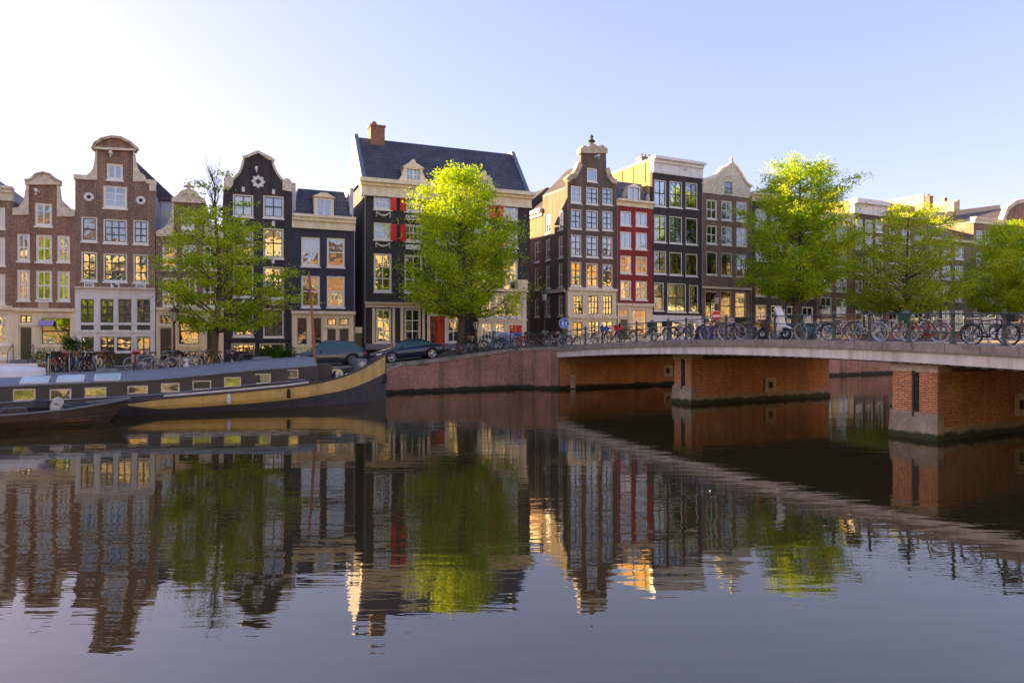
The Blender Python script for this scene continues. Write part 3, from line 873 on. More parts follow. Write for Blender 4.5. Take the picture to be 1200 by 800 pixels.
h.slab(88, 337, 182, 342, "white_paint", "shop_cornice", .3, 0, 0, 2)
h.slab(89, 386.5, 181, 390, "white_paint", "shop_moulding", .14, -.08)
for x0, x1 in xs: h.slab(x0 + 1, 379.5, x1 - 1, 386.5, "sash_dark", "spandrel_panel", .10, -.07)
h.slab(118, 412.5, 154, 428, "sash_dark", "door_panel", .10, -.07)
h.poly([(101, 211), (101, 206), (105, 203), (109, 198), (111, 188), (112, 176), (114, 176), (114, 211)], "stone_gable", "gable_scroll", -.1, .3)
h.poly([(156, 213), (156, 178), (158, 178), (160, 192), (164, 202), (170, 206), (172, 213)], "stone_gable", "gable_scroll", -.1, .3)
h.slab(86.5, 205, 101, 210.5, "stone_gable", "shoulder_coping", .14, .36); h.slab(171, 211, 183, 216, "stone_gable", "shoulder_coping", .14, .36)
h.slab(175, 215, 182.5, 224, "stone_gable", "corner_block", .12, .36)
h.poly([(110, 175), (112, 170), (120, 165), (131, 162.5), (142, 163.5), (153, 169), (160, 175), (160, 178), (110, 177)], "brick_brown", "pediment", -.12, .4)
h.coping([(109, 175), (112, 169), (120, 164), (131, 161.5), (142, 162.5), (153, 168), (161, 175)], "stone_old", "pediment_moulding", .16, -.3, .42)
h.coping([(111, 174.5), (159, 176.5)], "stone_gable", "pediment_moulding", .14, -.25, .1)
for px, py in ((104, 231), (165, 235)):
    x, z = h.F.loc(px, py); m = MB(); m.ring((x, -.02, z), .19, .09, n=20); o = m.build("attic_vent", "white_paint", h.root)
    m = MB(); m.tube((x, -.02, z), (x, .03, z), .17, n=16); m.build("vent_opening", "room_dark", o)
for (x0, y0, x1, y1) in ((98.5, 331.5, 110.5, 336.5), (130, 330.5, 140, 340), (159, 333, 171, 338)):
    pl = h.slab(x0, y0, x1, y1, "white_paint", "plaque", .05, .01)
    a = h.F.loc(x0, 0)[0]; b_ = h.F.loc(x1, 0)[0]; zt = h.F.loc((x0 + x1) / 2, y0)[1]; zb = h.F.loc((x0 + x1) / 2, y1)[1]
    m = MB(); rr = random.Random(int(x0))
    if x1 - x0 > 11:
        for k in range(4):
            xx = a + .08 + (b_ - a - .16) * k / 4; m.box(xx, xx + .045, -.062, -.05, zb + .06, zt - .06)
            m.box(xx, xx + .085, -.0625, -.0505, zt - .09, zt - .06) if k % 2 else m.box(xx + .02, xx + .085, -.0625, -.0505, zb + .06, zb + .09)
    else:
        m.lathe(((a + b_) / 2 - .08, -.056, zt - .13), [(0, -.07), (.08, -.03), (.08, .03), (0, .07)], 8); m.box(a + .18, b_ - .08, -.062, -.05, zb + .1, zt - .18); m.box(a + .1, a + .16, -.062, -.05, zb + .04, zb + .2); m.box(b_ - .16, b_ - .1, -.062, -.05, zb + .04, zb + .26)
    m.build("plaque_relief", "ornament_dark", pl)
hoist(h, 131, 181)
e = h.F.loc(170, 226)[1]
FW = Frame((h.P[0] - h.d[1] * 5, h.P[1] + h.d[0] * 5), h.d, h.z0); FW.M = Matrix.Translation((0, 5, 0))
a_, b_ = FW.loc(150, 240)[0], FW.loc(207, 240)[0]; zw = FW.loc(195, 236)[1]; zk = FW.loc(160, 186)[1]; mid_ = FW.loc(158, 240)[0]
m = MB(); m.box(a_, b_, 0, 9, 0, zw); m.build("rear_wing", "plaster_pale", h.root, mat4=FW.M)
m = MB(); m.hexa([(a_, -.15, zw + .01), (b_ + .15, -.15, zw + .01), (b_ + .15, 9, zw + .01), (a_, 9, zw + .01), (a_, .9, zk), (mid_, .9, zk), (mid_, 8, zk), (a_, 8, zk)]); m.build("rear_roof", "roof_tile", h.root, mat4=FW.M)
h.body(e, "plaster_pale"); h.roof_gable(e, h.F.loc(135, 181)[1], "roof_tile", hip=0.5); h.finish()
chimney(h, h.L * .5, 10.5, e + 1, h.F.loc(135, 176)[1] + .2)

# --- D: small neck gable behind the bare tree ----------------------------------------------
h = House("canal_house", "small brown house with a cream pediment gable, partly hidden behind the half bare tree", LINE_L, 183, 262)
h.win(212, 254, 228, 275, 2, 1, 'curt')
for x0 in (190, 213.5, 238):
    h.win(x0, 287, x0 + 17, 316, 2, 2, 'curt' if x0 != 238 else 'mid'); h.win(x0, 325, x0 + 17, 360, 2, 2, 'blind')
h.wall([(183, 276), (203, 276), (204, 236), (240, 238), (241, 278), (262, 279)], "brick_purple", zb=h.F.loc(220, 364)[1])
h.win(186, 368, 203, 381, 2, 1, 'dark', 'cream_paint', 'sash_dark'); h.win(186, 383, 203, 423, door='door_dark', frame='cream_paint')
h.win(208, 371, 235, 405, 1, 2, 'redc', 'cream_paint', 'sash_dark'); h.win(208, 410, 235, 421, 1, 1, 'dark', 'cream_paint', 'door_dark'); h.win(241, 381, 256, 424, door='door_dark', frame='cream_paint')
h.wall([(183, 363), (262, 364)], "cream_paint", "shopfront", yf=-.06, thick=.42)
h.slab(183, 360.5, 262, 364, "cream_paint", "shop_cornice", .25, 0)
h.poly([(183, 277), (183, 271), (190, 268), (197, 262), (201, 250), (202, 236), (204, 236), (204, 277)], "stone_gable", "gable_scroll", -.1, .3)
h.poly([(240, 279), (240, 238), (242, 238), (244, 254), (249, 264), (256, 270), (262, 272), (262, 279)], "stone_gable", "gable_scroll", -.1, .3)
h.poly([(201, 237), (201, 233), (208, 229), (212, 224), (221, 221), (231, 225), (234, 230), (241, 235), (241, 239)], "stone_gable", "pediment", -.2, .4)
m = MB(); x, z = h.F.loc(221, 222)
m.lathe((x, .1, z), [(.18, 0), (.1, .1), (.2, .22), (.12, .35), (.04, .5)], 10); m.box(x - .3, x + .3, .03, .17, z + .15, z + .27); m.build("finial", "stone_old", h.root)
h.body(h.F.loc(220, 280)[1], "brick_purple"); h.roof_gable(h.F.loc(220, 280)[1], h.F.loc(221, 242)[1], "roof_tile", hip=2.5); h.finish()

# --- E: dark bell gable ---------------------------------------------------------------------
h = House("canal_house", "black bell gable house with white edging and a pale star ornament below the gable top", LINE_L, 262, 342)
for k, yy in enumerate(((228, 254), (266, 301), (311, 348), (360, 394))):
    for j, x0 in enumerate((273, 308.5)):
        h.win(x0, yy[0] + j * 1.5, x0 + 24, yy[1] + j * 1.5, 2, 2, ('curt', 'warm' if j else 'amber', 'mid', 'curt')[k], sash='sash_dark' if k != 1 else 'sash_dark')
h.wall([(262, 216), (271, 213), (276, 209), (281, 203), (284, 195), (286, 187), (302, 181), (319, 189), (321, 197), (325, 205), (331, 212), (336, 216), (342, 219)], "brick_black", zb=h.F.loc(302, 397)[1])
h.win(271, 402, 299, 426, 2, 1, 'dark', 'white_paint', 'sash_dark'); h.win(304, 402, 334, 426, 2, 1, 'dark', 'white_paint', 'sash_dark')
h.wall([(262, 398), (342, 399)], "brick_navy", "shopfront", yf=-.05, thick=.4)
h.slab(262, 396.5, 342, 398.5, "brick_navy", "shop_cornice", .16, 0)
h.coping([(267, 212), (271, 211.5), (276, 207.5), (281, 201.5), (284, 194), (285.5, 186)], "stone_gable", "gable_coping", .14)
h.coping([(319, 188), (321, 196), (325, 204), (331, 211), (335, 214)], "stone_gable", "gable_coping", .14)
h.coping([(284, 185.5), (289, 184), (302, 178.5), (316, 185.5), (321, 189)], "stone_gable", "gable_top_moulding", .17, -.22)
h.poly([(262, 222), (262, 210), (265, 206), (270, 206), (274, 210), (273, 217), (270, 221)], "stone_gable", "scroll_block", -.12, .36)
h.poly([(331, 223), (331, 213), (334, 209), (339, 210), (342, 214), (342, 225)], "stone_gable", "scroll_block", -.12, .36)
x, z = h.F.loc(302.5, 213)
pts = []
for k in range(16):
    a = math.pi * 2 * k / 16 + .0; r = .46 if k % 2 == 0 else .34
    pts.append((x + r * math.cos(a), z + r * math.sin(a)))
o = h.poly(pts, "white_paint", "star_ornament", -.07, .02, local=True)
m = MB(); m.prism([(x - .2, z), (x, z - .2), (x + .2, z), (x, z + .2)], -.09, -.07); m.build("star_opening", "ornament_dark", o)
hoist(h, 300, 199)
for px, py in ((285, 222), (320.5, 225), (285, 260), (320.5, 262), (285, 305), (320, 306), (285, 354), (320, 355)):
    x, z = h.F.loc(px, py); m = MB(); m.box(x - .09, x + .09, -.06, .01, z - .16, z + .16); m.build("keystone", "white_paint", h.root)
h.body(h.F.loc(300, 224)[1], "brick_black"); h.roof_gable(h.F.loc(300, 224)[1], h.F.loc(302, 188)[1], "roof_slate", hip=2); h.finish()

# --- F: low navy house with mansard ------------------------------------------------------------
h = House("canal_house", "low dark blue house with cream cornice, single roof dormer and pale ground floor", LINE_L, 342, 416)
h.win(353, 278, 375, 312, 2, 2, 'mid'); h.win(383, 279, 404, 313, 1, 2, 'gg'); h.win(353, 323, 375, 360, 2, 2, 'gg'); h.win(383, 323.5, 404, 360, 1, 2, 'gg')
h.wall([(342, 262), (416, 265)], "brick_navy", zb=h.F.loc(380, 367)[1])
h.win(347, 371, 361, 405, 1, 1, 'amber', 'cream_paint', 'sash_dark'); h.win(363.5, 371, 378, 405, 1, 1, 'amber', 'cream_paint', 'sash_dark')
h.win(382, 372, 395, 383, 1, 1, 'dark', 'cream_paint', 'sash_dark'); h.win(396.5, 372, 410, 383, 1, 1, 'dark', 'cream_paint', 'sash_dark')
h.win(382, 384, 395, 424, door='door_dark', frame='cream_paint'); h.win(396.5, 384, 410, 424, door='door_dark', frame='cream_paint')
h.wall([(342, 367), (416, 367.5)], "cream_paint", "shopfront", yf=-.06, thick=.42)
h.slab(341, 364.5, 416, 368, "cream_paint", "shop_cornice", .25, 0)
h.slab(342, 253, 416, 269, "cream_paint", "cornice", .45, .4, 0, 3)
zc = h.F.loc(379, 254)[1]; zt = h.F.loc(379, 228)[1] + .55
m = MB(); m.hexa([(0.1, .1, zc), (h.L - .1, .1, zc), (h.L - .1, h.depth, zc), (.1, h.depth, zc), (.55, 1.3, zt), (h.L - .55, 1.3, zt), (h.L - .55, h.depth - 1, zt), (.55, h.depth - 1, zt)])
m.build("roof", "roof_slate", h.root)
a = h.F.loc(368, 230)[0]; b_ = h.F.loc(391, 230)[0]; zd = h.F.loc(379, 233)[1]
m = MB(); m.box(a, a + .14, -.05, 1.3, zc, zd); m.box(b_ - .14, b_, -.05, 1.3, zc, zd); m.box(a, b_, .1, 1.3, zd, zd + .1)
m.prism([(a - .12, zd + .1), (b_ + .12, zd + .1), ((a + b_) / 2 + .2, zd + .42), ((a + b_) / 2 - .2, zd + .42)], -.1, 1.3)
dm = m.build("dormer", "cream_paint", h.root)
m = MB(); m.box(a + .14, b_ - .14, .04, .10, zc, zd); m.build("pane", "window_glass", dm)
m = MB(); m.box(a + .14, b_ - .14, .25, .3, zc, zd); m.build("room", "room_mid", dm)
m = MB(); x = (a + b_) / 2; m.box(x - .04, x + .04, 0, .04, zc, zd); m.box(a + .14, a + .22, 0, .038, zc, zd); m.box(b_ - .22, b_ - .14, 0, .038, zc, zd); m.box(a + .22, b_ - .22, 0, .036, zd - .08, zd); m.build("window", "window_white", dm)
for px in (345, 413):
    x = h.F.loc(px, 240)[0]; m = MB(); m.box(x - .12, x + .12, .3, 1.4, zc, zt + .15); m.build("party_wall", "plaster_pale", h.root)
h.body(zc, "brick_navy"); h.finish()
drainpipe(h, 415, 262)
# cream passage between F and G
m = MB(); a = h.F.loc(416, 390)[0]; b_ = h.F.loc(426, 390)[0]
z1 = h.F.loc(420, 383)[1]; z2 = h.F.loc(420, 390)[1]
m.box(a + .02, b_, .5, .8, z2, z1); o = m.build("passage_lintel", "cream_paint", h.root)
m = MB(); m.box(a + .02, b_, .6, .7, -.5, z2); m.build("passage_door", "door_dark", h.root)

# --- G: wide black house ------------------------------------------------------------------------
LG = ((-24.91 + 14.9 * .917, 42.4 + 14.9 * .399 + 0.9), (0.922, 0.387))
h = House("canal_mansion", "wide black mansion with steep slate roof, cream cornice, white windows and red shutters", LG, 425, 621, depth=8.2)
h.root['category'] = "mansion"
def line2(x, yl, yr): return yl + (yr - yl) * (x - 425) / 196.0
cols5 = [(438, 459), (474, 495), (510, 537), (556, 574), (589, 607)]
for k, (yt, yb_, yt2, yb2) in enumerate(((228, 245.5, 240, 257.5), (261, 281, 270, 290), (297, 342, 304, 345))):
    for j, (x0, x1) in enumerate(cols5):
        f = (x0 - 438) / 151
        y0 = yt + (yt2 - yt) * f; y1 = yb_ + (yb2 - yb_) * f
        h.win(x0, y0, x1, y1, 4 if (k < 2) else (2 if j != 2 else 4), 2 if k == 0 else 2 if k == 1 else 3, ('curt', 'curt', 'gg')[k] if (j + k) % 3 else 'mid', case=.1)
for j, (x0, x1) in enumerate(((440.5, 458.5), (474, 493), (524, 539))):
    h.win(x0, 361.5, x1, 402, 2, 3, ('amber', 'mid', 'mid')[j], case=.1)
h.win(503.5, 371, 512, 405, 1, 2, 'amber', 'door_red', 'door_red'); h.win(512, 371, 521, 405, door='door_red', frame='door_red')
h.wall([(425, 226), (621, 243)], "brick_black", zb=-.7)
for (x0, x1) in ((437, 462), (470, 497)):
    m = h.slab(x0 - 1, 361, x0 + 2.4, 403, "cream_paint", "window_pilaster", .12, .0); h.slab(x1 - 2.4, 361, x1 + .5, 403, "cream_paint", "window_pilaster", .12, .0)
h.slab(427, 355, 553, 361, "cream_paint", "ledge", .35, 0, 0, 2)
h.slab(427, 402.5, 560, 409, "stone_grey", "plinth_ledge", .5, 0); 
h.slab(500.5, 368, 503.5, 405, "window_white", "door_casing", .1, 0); h.slab(521, 368, 523.5, 405, "window_white", "door_casing", .1, 0); h.slab(500.5, 366, 523.5, 370.5, "window_white", "door_casing", .12, 0)
cb = h.slab(527, 408, 538, 418, "window_white", "basement_hatch", .55, 0)
a = h.F.loc(528.5, 0)[0]; b_ = h.F.loc(536.5, 0)[0]; m = MB(); m.box(a, b_, -.57, -.55, h.F.loc(532, 418)[1], h.F.loc(532, 409.5)[1]); m.build("hatch_door", "door_red", cb)
# cornice, level along the whole front
z1 = h.F.loc(425, 209)[1]; z2 = h.F.loc(425, 229)[1]
m = MB(); m.box(-.1, h.L + .1, -.12, .4, z2, z1 - .5); m.box(-.2, h.L + .2, -.3, .402, z1 - .5, z1 - .28); m.box(-.3, h.L + .3, -.55, .404, z1 - .28, z1)
m.box(-.1, h.L + .1, -.2, 0, z2 - .0, z2 + .14)
m.build("cornice", "cream_paint", h.root)
for (px, s_) in ((460.8, 0), (472.3, 0), (576.5, 0), (586.8, 0)):
    for (yl, hh) in ((228, 17), (261.5, 19.5)):
        f = (px - 438) / 151; y0 = yl + (12 if yl < 250 else 9) * f
        x, zt = h.F.loc(px, y0); zb = h.F.loc(px, y0 + hh)[1]
        m = MB(); wdt = .22
        m.box(x - wdt, x + wdt, -.09, -.02, zb, zt); m.box(x - wdt + .07, x + wdt - .07, -.105, -.09, zb + .08, (zt + zb) / 2 - .04); m.box(x - wdt + .07, x + wdt - .07, -.105, -.09, (zt + zb) / 2 + .04, zt - .08)
        m.build("shutter", "shutter_red", h.root)
for px, py in ((449, 252), (448.5, 288), (597.5, 262.5), (598, 296)):
    x, z = h.F.loc(px, py); w_ = .5
    m = MB(); pt = [(x + w_ * (k / 6 - 1), -.05, z + .22 - .26 * (1 - ((k / 6 - 1)) ** 2)) for k in range(13)]
    for k in range(12): m.tube(pt[k], pt[k + 1], .05 + .04 * (1 - abs(k - 5.5) / 6), .05 + .04 * (1 - abs(k - 4.5) / 6), 6)
    m.tube((x - w_, -.05, z + .24), (x - w_, -.05, z - .14), .04); m.tube((x + w_, -.05, z + .24), (x + w_, -.05, z - .14), .04)
    m.build("garland", "stone_gable", h.root)
for (x0, y0, x1, y1) in ((475.5, 252.5, 492, 258), (475.5, 287, 492, 292.5), (559, 258.5, 572, 264), (559, 292, 572, 297)):
    pl = h.slab(x0, y0, x1, y1, "window_white", "plaque", .06, .01)
    if y0 < 270:
        a = h.F.loc(x0, 0)[0]; b_ = h.F.loc(x1, 0)[0]; zt = h.F.loc((x0 + x1) / 2, y0)[1]; zb = h.F.loc((x0 + x1) / 2, y1)[1]; m = MB()
        for k in range(5):
            xx = a + .1 + (b_ - a - .2) * k / 5; m.box(xx, xx + .05, -.07, -.06, zb + .07, zt - .07); m.box(xx + .06, xx + .13, -.07, -.06, zb + .07 + .08 * (k % 2), zb + .15 + .08 * (k % 2))
        m.build("plaque_relief", "ornament_dark", pl)
# roof
zr = h.F.loc(425, 209)[1] + 3.9; ry = 3.4
m = MB(); e = z1 + .01
m.hexa([(0.25, .0, e), (h.L - .25, .0, e), (h.L - .25, .25, e), (.25, .25, e), (.25, ry, zr), (h.L - .25, ry, zr), (h.L - .25, ry + .2, zr), (.25, ry + .2, zr)])
m.hexa([(0.25, h.depth - .25, e), (h.L - .25, h.depth - .25, e), (h.L - .25, h.depth, e), (.25, h.depth, e), (.25, ry + .4, zr), (h.L - .25, ry + .4, zr), (h.L - .25, ry + .6, zr), (.25, ry + .6, zr)])
m.box(.25, h.L - .25, ry + .1, ry + .5, zr - .15, zr + .02)
rf = m.build("roof", "roof_slate", h.root)
for x0 in (-.05, h.L - .25):
    m = MB(); m.prism([(0, 0), (1, 0), (1, 1)], 0, .1) if False else None
    vs = [(x0, -.1, e - .1), (x0, h.depth, e - .1), (x0, ry + .5, zr + .22), (x0, ry - .1, zr + .22)]
    vs += [(x + .3, y, z) for x, y, z in vs]
    m.add(vs, [(0, 1, 2, 3), (7, 6, 5, 4), (0, 4, 5, 1), (1, 5, 6, 2), (2, 6, 7, 3), (3, 7, 4, 0)]); m.build("gable_verge", "lead_grey", h.root)
for px0, px1, yt, yb_ in ((470, 498, 190, 213), (556, 578, 203, 222)):
    a = h.F.loc(px0 + 3, 200)[0]; b_ = h.F.loc(px1 - 3, 200)[0]; zb = h.F.loc((px0 + px1) / 2, yb_)[1]; zt = h.F.loc((px0 + px1) / 2, yt + 7)[1]
    m = MB(); m.box(a, a + .18, -.1, 1.9, zb, zt); m.box(b_ - .18, b_, -.1, 1.9, zb, zt); m.box(a + .18, b_ - .18, -.1, 1.9, zt - .1, zt); m.box(a, b_, -.12, 1.9, zb, zb + .12)
    m.prism([(a - .15, zt), (b_ + .15, zt), (b_ - .25, zt + .25), ((a + b_) / 2 + .18, zt + .36), ((a + b_) / 2 + .1, zt + .62), ((a + b_) / 2 - .1, zt + .62), ((a + b_) / 2 - .18, zt + .36), (a + .25, zt + .25)], -.16, 1.9)
    m.prism([(a - .4, zb), (a, zb), (a, zb + .8), (a - .15, zb + .4)], -.1, .1); m.prism([(b_, zb), (b_ + .4, zb), (b_ + .15, zb + .4), (b_, zb + .8)], -.1, .1)
    dm = m.build("dormer", "cream_paint", h.root)
    m = MB(); m.box(a + .18, b_ - .18, .06, .08, zb + .12, zt - .1); m.build("pane", "window_glass", dm)
    m = MB(); m.box(a + .18, b_ - .18, .3, .36, zb + .12, zt - .1); m.build("curtain", "curtain_white", dm)
    m = MB()
    for k in range(5): xx = a + .18 + (b_ - a - .36) * k / 4; m.box(xx - (.05 if k in (0, 2, 4) else .025), xx + (.05 if k in (0, 2, 4) else .025), -.02, .05, zb + .12, zt - .1)
    zz = (zb + zt) / 2; m.box(a + .18, b_ - .18, -.018, .048, zz - .03, zz + .03); m.build("window", "window_white", dm)
cx = h.F.loc(437, 190)[0]
chimney(h, cx + .95, 3.4, z1 + 1.5, zr + .85, 1.1, 1.0, pots=0)
m = MB(); m.lathe((cx + .75, 3.4, zr + .99), [(.2, 0), (.26, .2), (.16, .35)], 8); m.build("chimney_pot", "chimney_brick", h.root)
h.body(z1 - .3, "brick_charcoal"); h.finish()
drainpipe(h, 427.5, 232)
# white two storey annex at its right end
FA = Frame((h.P[0] + .922 * 0 + .387 * .75, h.P[1] - .922 * .75), h.d, h.z0)
FA.M = Matrix.Translation((0, -.75, 0))
an = h
h.w = []
for x0, x1 in ((564, 578), (580.5, 594), (596.5, 611)): h.win(x0, 346, x1, 372, 3, 4, 'mid' if x0 < 590 else 'amber', fr=FA, case=.06)
h.win(564, 378, 577.5, 399, 3, 3, 'mid', fr=FA, case=.07); h.win(580, 378, 592, 399, 3, 3, 'amber', fr=FA, case=.07)
h.win(597, 381, 604, 408, 1, 2, 'dark', 'shutter_red', 'shutter_red', fr=FA); h.win(604.5, 381, 611.5, 408, door='shutter_red', frame='shutter_red', fr=FA)
h.wall([(560, 343), (617, 343)], "cream_paint", "annex", thick=.3, fr=FA)
z1a = FA.loc(588, 340)[1]; a = FA.loc(560, 343)[0]; b_ = FA.loc(617, 343)[0]
m = MB(); m.box(a - .12, b_ + .12, -.9, -.02, z1a - .1, z1a + .12); m.box(a, a + .25, -.45, -.01, -.7, z1a - .1); m.box(b_ - .25, b_, -.45, -.01, -.7, z1a - .1); m.box(a - .05, b_ + .05, -.82, -.76, FA.loc(588, 376)[1], FA.loc(588, 373)[1])
m.build("annex_cornice", "cream_paint", h.root)
m = MB(); m.box(b_ - .75, b_ + .05, -.85, -.1, z1a + .12, z1a + .85); m.box(b_ - .85, b_ + .12, -.9, -.05, z1a + .6, z1a + .7); m.build("annex_pillar", "cream_paint", h.root)
h.finish()

# --- unseen house added behind the mansion to shade the side street ---------------------
r = thing("side_street_house", "brick house behind the black mansion on the side street, hidden from the quay", "house", (h.P[0] + h.d[0] * h.L, h.P[1] + h.d[1] * h.L, h.z0), math.atan2(h.d[1], h.d[0]))
m = MB(); m.box(-9, -.3, 9.2, 34, -.5, 11.2); m.build("wall", "brick_brown", r)
m = MB(); m.hexa([(-9, 9.2, 11.21), (-.3, 9.2, 11.21), (-.3, 34, 11.21), (-9, 34, 11.21), (-5, 9.4, 13.2), (-4.4, 9.4, 13.2), (-4.4, 34, 13.2), (-5, 34, 13.2)]); m.build("roof", "roof_tile", r)

# --- I: corner neck gable -------------------------------------------------------------------------
h = House("canal_house", "tall brown corner house with neck gable, cream lower storeys and a sunlit side wall", LINE_R, 665, 722, depth=4.3)
for k, yy in enumerate(((218, 238), (245, 268), (275, 300), (307, 335))):
    kd = ('curt', 'mid', 'gold', 'gold')[k]
    h.win(669, yy[0], 681.5, yy[1], 2, 3, kd, sash='window_white' if k < 1 else 'sash_dark'); h.win(687, yy[0] + 1.5, 701, yy[1] + 1.5, 2, 3, kd, sash='sash_dark'); h.win(706, yy[0] + 2.5, 718, yy[1] + 2, 2, 3, kd if k != 0 else 'mid', sash='sash_dark')
h.win(688, 197, 700, 213, 1, 1, 'curt')
h.wall([(665, 212), (672, 208), (680, 200), (681, 178), (710, 178), (711, 205), (715, 213), (722, 216)], "brick_grey_brown", zb=h.F.loc(693, 340)[1])
for x0, x1, kd in ((671, 683, 'curt'), (689, 701, 'amber'), (706, 717.5, 'warm')): h.win(x0, 346, x1, 368.5, 3, 3, kd, 'cream_paint', 'sash_dark', case=.05)
h.win(671, 377, 683, 397, 2, 2, 'mid', 'cream_paint', 'sash_dark', case=.05); h.win(689, 376, 702, 394, 3, 3, 'gold', 'cream_paint', 'sash_dark', case=.05); h.win(705, 376, 718, 394, 2, 2, 'gold', 'cream_paint', 'sash_dark', case=.05)
h.wall([(665, 340), (722, 340)], "cream_paint", "shopfront", yf=-.05, thick=.4)
h.slab(665, 337.5, 722, 341, "cream_paint", "shop_cornice", .22, 0); h.slab(665, 370, 722, 373, "cream_paint", "shop_moulding", .2, -.05)
h.poly([(679, 180), (679, 175), (683, 171), (688, 172), (694, 168), (700, 172), (705, 170), (711, 175), (711, 180)], "stone_old", "pediment", -.15, .42)
h.coping([(665, 211), (669, 207), (673, 206), (677, 199), (679.5, 192)], "stone_old", "gable_scroll", .45, -.1)
h.coping([(711.5, 198), (714, 207), (718, 212), (722, 213)], "stone_old", "gable_scroll", .45, -.1)
m = MB(); x, z = h.F.loc(694, 170); m.lathe((x, .1, z), [(.3, 0), (.15, .15), (.28, .35), (.1, .6), (.16, .75), (.03, .95)], 8); m.box(x - .35, x + .35, .05, .18, z + .3, z + .42); m.build("finial", "ornament_dark", h.root)
hoist(h, 697, 184)
e = h.F.loc(665, 213)[1]
FS = h.side_frame(0.0, h.depth)
sidewall_top = e - .5
for (s0, s1, kd) in ((.45, 1.45, 'mid'), (2.9, 3.75, 'amber')):
    pass
for yy in ((245, 268), (275, 301), (307, 336)):
    zt = h.F.loc(675, yy[0])[1]; zb = h.F.loc(675, yy[1])[1]
    for s0, s1 in ((.5, 1.4), (2.75, 3.6)):
        h.w.append(dict(r=None, cols=2, rows=2, kind='mid', frame='window_white', sash='window_white', fr=FS, door=None, case=.09, box=(s0, s1, zb, zt), yf=0.0, done=True))
for zt, zb in ((h.F.loc(675, 346)[1], h.F.loc(675, 370)[1]),):
    for s0, s1 in ((.5, 1.4), (2.75, 3.6)):
        h.w.append(dict(r=None, cols=2, rows=2, kind='dark', frame='window_white', sash='window_white', fr=FS, door=None, case=.09, box=(s0, s1, zb, zt), yf=0.0, done=True))
def side_wall(h, FS, Lw, top, mat, zb=-.7, name="side_wall"):
    holes = [w['box'] for w in h.w if w['fr'] is FS and w['box'][3] < top and w['box'][2] > zb]
    out = [(0, zb), (Lw, zb), (Lw, top), (0, top)]
    V = [Vector(p) for p in out]; E = [(0, 1), (1, 2), (2, 3), (3, 0)]
    for a, b_, c, d in holes:
        k = len(V); V += [Vector((a, c)), Vector((b_, c)), Vector((b_, d)), Vector((a, d))]; E += [(k, k + 1), (k + 1, k + 2), (k + 2, k + 3), (k + 3, k)]
    vv, _, ff, *_ = delaunay_2d_cdt(V, E, [], 0, 1e-5); keep = []
    for f in ff:
        cx = sum(vv[i].x for i in f) / 3; cz = sum(vv[i].y for i in f) / 3
        if not any(a < cx < b_ and c < cz < d for a, b_, c, d in holes): keep.append(tuple(f))
    mb = MB(); mb.add([(p.x, 0, p.y) for p in vv], keep)
    mb.add([(0, 0, top), (Lw, 0, top), (Lw, .35, top), (0, .35, top)], [(0, 1, 2, 3)])
    for a, b_, c, d in holes:
        mb.add([(a, 0, c), (b_, 0, c), (b_, 0, d), (a, 0, d), (a, .35, c), (b_, .35, c), (b_, .35, d), (a, .35, d)], [(0, 1, 5, 4), (1, 2, 6, 5), (2, 3, 7, 6), (3, 0, 4, 7)])
    return mb.build(name, mat, h.root, mat4=FS.M, recalc=False)
side_wall(h, FS, h.depth - .36, sidewall_top, "brick_grey_brown")
m = MB(); m.box(.9, h.L - .012, .36, h.depth, -.7, sidewall_top); m.box(.01, .9, h.depth - .1, h.depth, -.7, sidewall_top); m.build("party_wall", "brick_grey_brown", h.root)
m = MB(); m.box(0, h.depth - .4, -.12, .0, h.F.loc(675, 342)[1], h.F.loc(675, 338)[1]); m.build("side_moulding", "cream_paint", h.root, mat4=FS.M)
h.roof_gable(sidewall_top, h.F.loc(693, 181)[1] - .6, "roof_tile"); h.finish()
EAVE_I = sidewall_top

# --- houses further up the side street, facing left ----------------------------------------------
d_side = (0.448, -0.894)
c0 = h.P
def side_house(name, label, s0, s1, hgt, mat, kinds, rows, roofmat, gable=True):
    # x axis runs from far to near along the side street's right hand frontage
    P = (c0[0] - d_side[0] * s1, c0[1] - d_side[1] * s1)
    g = House.__new__(House)
    g.L = s1 - s0; g.depth = 7; g.d = d_side; g.z0 = h.z0; g.P = P; g.w = []
    g.root = thing(name, label, "house", (P[0], P[1], g.z0), math.atan2(d_side[1], d_side[0]))
    g.F = Frame(P, d_side, g.z0); g.F.M = Matrix.Identity(4)
    nb = max(2, int(g.L / 1.9))
    for (zb, zt) in rows:
        for k in range(nb):
            xc = g.L * (k + .5) / nb
            g.w.append(dict(r=None, cols=2, rows=2, kind=kinds[k % len(kinds)], frame='window_white', sash='window_white', fr=g.F, door=None, case=.09, box=(xc - .5, xc + .5, zb, zt), yf=0.0, done=True))
    side_wall(g, g.F, g.L, hgt, mat, name="wall")
    m = MB(); m.box(.01, g.L - .01, .8, g.depth, -.7, hgt - .02); m.box(.01, .1, .01, .8, -.7, hgt - .03); m.box(g.L - .1, g.L - .01, .01, .8, -.7, hgt - .03); m.build("party_wall", mat, g.root)
    m = MB(); m.box(-.0, g.L, -.35, .4, hgt, hgt + .35); m.box(0, g.L, -.14, .38, hgt - .3, hgt); m.build("cornice", "cream_paint", g.root)
    m = MB(); m.hexa([(0, .2, hgt + .35), (g.L, .2, hgt + .35), (g.L, g.depth, hgt + .35), (0, g.depth, hgt + .35), (.2, 3, hgt + 2.6), (g.L - .2, 3, hgt + 2.6), (g.L - .2, 4, hgt + 2.6), (.2, 4, hgt + 2.6)]); m.build("roof", roofmat, g.root)
    g.finish(); return g
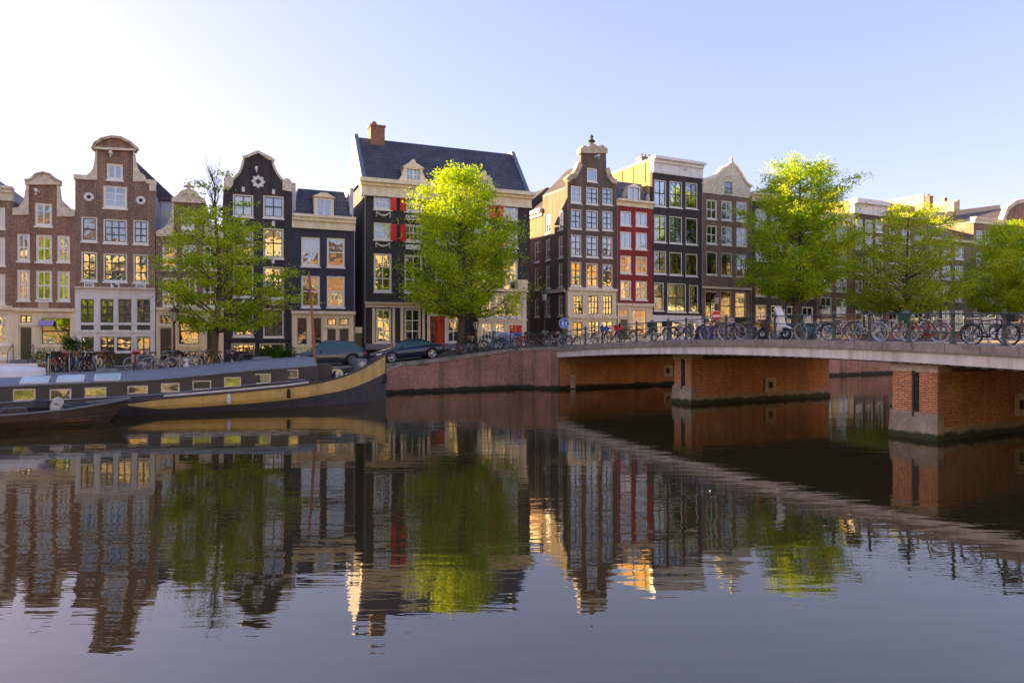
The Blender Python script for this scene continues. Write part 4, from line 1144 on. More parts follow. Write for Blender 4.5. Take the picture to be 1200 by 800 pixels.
base_rows = [(h.F.loc(675, b)[1], h.F.loc(675, a)[1]) for a, b in ((245, 268), (275, 301), (307, 336), (346, 370))]
g = side_house("side_street_house", "narrow brick house behind the corner house with sunlit upper floors", 4.35, 8.6, EAVE_I - 1.4, "brick_orange", ['amber', 'mid'], base_rows[1:], "roof_tile")
g2 = side_house("side_street_house", "farther brick house up the side street with dormer and tall chimney against the sky", 8.65, 17, EAVE_I - .6, "brick_orange", ['amber', 'mid'], base_rows, "roof_tile")
chimney(g2, 1.2, 1.5, EAVE_I, EAVE_I + 3.4, .9, .9, "plaster_ochre")
m = MB(); m.box(3.0, 4.6, -.1, 1.6, EAVE_I - .3, EAVE_I + 1.5); m.prism([(2.8, EAVE_I + 1.5), (4.8, EAVE_I + 1.5), (3.8, EAVE_I + 2.2)], -.15, 1.7); m.build("dormer", "cream_paint", g2.root)
# a house closing the side street
ec = (c0[0] - d_side[0] * 40, c0[1] - d_side[1] * 40)
m = MB(); m.box(-9, 14, 0, 8, -.5, 13); o = thing("side_street_house", "distant brick house closing the far end of the side street", "house", (ec[0] - 8, ec[1] - 2, h.z0), ANG)
m.build("wall", "brick_orange", o); m = MB(); m.hexa([(-9, 0, 13.01), (14, 0, 13.01), (14, 8, 13.01), (-9, 8, 13.01), (-9, 3.5, 16), (14, 3.5, 16), (14, 4.5, 16), (-9, 4.5, 16)]); m.build("roof", "roof_tile", o)

# --- J: red house -----------------------------------------------------------------------------------
h = House("canal_house", "narrow deep red painted house with blue grey mansard roof and yellow lit ground floor", LINE_R, 722, 764.5, depth=10)
for k, (a, b_) in enumerate(((248, 265), (272, 292), (300, 321), (329, 351))):
    h.win(727, a - .5, 740, b_ - .5, 2, 1 if k < 2 else 2, ('curt', 'curt', 'gold', 'curt')[k]); h.win(745, a + .5, 758.5, b_ + .5, 2, 1 if k < 2 else 2, ('curt', 'curt', 'amber', 'curt')[k])
h.wall([(722, 240), (764.5, 244)], "brick_red_paint", zb=h.F.loc(743, 358)[1])
h.win(726, 362, 736.5, 370, 2, 1, 'gold', 'cream_paint', 'cream_paint', case=.06); h.win(726, 373, 736.5, 398, door='door_dark', frame='cream_paint')
h.win(740.5, 363, 757.5, 394, 1, 2, 'gold', 'cream_paint', 'cream_paint', case=.07)
h.wall([(722, 358), (764.5, 358)], "cream_paint", "shopfront", yf=-.05, thick=.4)
h.slab(722, 355.5, 764.5, 359, "cream_paint", "shop_cornice", .22, 0)
z1 = h.F.loc(743, 235)[1]; z2 = h.F.loc(743, 243)[1]
m = MB(); m.box(0, h.L, -.15, .4, z2, z1 - .2); m.box(0, h.L, -.4, .402, z1 - .2, z1); m.build("cornice", "cream_paint", h.root)
zt = h.F.loc(743, 217)[1] + .5
m = MB(); m.hexa([(0.02, .05, z1), (h.L - .02, .05, z1), (h.L - .02, h.depth, z1), (.02, h.depth, z1), (.35, 1.2, zt), (h.L - .35, 1.2, zt), (h.L - .35, h.depth - 1, zt), (.35, h.depth - 1, zt)]); m.build("roof", "roof_blue_slate", h.root)
a = h.F.loc(736, 230)[0]; b_ = h.F.loc(750, 230)[0]; zd = h.F.loc(743, 220)[1]
m = MB(); m.box(a, a + .12, -.02, 1.3, z1, zd); m.box(b_ - .12, b_, -.02, 1.3, z1, zd); m.box(a + .12, b_ - .12, .4, 1.3, z1, zd); m.prism([(a - .15, zd), (b_ + .15, zd), ((a + b_) / 2, zd + .35)], -.08, 1.3); dm = m.build("dormer", "window_white", h.root)
m = MB(); m.box(a + .12, b_ - .12, .05, .08, z1, zd); m.build("pane", "window_glass", dm); m = MB(); m.box(a + .12, b_ - .12, .2, .24, z1, zd); m.build("curtain", "curtain_white", dm)
m = MB(); x = (a + b_) / 2; m.box(x - .05, x + .05, 0, .05, z1, zd); m.build("mullion", "window_white", dm)
for px in (730, 758.5):
    x, z = h.F.loc(px, 232); m = MB(); m.lathe((x, -.1, z1), [(.12, 0), (.2, .3), (.12, .55), (.04, .7)], 8); m.build("finial", "stone_old", h.root)
h.body(z1 - .1, "plaster_ochre"); h.finish(); drainpipe(h, 722.6, 245)

# --- K: black tall house ------------------------------------------------------------------------------
h = House("canal_house", "tall black house with broad white cornice and large windows beside the red house", LINE_R, 764.5, 823, depth=14)
for k, (a, b_) in enumerate(((211, 242), (252, 284), (294, 321))):
    for j, (x0, x1) in enumerate(((766.5, 781), (784.5, 799.5), (803.5, 817.5))):
        h.win(x0, a + j * 1.7, x1, b_ + j * 1.3, 2, 2, ('curt', 'mid', 'amber')[k] if not (k == 0 and j == 1) else 'mid', sash='sash_dark')
h.win(766.5, 331, 778, 364, 1, 2, 'curt', sash='sash_dark'); h.win(782, 332, 804, 365.5, 2, 2, 'warm', sash='sash_dark'); h.win(807.5, 334, 818.5, 366, 1, 2, 'warm', sash='sash_dark')
h.wall([(764.5, 200), (823, 208)], "brick_black", zb=h.F.loc(794, 369)[1])
h.win(769, 377, 781, 397, 2, 2, 'curt', 'white_paint'); h.win(786, 377, 797, 397, 2, 2, 'curt', 'white_paint'); h.win(800, 377, 817, 397, 3, 2, 'curt', 'white_paint')
h.wall([(764.5, 369), (823, 370)], "white_paint", "shopfront", yf=-.05, thick=.4)
z1 = h.F.loc(794, 187.5)[1]; z2 = h.F.loc(794, 206)[1]
m = MB(); m.box(0, h.L, -.1, .4, z2, z1 - .55); m.box(0, h.L, -.25, .402, z1 - .55, z1 - .25); m.box(-.08, h.L + .08, -.5, .404, z1 - .25, z1); m.build("cornice", "white_paint", h.root)
h.body(z1 - .25, "plaster_ochre"); h.roof_flat(z1 - .24)
for k in range(7):
    m = MB(); m.box(-.06, .02, 1 + k * 1.8, 1.25 + k * 1.8, z1 - 2.2, z1 - .3); m.build("wall_brace", "plaster_ochre", h.root)
h.finish()
hoist(h, 801, 199); drainpipe(h, 822, 212)
chimney(h, 1.6, 3.4, z1 - .1, z1 + .7, 1.0, .8, "stone_grey", 3)

# --- L: brown bell gable --------------------------------------------------------------------------------
h = House("canal_house", "brown brick house with cream bell gable and golden lit middle windows", LINE_R, 823, 880, depth=12)
h.win(848.5, 213, 858, 228, 1, 2, 'mid', 'stone_gable', 'sash_dark', case=.06)
for k, (a, b_) in enumerate(((234, 257), (264, 286), (295, 322))):
    for j, x0 in enumerate((828, 845.5, 863)):
        h.win(x0, a + j * 1.3, x0 + 12.5, b_ + j * 1.3, 2, 2, ('mid', 'curt', 'gold')[k] if not (k == 2 and j == 2) else 'gg', sash='window_white' if k < 2 else 'sash_dark')
h.wall([(823, 226), (880, 231)], "brick_purple", zb=h.F.loc(852, 339)[1])
h.win(826, 341, 840, 372, 2, 2, 'gold', 'cream_paint', 'sash_dark'); h.win(844, 341, 857, 376, 1, 2, 'mid', 'cream_paint', 'sash_dark'); h.win(861, 342, 874, 377, 1, 2, 'mid', 'cream_paint', 'sash_dark')
h.win(826, 377, 840, 400, 2, 2, 'gold', 'cream_paint', 'sash_dark')
h.wall([(823, 339), (880, 340)], "brick_purple", "shopfront", yf=-.04, thick=.4)
h.slab(823, 336.5, 880, 339, "cream_paint", "shop_cornice", .15, 0)
h.w_keep = None
gp = [(823, 227), (823, 216), (829, 213), (836, 210), (842, 203), (848, 197), (853, 193), (859, 189), (863, 196), (868, 205), (873, 214), (879, 220), (880, 231)]
P_ = h.L2(gp); hole = next(w for w in h.w if w['r'][1] == 213)
lastz = min(p[1] for p in P_)
mbx = h.wall(h.L2(gp[1:-1]), "stone_gable", "gable", yf=-.06, thick=.42, zb=h.F.loc(850, 229)[1], local=True)
h.coping([(822, 215), (829, 212), (836, 209), (842, 202), (848, 196)], "cream_paint", "gable_coping", .2, -.18); h.coping([(862, 195), (868, 204), (873, 213), (880, 219)], "cream_paint", "gable_coping", .2, -.18)
m = MB(); x, z = h.F.loc(858, 192); m.lathe((x, .1, z), [(.25, 0), (.12, .2), (.2, .4), (.03, .8)], 8); m.build("finial", "stone_gable", h.root)
hoist(h, 853, 207)
h.body(h.F.loc(850, 229)[1], "brick_purple"); h.roof_gable(h.F.loc(850, 229)[1], h.F.loc(856, 203)[1], "roof_slate"); h.finish(); drainpipe(h, 879.5, 232)

# --- M: charcoal house behind the big tree -----------------------------------------------------------------
h = House("canal_house", "charcoal painted house with white windows behind the tallest tree", LINE_R, 880, 957, depth=10)
for k, (a, b_) in enumerate(((245, 270), (284, 306), (325, 347), (357, 376))):
    for j, x0 in enumerate((885.5, 903.5, 922, 940)):
        h.win(x0, a + j * .8, x0 + 13, b_ + j * .8, 2, 2, ('mid', 'gg', 'amber', 'gold')[k] if (j + k) % 2 else 'curt')
h.wall([(880, 238), (957, 242)], "brick_charcoal")
z1 = h.F.loc(918, 230)[1]; m = MB(); m.box(0, h.L, -.15, .4, z1 - .9, z1 - .25); m.box(0, h.L, -.45, .402, z1 - .25, z1); m.build("cornice", "cream_paint", h.root)
h.body(z1 - .5, "brick_charcoal"); h.roof_gable(z1 - .4, z1 + 1.2, "roof_slate", hip=2, y0=1.2); h.finish()
# --- N --------------------------------------------------------------------------------------------------------
h = House("canal_house", "lower reddish brick house between the charcoal house and the white corniced one", LINE_R, 957, 1000, depth=10)
for k, (a, b_) in enumerate(((262, 282), (292, 312), (322, 341), (348, 369))):
    for j, x0 in enumerate((962, 980)): h.win(x0, a + j, x0 + 13, b_ + j, 2, 2, ('curt', 'amber', 'mid', 'gg')[(k + j) % 4])
h.wall([(957, 256), (1000, 258)], "brick_red_brown", zb=h.F.loc(978, 373)[1])
h.win(965, 378, 976, 396, 2, 2, 'amber', 'cream_paint'); h.win(983, 378, 995, 396, 2, 2, 'warm', 'cream_paint')
h.wall([(957, 373), (1000, 373)], "cream_paint", "shopfront", yf=-.04, thick=.38)
h.slab(957, 250, 1000, 258, "cream_paint", "cornice", .35, .4, 0, 2)
z = h.F.loc(978, 255)[1]; h.body(z, "brick_red_brown"); h.roof_flat(z); h.finish()
# --- O --------------------------------------------------------------------------------------------------------
h = House("canal_house", "dark brown house with tall white cornice between the big tree and the next one", LINE_R, 1000, 1038, depth=13)
for k, (a, b_) in enumerate(((257, 271), (276, 292), (301, 321), (329, 347), (356, 386))):
    for j, x0 in enumerate((1002.5, 1014, 1026)): h.win(x0, a + j * .7, x0 + 9, b_ + j * .7, 2, 2, ('curt', 'curt', 'mid', 'gg', 'gold')[k], case=.08)
h.wall([(1000, 250), (1038, 253)], "brick_dark_brown")
z1 = h.F.loc(1019, 235)[1]; m = MB(); m.box(0, h.L, -.12, .4, z1 - 1.6, z1 - .5); m.box(-.05, h.L + .05, -.5, .402, z1 - .5, z1); m.build("cornice", "white_paint", h.root)
h.body(z1 - .2, "plaster_ochre"); h.roof_flat(z1 - .18); h.finish()
# --- P --------------------------------------------------------------------------------------------------------
h = House("canal_house", "brick house with golden sunlit parapet behind the second tree from the right", LINE_R, 1038, 1086, depth=12)
for k, (a, b_) in enumerate(((268, 285), (292, 309), (316, 333), (340, 358), (364, 388))):
    for j, x0 in enumerate((1042, 1057, 1072)): h.win(x0, a + j * .7, x0 + 10, b_ + j * .7, 2, 2, ('curt', 'mid', 'curt', 'warm', 'gold')[(k + j) % 5], case=.08)
h.wall([(1038, 262), (1086, 264)], "brick_brown")
z1 = h.F.loc(1060, 250)[1]; m = MB(); m.box(0, h.L, -.3, .4, z1 - .6, z1); m.build("cornice", "cream_paint", h.root)
m = MB(); m.box(.3, h.L - .3, 1.2, 6, z1 - .2, z1 + 1.3); m.build("roof_storey", "plaster_ochre", h.root)
h.body(z1 - .2, "plaster_ochre"); h.roof_flat(z1 - .19); h.finish()
# --- Q --------------------------------------------------------------------------------------------------------
h = House("canal_house", "brick house with dark tiled roof below a cream sunlit terrace wall", LINE_R, 1086, 1141, depth=9)
for k, (a, b_) in enumerate(((287, 303), (310, 327), (334, 352), (362, 386))):
    for j, x0 in enumerate((1090, 1104, 1119)): h.win(x0, a + j * .7, x0 + 11, b_ + j * .7, 2, 2, ('mid', 'curt', 'warm', 'amber')[(k + j) % 4], case=.08)
h.wall([(1086, 281), (1141, 284)], "brick_purple")
z1 = h.F.loc(1113, 280)[1]; m = MB(); m.box(0, h.L, -.3, .4, z1 - .3, z1); m.build("cornice", "cream_paint", h.root)
h.body(z1 - .2, "brick_purple"); m = MB(); m.hexa([(0, .1, z1), (h.L, .1, z1), (h.L, 9, z1), (0, 9, z1), (.1, 3.4, z1 + 2.1), (h.L - .1, 3.4, z1 + 2.1), (h.L - .1, 5, z1 + 2.1), (.1, 5, z1 + 2.1)]); m.build("roof", "roof_tile", h.root); h.finish()
chimney(h, h.L * .55, 3.5, z1 + 1.2, z1 + 2.9, .6, .6)
# --- Q2: long cream building behind ------------------------------------------------------------------------------
LB = ((LINE_R[0][0] - .448 * 10.5, LINE_R[0][1] + .894 * 10.5), LINE_R[1])
h = House("apartment_block", "long cream sunlit block with roof terrace rising behind the row at right", LB, 1078, 1172, depth=12)
h.root['category'] = "apartment block"
z1 = h.F.loc(1160, 243)[1]
h.wall([(1078, 252), (1172, 240)] , "block_cream"); h.body(z1 - 1.5, "block_cream")
m = MB(); m.box(0, .3, -.5, 12, z1 - 1.8, z1 + .4); m.box(h.L * .4, h.L * .43, -.5, 12, z1 - 2.6, z1 + .3); m.build("terrace_wall", "block_cream", h.root)
chimney(h, 5.2, 2, z1 - 1.5, z1 + .8, .8, .8); chimney(h, 10.5, 3, z1 - 1.5, z1 + 1.2, .6, .6, "metal_black", 0); h.finish()
# --- R --------------------------------------------------------------------------------------------------------
h = House("canal_house", "house with white arched ground floor beside the tree at the right edge", LINE_R, 1141, 1173, depth=10)
for k, (a, b_) in enumerate(((270, 287), (295, 313), (321, 343))):
    for j, x0 in enumerate((1144, 1153.5, 1163)): h.win(x0, a + j * .5, x0 + 8, b_ + j * .5, 2, 2, ('curt', 'mid', 'warm')[(k + j) % 3], case=.07)
h.wall([(1141, 262), (1173, 264)], "brick_brown", zb=h.F.loc(1157, 350)[1])
for j, x0 in enumerate((1145, 1154.5, 1164)): h.win(x0, 362, x0 + 6, 386, 1, 2, 'mid', 'white_paint', case=.05)
h.wall([(1141, 350), (1173, 350)], "white_paint", "shopfront", yf=-.04, thick=.38)
m = MB()
for j, x0 in enumerate((1148, 1157.5, 1167)):
    x, z = h.F.loc(x0, 362); m.tube((x, -.1, z), (x, -.04, z), .42, n=16)
m.build("arch_tops", "sash_dark", h.root)
h.slab(1141, 348, 1173, 351, "white_paint", "shop_cornice", .2, 0); h.slab(1141, 256, 1173, 263, "cream_paint", "cornice", .3, .4, 0, 2)
z = h.F.loc(1157, 262)[1]; h.body(z, "brick_brown"); h.roof_flat(z); h.finish()
h = House("canal_house", "dark red brick house with arched pediment at the right edge of the photo", LINE_R, 1173, 1240, depth=10)
for k, (a, b_) in enumerate(((268, 288), (296, 318), (326, 348))):
    for j, x0 in enumerate((1178, 1194, 1210, 1224)): h.win(x0, a, x0 + 11, b_, 2, 2, ('curt', 'amber')[(k + j) % 2], case=.08)
h.win(1178, 364, 1200, 392, 3, 1, 'gold', 'cream_paint', 'sash_dark')
h.wall([(1173, 262), (1180, 245), (1190, 238), (1206, 235), (1222, 238), (1232, 246), (1240, 262)], "brick_red_brown")
h.coping([(1173, 262), (1180, 244), (1190, 237), (1206, 234), (1222, 237), (1232, 245), (1240, 262)], "stone_gable", "gable_coping", .5, -.2)
z = h.F.loc(1200, 264)[1]; h.body(z, "brick_brown"); h.roof_gable(z, h.F.loc(1206, 240)[1], "roof_tile"); h.finish()

# --- the row across the water behind the photographer (mirrored in the panes, walls made pale for warm bounce) ---------------------------------
def near_house(u0, w, hh, mat, k):
    x, y = UV(u0 + w, -52)
    nm = ("cream plastered", "orange brick", "pale cream", "ochre plastered")[k % 4]
    r = thing("opposite_house", nm + " gabled house out of frame, " + ORDN[k] + " of the sunlit row behind the photographer", "house", (x, y, 1.9), ANG + math.pi, "sunlit houses behind the photographer")
    m = MB(); m.box(0, w - .02, 0, 9, -.5, hh); m.build("wall", mat, r)
    m = MB(); m.prism([(0, hh + .01), (w - .02, hh + .01), (w / 2, hh + 3.2)], 0.1, 9); m.build("roof", "roof_tile", r)
    m = MB()
    nb = max(2, int(w / 2.1))
    for fl in range(int(hh / 3.3)):
        for q in range(nb):
            xc = w * (q + .5) / nb; z = 1.0 + fl * 3.3
            m.box(xc - .62, xc + .62, -.06, .0, z - .1, z + 2.0, 0); m.box(xc - .5, xc + .5, -.08, -.06, z, z + 1.9, 1)
    m.build("windows", ["window_white", "car_glass"], r)
u_ = -95
ORDN = "first second third fourth fifth sixth seventh eighth ninth tenth eleventh twelfth thirteenth fourteenth fifteenth sixteenth seventeenth eighteenth nineteenth twentieth twenty-first twenty-second".split()
for k in range(22):
    w = 7.5 + (k * 37 % 5) * .8
    near_house(u_, w, 11.5 + (k * 53 % 7) * .9, ("sunlit_ochre", "brick_orange", "sunlit_ochre", "plaster_ochre")[k % 4], k); u_ += w

# --- houses added left of the frame, tall enough to shade canal and bridge ----------------------
xx_, yy_ = LINE_L[0][0] - LINE_L[1][0] * 9.6, LINE_L[0][1] - LINE_L[1][1] * 9.6
for k in range(11):
    w = 6.2 + (k * 31 % 4) * .7; hh = 15.4 + (k * 47 % 5) * .5
    xx_ -= LINE_L[1][0] * w; yy_ -= LINE_L[1][1] * w
    r = thing("canal_house", "brown gabled house out of frame, %s beyond the left edge of the photo" % ORDN[k], "house", (xx_, yy_, 1.64), math.atan2(LINE_L[1][1], LINE_L[1][0]), "houses beyond the left edge")
    m = MB(); m.box(0, w - .02, 0, 11, -.5, hh); m.build("wall", "brick_brown", r)
    m = MB(); m.prism([(0, hh + .01), (w - .02, hh + .01), (w / 2, hh + 3.0)], 0.1, 11); m.build("roof", "roof_tile", r)
    for fl in range(3):
        for q in range(3):
            xc = w * (q + .5) / 3; z = 4.2 + fl * 3.1
            m = MB(); m.box(xc - .55, xc + .55, -.05, -.0, z - .1, z + 1.9, 0); m.box(xc - .44, xc + .44, -.07, -.05, z, z + 1.8, 1); m.build("window", ["window_white", "car_glass"], r)
# ------------------------------------------------------------------ the bridge
def at_u(px, u):
    r = (px - 600) / F
    bx, by = UV(u, 0)
    return (r * by - bx) / (-0.452 - r * 0.892)

BR = thing("canal_bridge", "low three span canal bridge with white fascia, brick piers and green railings", "bridge", (Q0[0], Q0[1], 0), ANG)
def deck_part(name, mat, u0, u1, dz0, dz1, v0=0.3, v1=-36.3, n=40):
    m = MB()
    vs = [v0 + (v1 - v0) * i / n for i in range(n + 1)]
    vv = []
    for v_ in vs:
        z = deck_z(v_)
        vv += [(u0, v_, z + dz0), (u1, v_, z + dz0), (u1, v_, z + dz1), (u0, v_, z + dz1)]
    ff = []
    for i in range(n):
        a, b_ = 4 * i, 4 * i + 4
        ff += [(a, a + 1, b_ + 1, b_), (a + 1, a + 2, b_ + 2, b_ + 1), (a + 2, a + 3, b_ + 3, b_ + 2), (a + 3, a, b_, b_ + 3)]
    ff += [(0, 3, 2, 1), (4 * n, 4 * n + 1, 4 * n + 2, 4 * n + 3)]
    m.add(vv, ff)
    return m.build(name, mat, BR)
deck_part("deck", "concrete_dark", 0.12, 11.9, -0.5, -0.10)
deck_part("roadway", "asphalt", 2.2, 9.8, -0.097, -0.085)
deck_part("footway", "paving", 0.36, 2.2, -0.096, 0.0); deck_part("footway", "paving", 9.8, 11.64, -0.096, 0.0)
deck_part("kerb_stone", "jointed_stone", -0.2, 0.355, -0.27, 0.03); deck_part("kerb_stone", "kerb_stone", 11.645, 12.2, -0.27, 0.03)
deck_part("fascia", "fascia_white", -0.10, 0.118, -0.66, -0.272); deck_part("fascia", "fascia_white", 11.902, 12.1, -0.66, -0.272)
cb = None
for k in range(80):
    v_ = -0.6 - k * 0.45
    if cb is None:
        m = MB(); m.box(-0.07, 11.85, -0.05, 0.05, -0.03, 0.06); m.box(-0.07, 11.85, -0.12, 0.12, -0.05, -0.03); cb = m.build("cross_beam", "concrete_dark", BR)
        o = cb
    else:
        o = cb.copy(); COL.objects.link(o); o.parent = BR
    o.location = (0, v_, deck_z(v_) - 0.665)
m = MB(); m.box(0.35, 12, -0.16, 0.0, 1.72, 2.03); m.build("bearing_ledge", "beam_tan", BR)
m = MB(); m.box(0.05, 12.0, 0.02, 0.8, -1.2, 2.55); m.build("abutment", "brick_pier", BR)
m = MB(); m.box(0.9, 1.25, -.05, .02, 0.05, 0.9); m.build("corner_stone", "stone_old", BR)
m = MB(); m.box(-0.1, 12.1, -37.4, -36.2, -1.2, 2.3); m.build("abutment", "brick_pier", BR)
def niche(u, v, z, parent, s=.42):
    m = MB(); m.box(u - s, u + s, v - .05, v, z - s, z - s * .42); m.box(u - s, u + s, v - .05, v, z + s * .42, z + s)
    m.box(u - s, u - s * .42, v - .05, v, z - s * .42, z + s * .42); m.box(u + s * .42, u + s, v - .05, v, z - s * .42, z + s * .42)
    m.box(u - s * .42, u + s * .42, v - .012, v - .005, z - s * .42, z + s * .42, 1)
    return m.build("niche_stone", ["stone_old", "room_dark"], parent)
def pier(u0, u1, v0, v1):
    m = MB(); m.box(u0, u1, v0, v1, -1.2, 2.3); p = m.build("pier", "brick_pier", BR)
    m = MB()
    m.hexa([(u0 - .22, v0 - .13, -1.2), (u1 + .1, v0 - .13, -1.2), (u1 + .1, v1 + .13, -1.2), (u0 - .22, v1 + .13, -1.2),
            (u0 - .06, v0 - .03, .42), (u1 + .02, v0 - .03, .42), (u1 + .02, v1 + .03, .42), (u0 - .06, v1 + .03, .42)])
    m.hexa([(u0 - .22, v0 - .13, -1.1), (u0 + .25, v0 - .13, -1.1), (u0 + .25, v1 + .13, -1.1), (u0 - .22, v1 + .13, -1.1),
            (u0 - .08, v0 - .05, .92), (u0 + .25, v0 - .05, .92), (u0 + .25, v1 + .05, .92), (u0 - .08, v1 + .05, .92)])
    m.build("stone_base", "stone_moss", p)
    m = MB(); m.box(u0 - .06, u0 + .7, v0 - .05, v1 + .05, 2.302, 2.62); m.box(u0 + .7, u1, v0, v1, 2.302, 2.55, 1); m.build("cap_stone", ["stone_old", "concrete_dark"], p)
    vc = (v0 + v1) / 2
    m = MB(); m.tube((u0 - .07, vc, .75), (u0 - .07, vc, 2.35), .05); m.box(u0 - .03, u0 + .0, vc - .16, vc - .06, .8, 2.3); m.build("drain_pipe", "metal_black", p)
    return p
m_, t_, b_s = new_mat("stone_moss")
v_ = objvec(t_)
c_ = mixc(t_, 1.0, (0.40, 0.32, 0.21), ramp(t_, noise(t_, v_, 2.5, 6, .7), [(0.3, (0.5,) * 3), (0.7, (1.2,) * 3)]), 'MULTIPLY')
g_ = t_.nodes.new("ShaderNodeNewGeometry"); s_ = t_.nodes.new("ShaderNodeSeparateXYZ"); t_.links.new(g_.outputs["Position"], s_.inputs[0])
ad_ = t_.nodes.new("ShaderNodeMath"); ad_.operation = 'MULTIPLY_ADD'; t_.links.new(noise(t_, v_, 2.0), ad_.inputs[0]); ad_.inputs[1].default_value = -.35; t_.links.new(s_.outputs[2], ad_.inputs[2])
t_.links.new(mixc(t_, ramp(t_, ad_.outputs[0], [(0.0, (1,) * 3), (0.1, (0,) * 3)]), c_, (0.035, 0.04, 0.01)), b_s.inputs["Base Color"])
b_s.inputs["Roughness"].default_value = .85; bump(t_, b_s, noise(t_, v_, 9, 5), .4, .03)
p1 = pier(1.1, 11.5, -11.5, -10.15); p2 = pier(0.25, 11.5, -24.6, -23.0)
def u_on(px, v): return at_v(px, v)[0]
niche(u_on(903, -11.55), -11.53, .82 + .0, p1, .40); niche(u_on(1197, -24.65), -24.63, 1.0, p2, .42); niche(u_on(783, -.05), 0.018, 1.0, BR, .42)

# railings: posts of cast iron and three tubes
post = None
def rail_post(u, v):
    global post
    if post is None:
        m = MB(); m.lathe((0, 0, 0), [(.11, -.02), (.11, .05), (.062, .1), (.055, .3), (.062, .34), (.055, .38), (.05, .64), (.068, .68), (.05, .72), (.048, .93), (.072, .96), (.072, 1.04), (.04, 1.07), (.048, 1.11), (.02, 1.15)], 10)
        post = m.build("railing_post", "rail_green", BR, smooth=True); o = post
    else:
        o = post.copy(); COL.objects.link(o); o.parent = BR
    o.location = (u, v, deck_z(v) + .03)
POSTPX = [660, 686, 706, 726, 746, 764, 783, 804, 826, 851, 878, 908, 940, 977, 1019, 1065, 1117, 1177]
pv = [at_u(p, 0.1) for p in POSTPX]
while pv[-1] > -35.5: pv.append(pv[-1] - 1.45)
for v_ in pv: rail_post(0.1, v_)
fv = [0.0 - 1.45 * k for k in range(25)]
for v_ in fv: rail_post(11.9, v_)
for u_, vs_ in ((0.1, pv), (11.9, fv)):
    for dz, r_ in ((1.0, .024), (.67, .017), (.36, .017)):
        m = MB(); m.path([(u_, v_, deck_z(v_) + .03 + dz) for v_ in vs_], r_, 6); m.build("railing_tube", "rail_green", BR)
# iron railing going down along the quay from the bridge's end
qr = thing("quay_railing", "short green iron railing curving down from the bridge end along the quay", "railing", (Q0[0], Q0[1], 0), ANG)
pts = [(-.05, -.1), (-.7, .7), (-1.4, 1.6), (-2.4, 2.35), (-3.6, 2.4)]
for (u_, v_) in pts[1:]:
    m = MB(); m.lathe((u_, v_, street_z(u_) + .03), [(.08, 0), (.05, .1), (.045, .9), (.06, .95), (.03, 1.02)], 8); m.build("post", "rail_green", qr)
for dz in (.9, .5):
    m = MB(); m.path([(u_, v_, street_z(u_) + .03 + dz) for (u_, v_) in pts], .02, 6); m.build("rail", "rail_green", qr)

# ------------------------------------------------------------------ the houseboat
def interp(u, ks, vs_): return float(np.interp(u, ks, vs_))
VB = -1.7
BG = thing("houseboat", "long black barge houseboat with tan bow stripe and row of small cabin windows", "houseboat", (*UV(0, VB), 0), ANG)
HU = [-39, -36, -30, -24, -20, -18, -17, -16, -15, -14.2, -13.4, -12.8, -12.3]
HB = [1.9, 2.5, 2.6, 2.6, 2.58, 2.45, 2.25, 1.95, 1.55, 1.15, .72, .38, .07]
HS = [1.0, .8, .68, .72, .93, 1.05, 1.13, 1.24, 1.43, 1.66, 1.97, 2.25, 2.48]
def hb(u): return interp(u, HU, HB)
def hs(u): return interp(u, HU, HS)
st = [-39 + .6 * k for k in range(37)] + [-17 + .26 * k for k in range(19)]
st = sorted(set([s for s in st if s <= -12.3] + [-12.3]))
def hull_mesh(st, hb, hs, deckz, flare=.12, wl=.94, rim=.07, bow_rake=0.0):
    m = MB(); rows = []
    for u in st:
        B, S = hb(u), hs(u); dz = min(deckz(u), S - .02)
        prof = [(B * .55, -.7), (B * .85, -.35), (B * wl, 0.0), (B + flare * .5, S * .55), (B + flare, S), (max(B + flare - rim, .0), S), (max(B + flare - rim * 1.3, .0), dz)]
        k = bow_rake
        row = [(u + k * max(z, -.3) * .35, -b_, z) for b_, z in prof] + [(u + k * max(z, -.3) * .35, b_, z) for b_, z in reversed(prof)]
        rows.append(row)
    n = len(rows[0]); vs = [p for r in rows for p in r]; fs = []
    for i in range(len(rows) - 1):
        for j in range(n - 1):
            fs.append((i * n + j, i * n + j + 1, (i + 1) * n + j + 1, (i + 1) * n + j))
    fs.append(tuple(range(n))); fs.append(tuple((len(rows) - 1) * n + j for j in range(n))[::-1])
    m.add(vs, fs); return m
rake = 0.5
def rk(u, z): 
    w = max(0, min(1, (u + 17) / 4.7)); return u
hm = hull_mesh(st, hb, hs, lambda u: 0.62 if u < -16 else interp(u, [-16, -12.5], [.95, 1.5]))
hm.build("hull", "hull_black", BG, smooth=False)
def side_strip(name, mat, us_, zt, zb, proud, half, flare=.12, both=True, thick=.05):
    for sgn in ((-1, 1) if both else (-1,)):
        m = MB(); vv = []
        NR = 5
        for u in us_:
            B = half(u); S = hs(u)
            def yo(z):
                f = max(0, min(1, z / S)); return (B * .94 + (B + flare * .5 - B * .94) * f / .55 if f < .55 else B + flare * .5 + flare * .5 * (f - .55) / .45) + proud
            a, b_ = zt(u), zb(u); zk = min(max(.55 * S, b_ + .01), a - .01)
            zz = [b_, (b_ + zk) / 2, zk, (zk + a) / 2, a]
            vv += [(u, sgn * yo(z), z) for z in zz] + [(u, sgn * (yo(z) - thick), z) for z in reversed(zz)]
        ff = []; nn = 2 * NR
        for i in range(len(us_) - 1):
            p, q = nn * i, nn * i + nn
            ff += [(p + j, p + (j + 1) % nn, q + (j + 1) % nn, q + j) for j in range(nn)]
        L_ = nn * (len(us_) - 1); ff += [tuple(range(nn))[::-1], tuple(L_ + j for j in range(nn))]
        m.add(vv, ff); m.build(name, mat, BG)
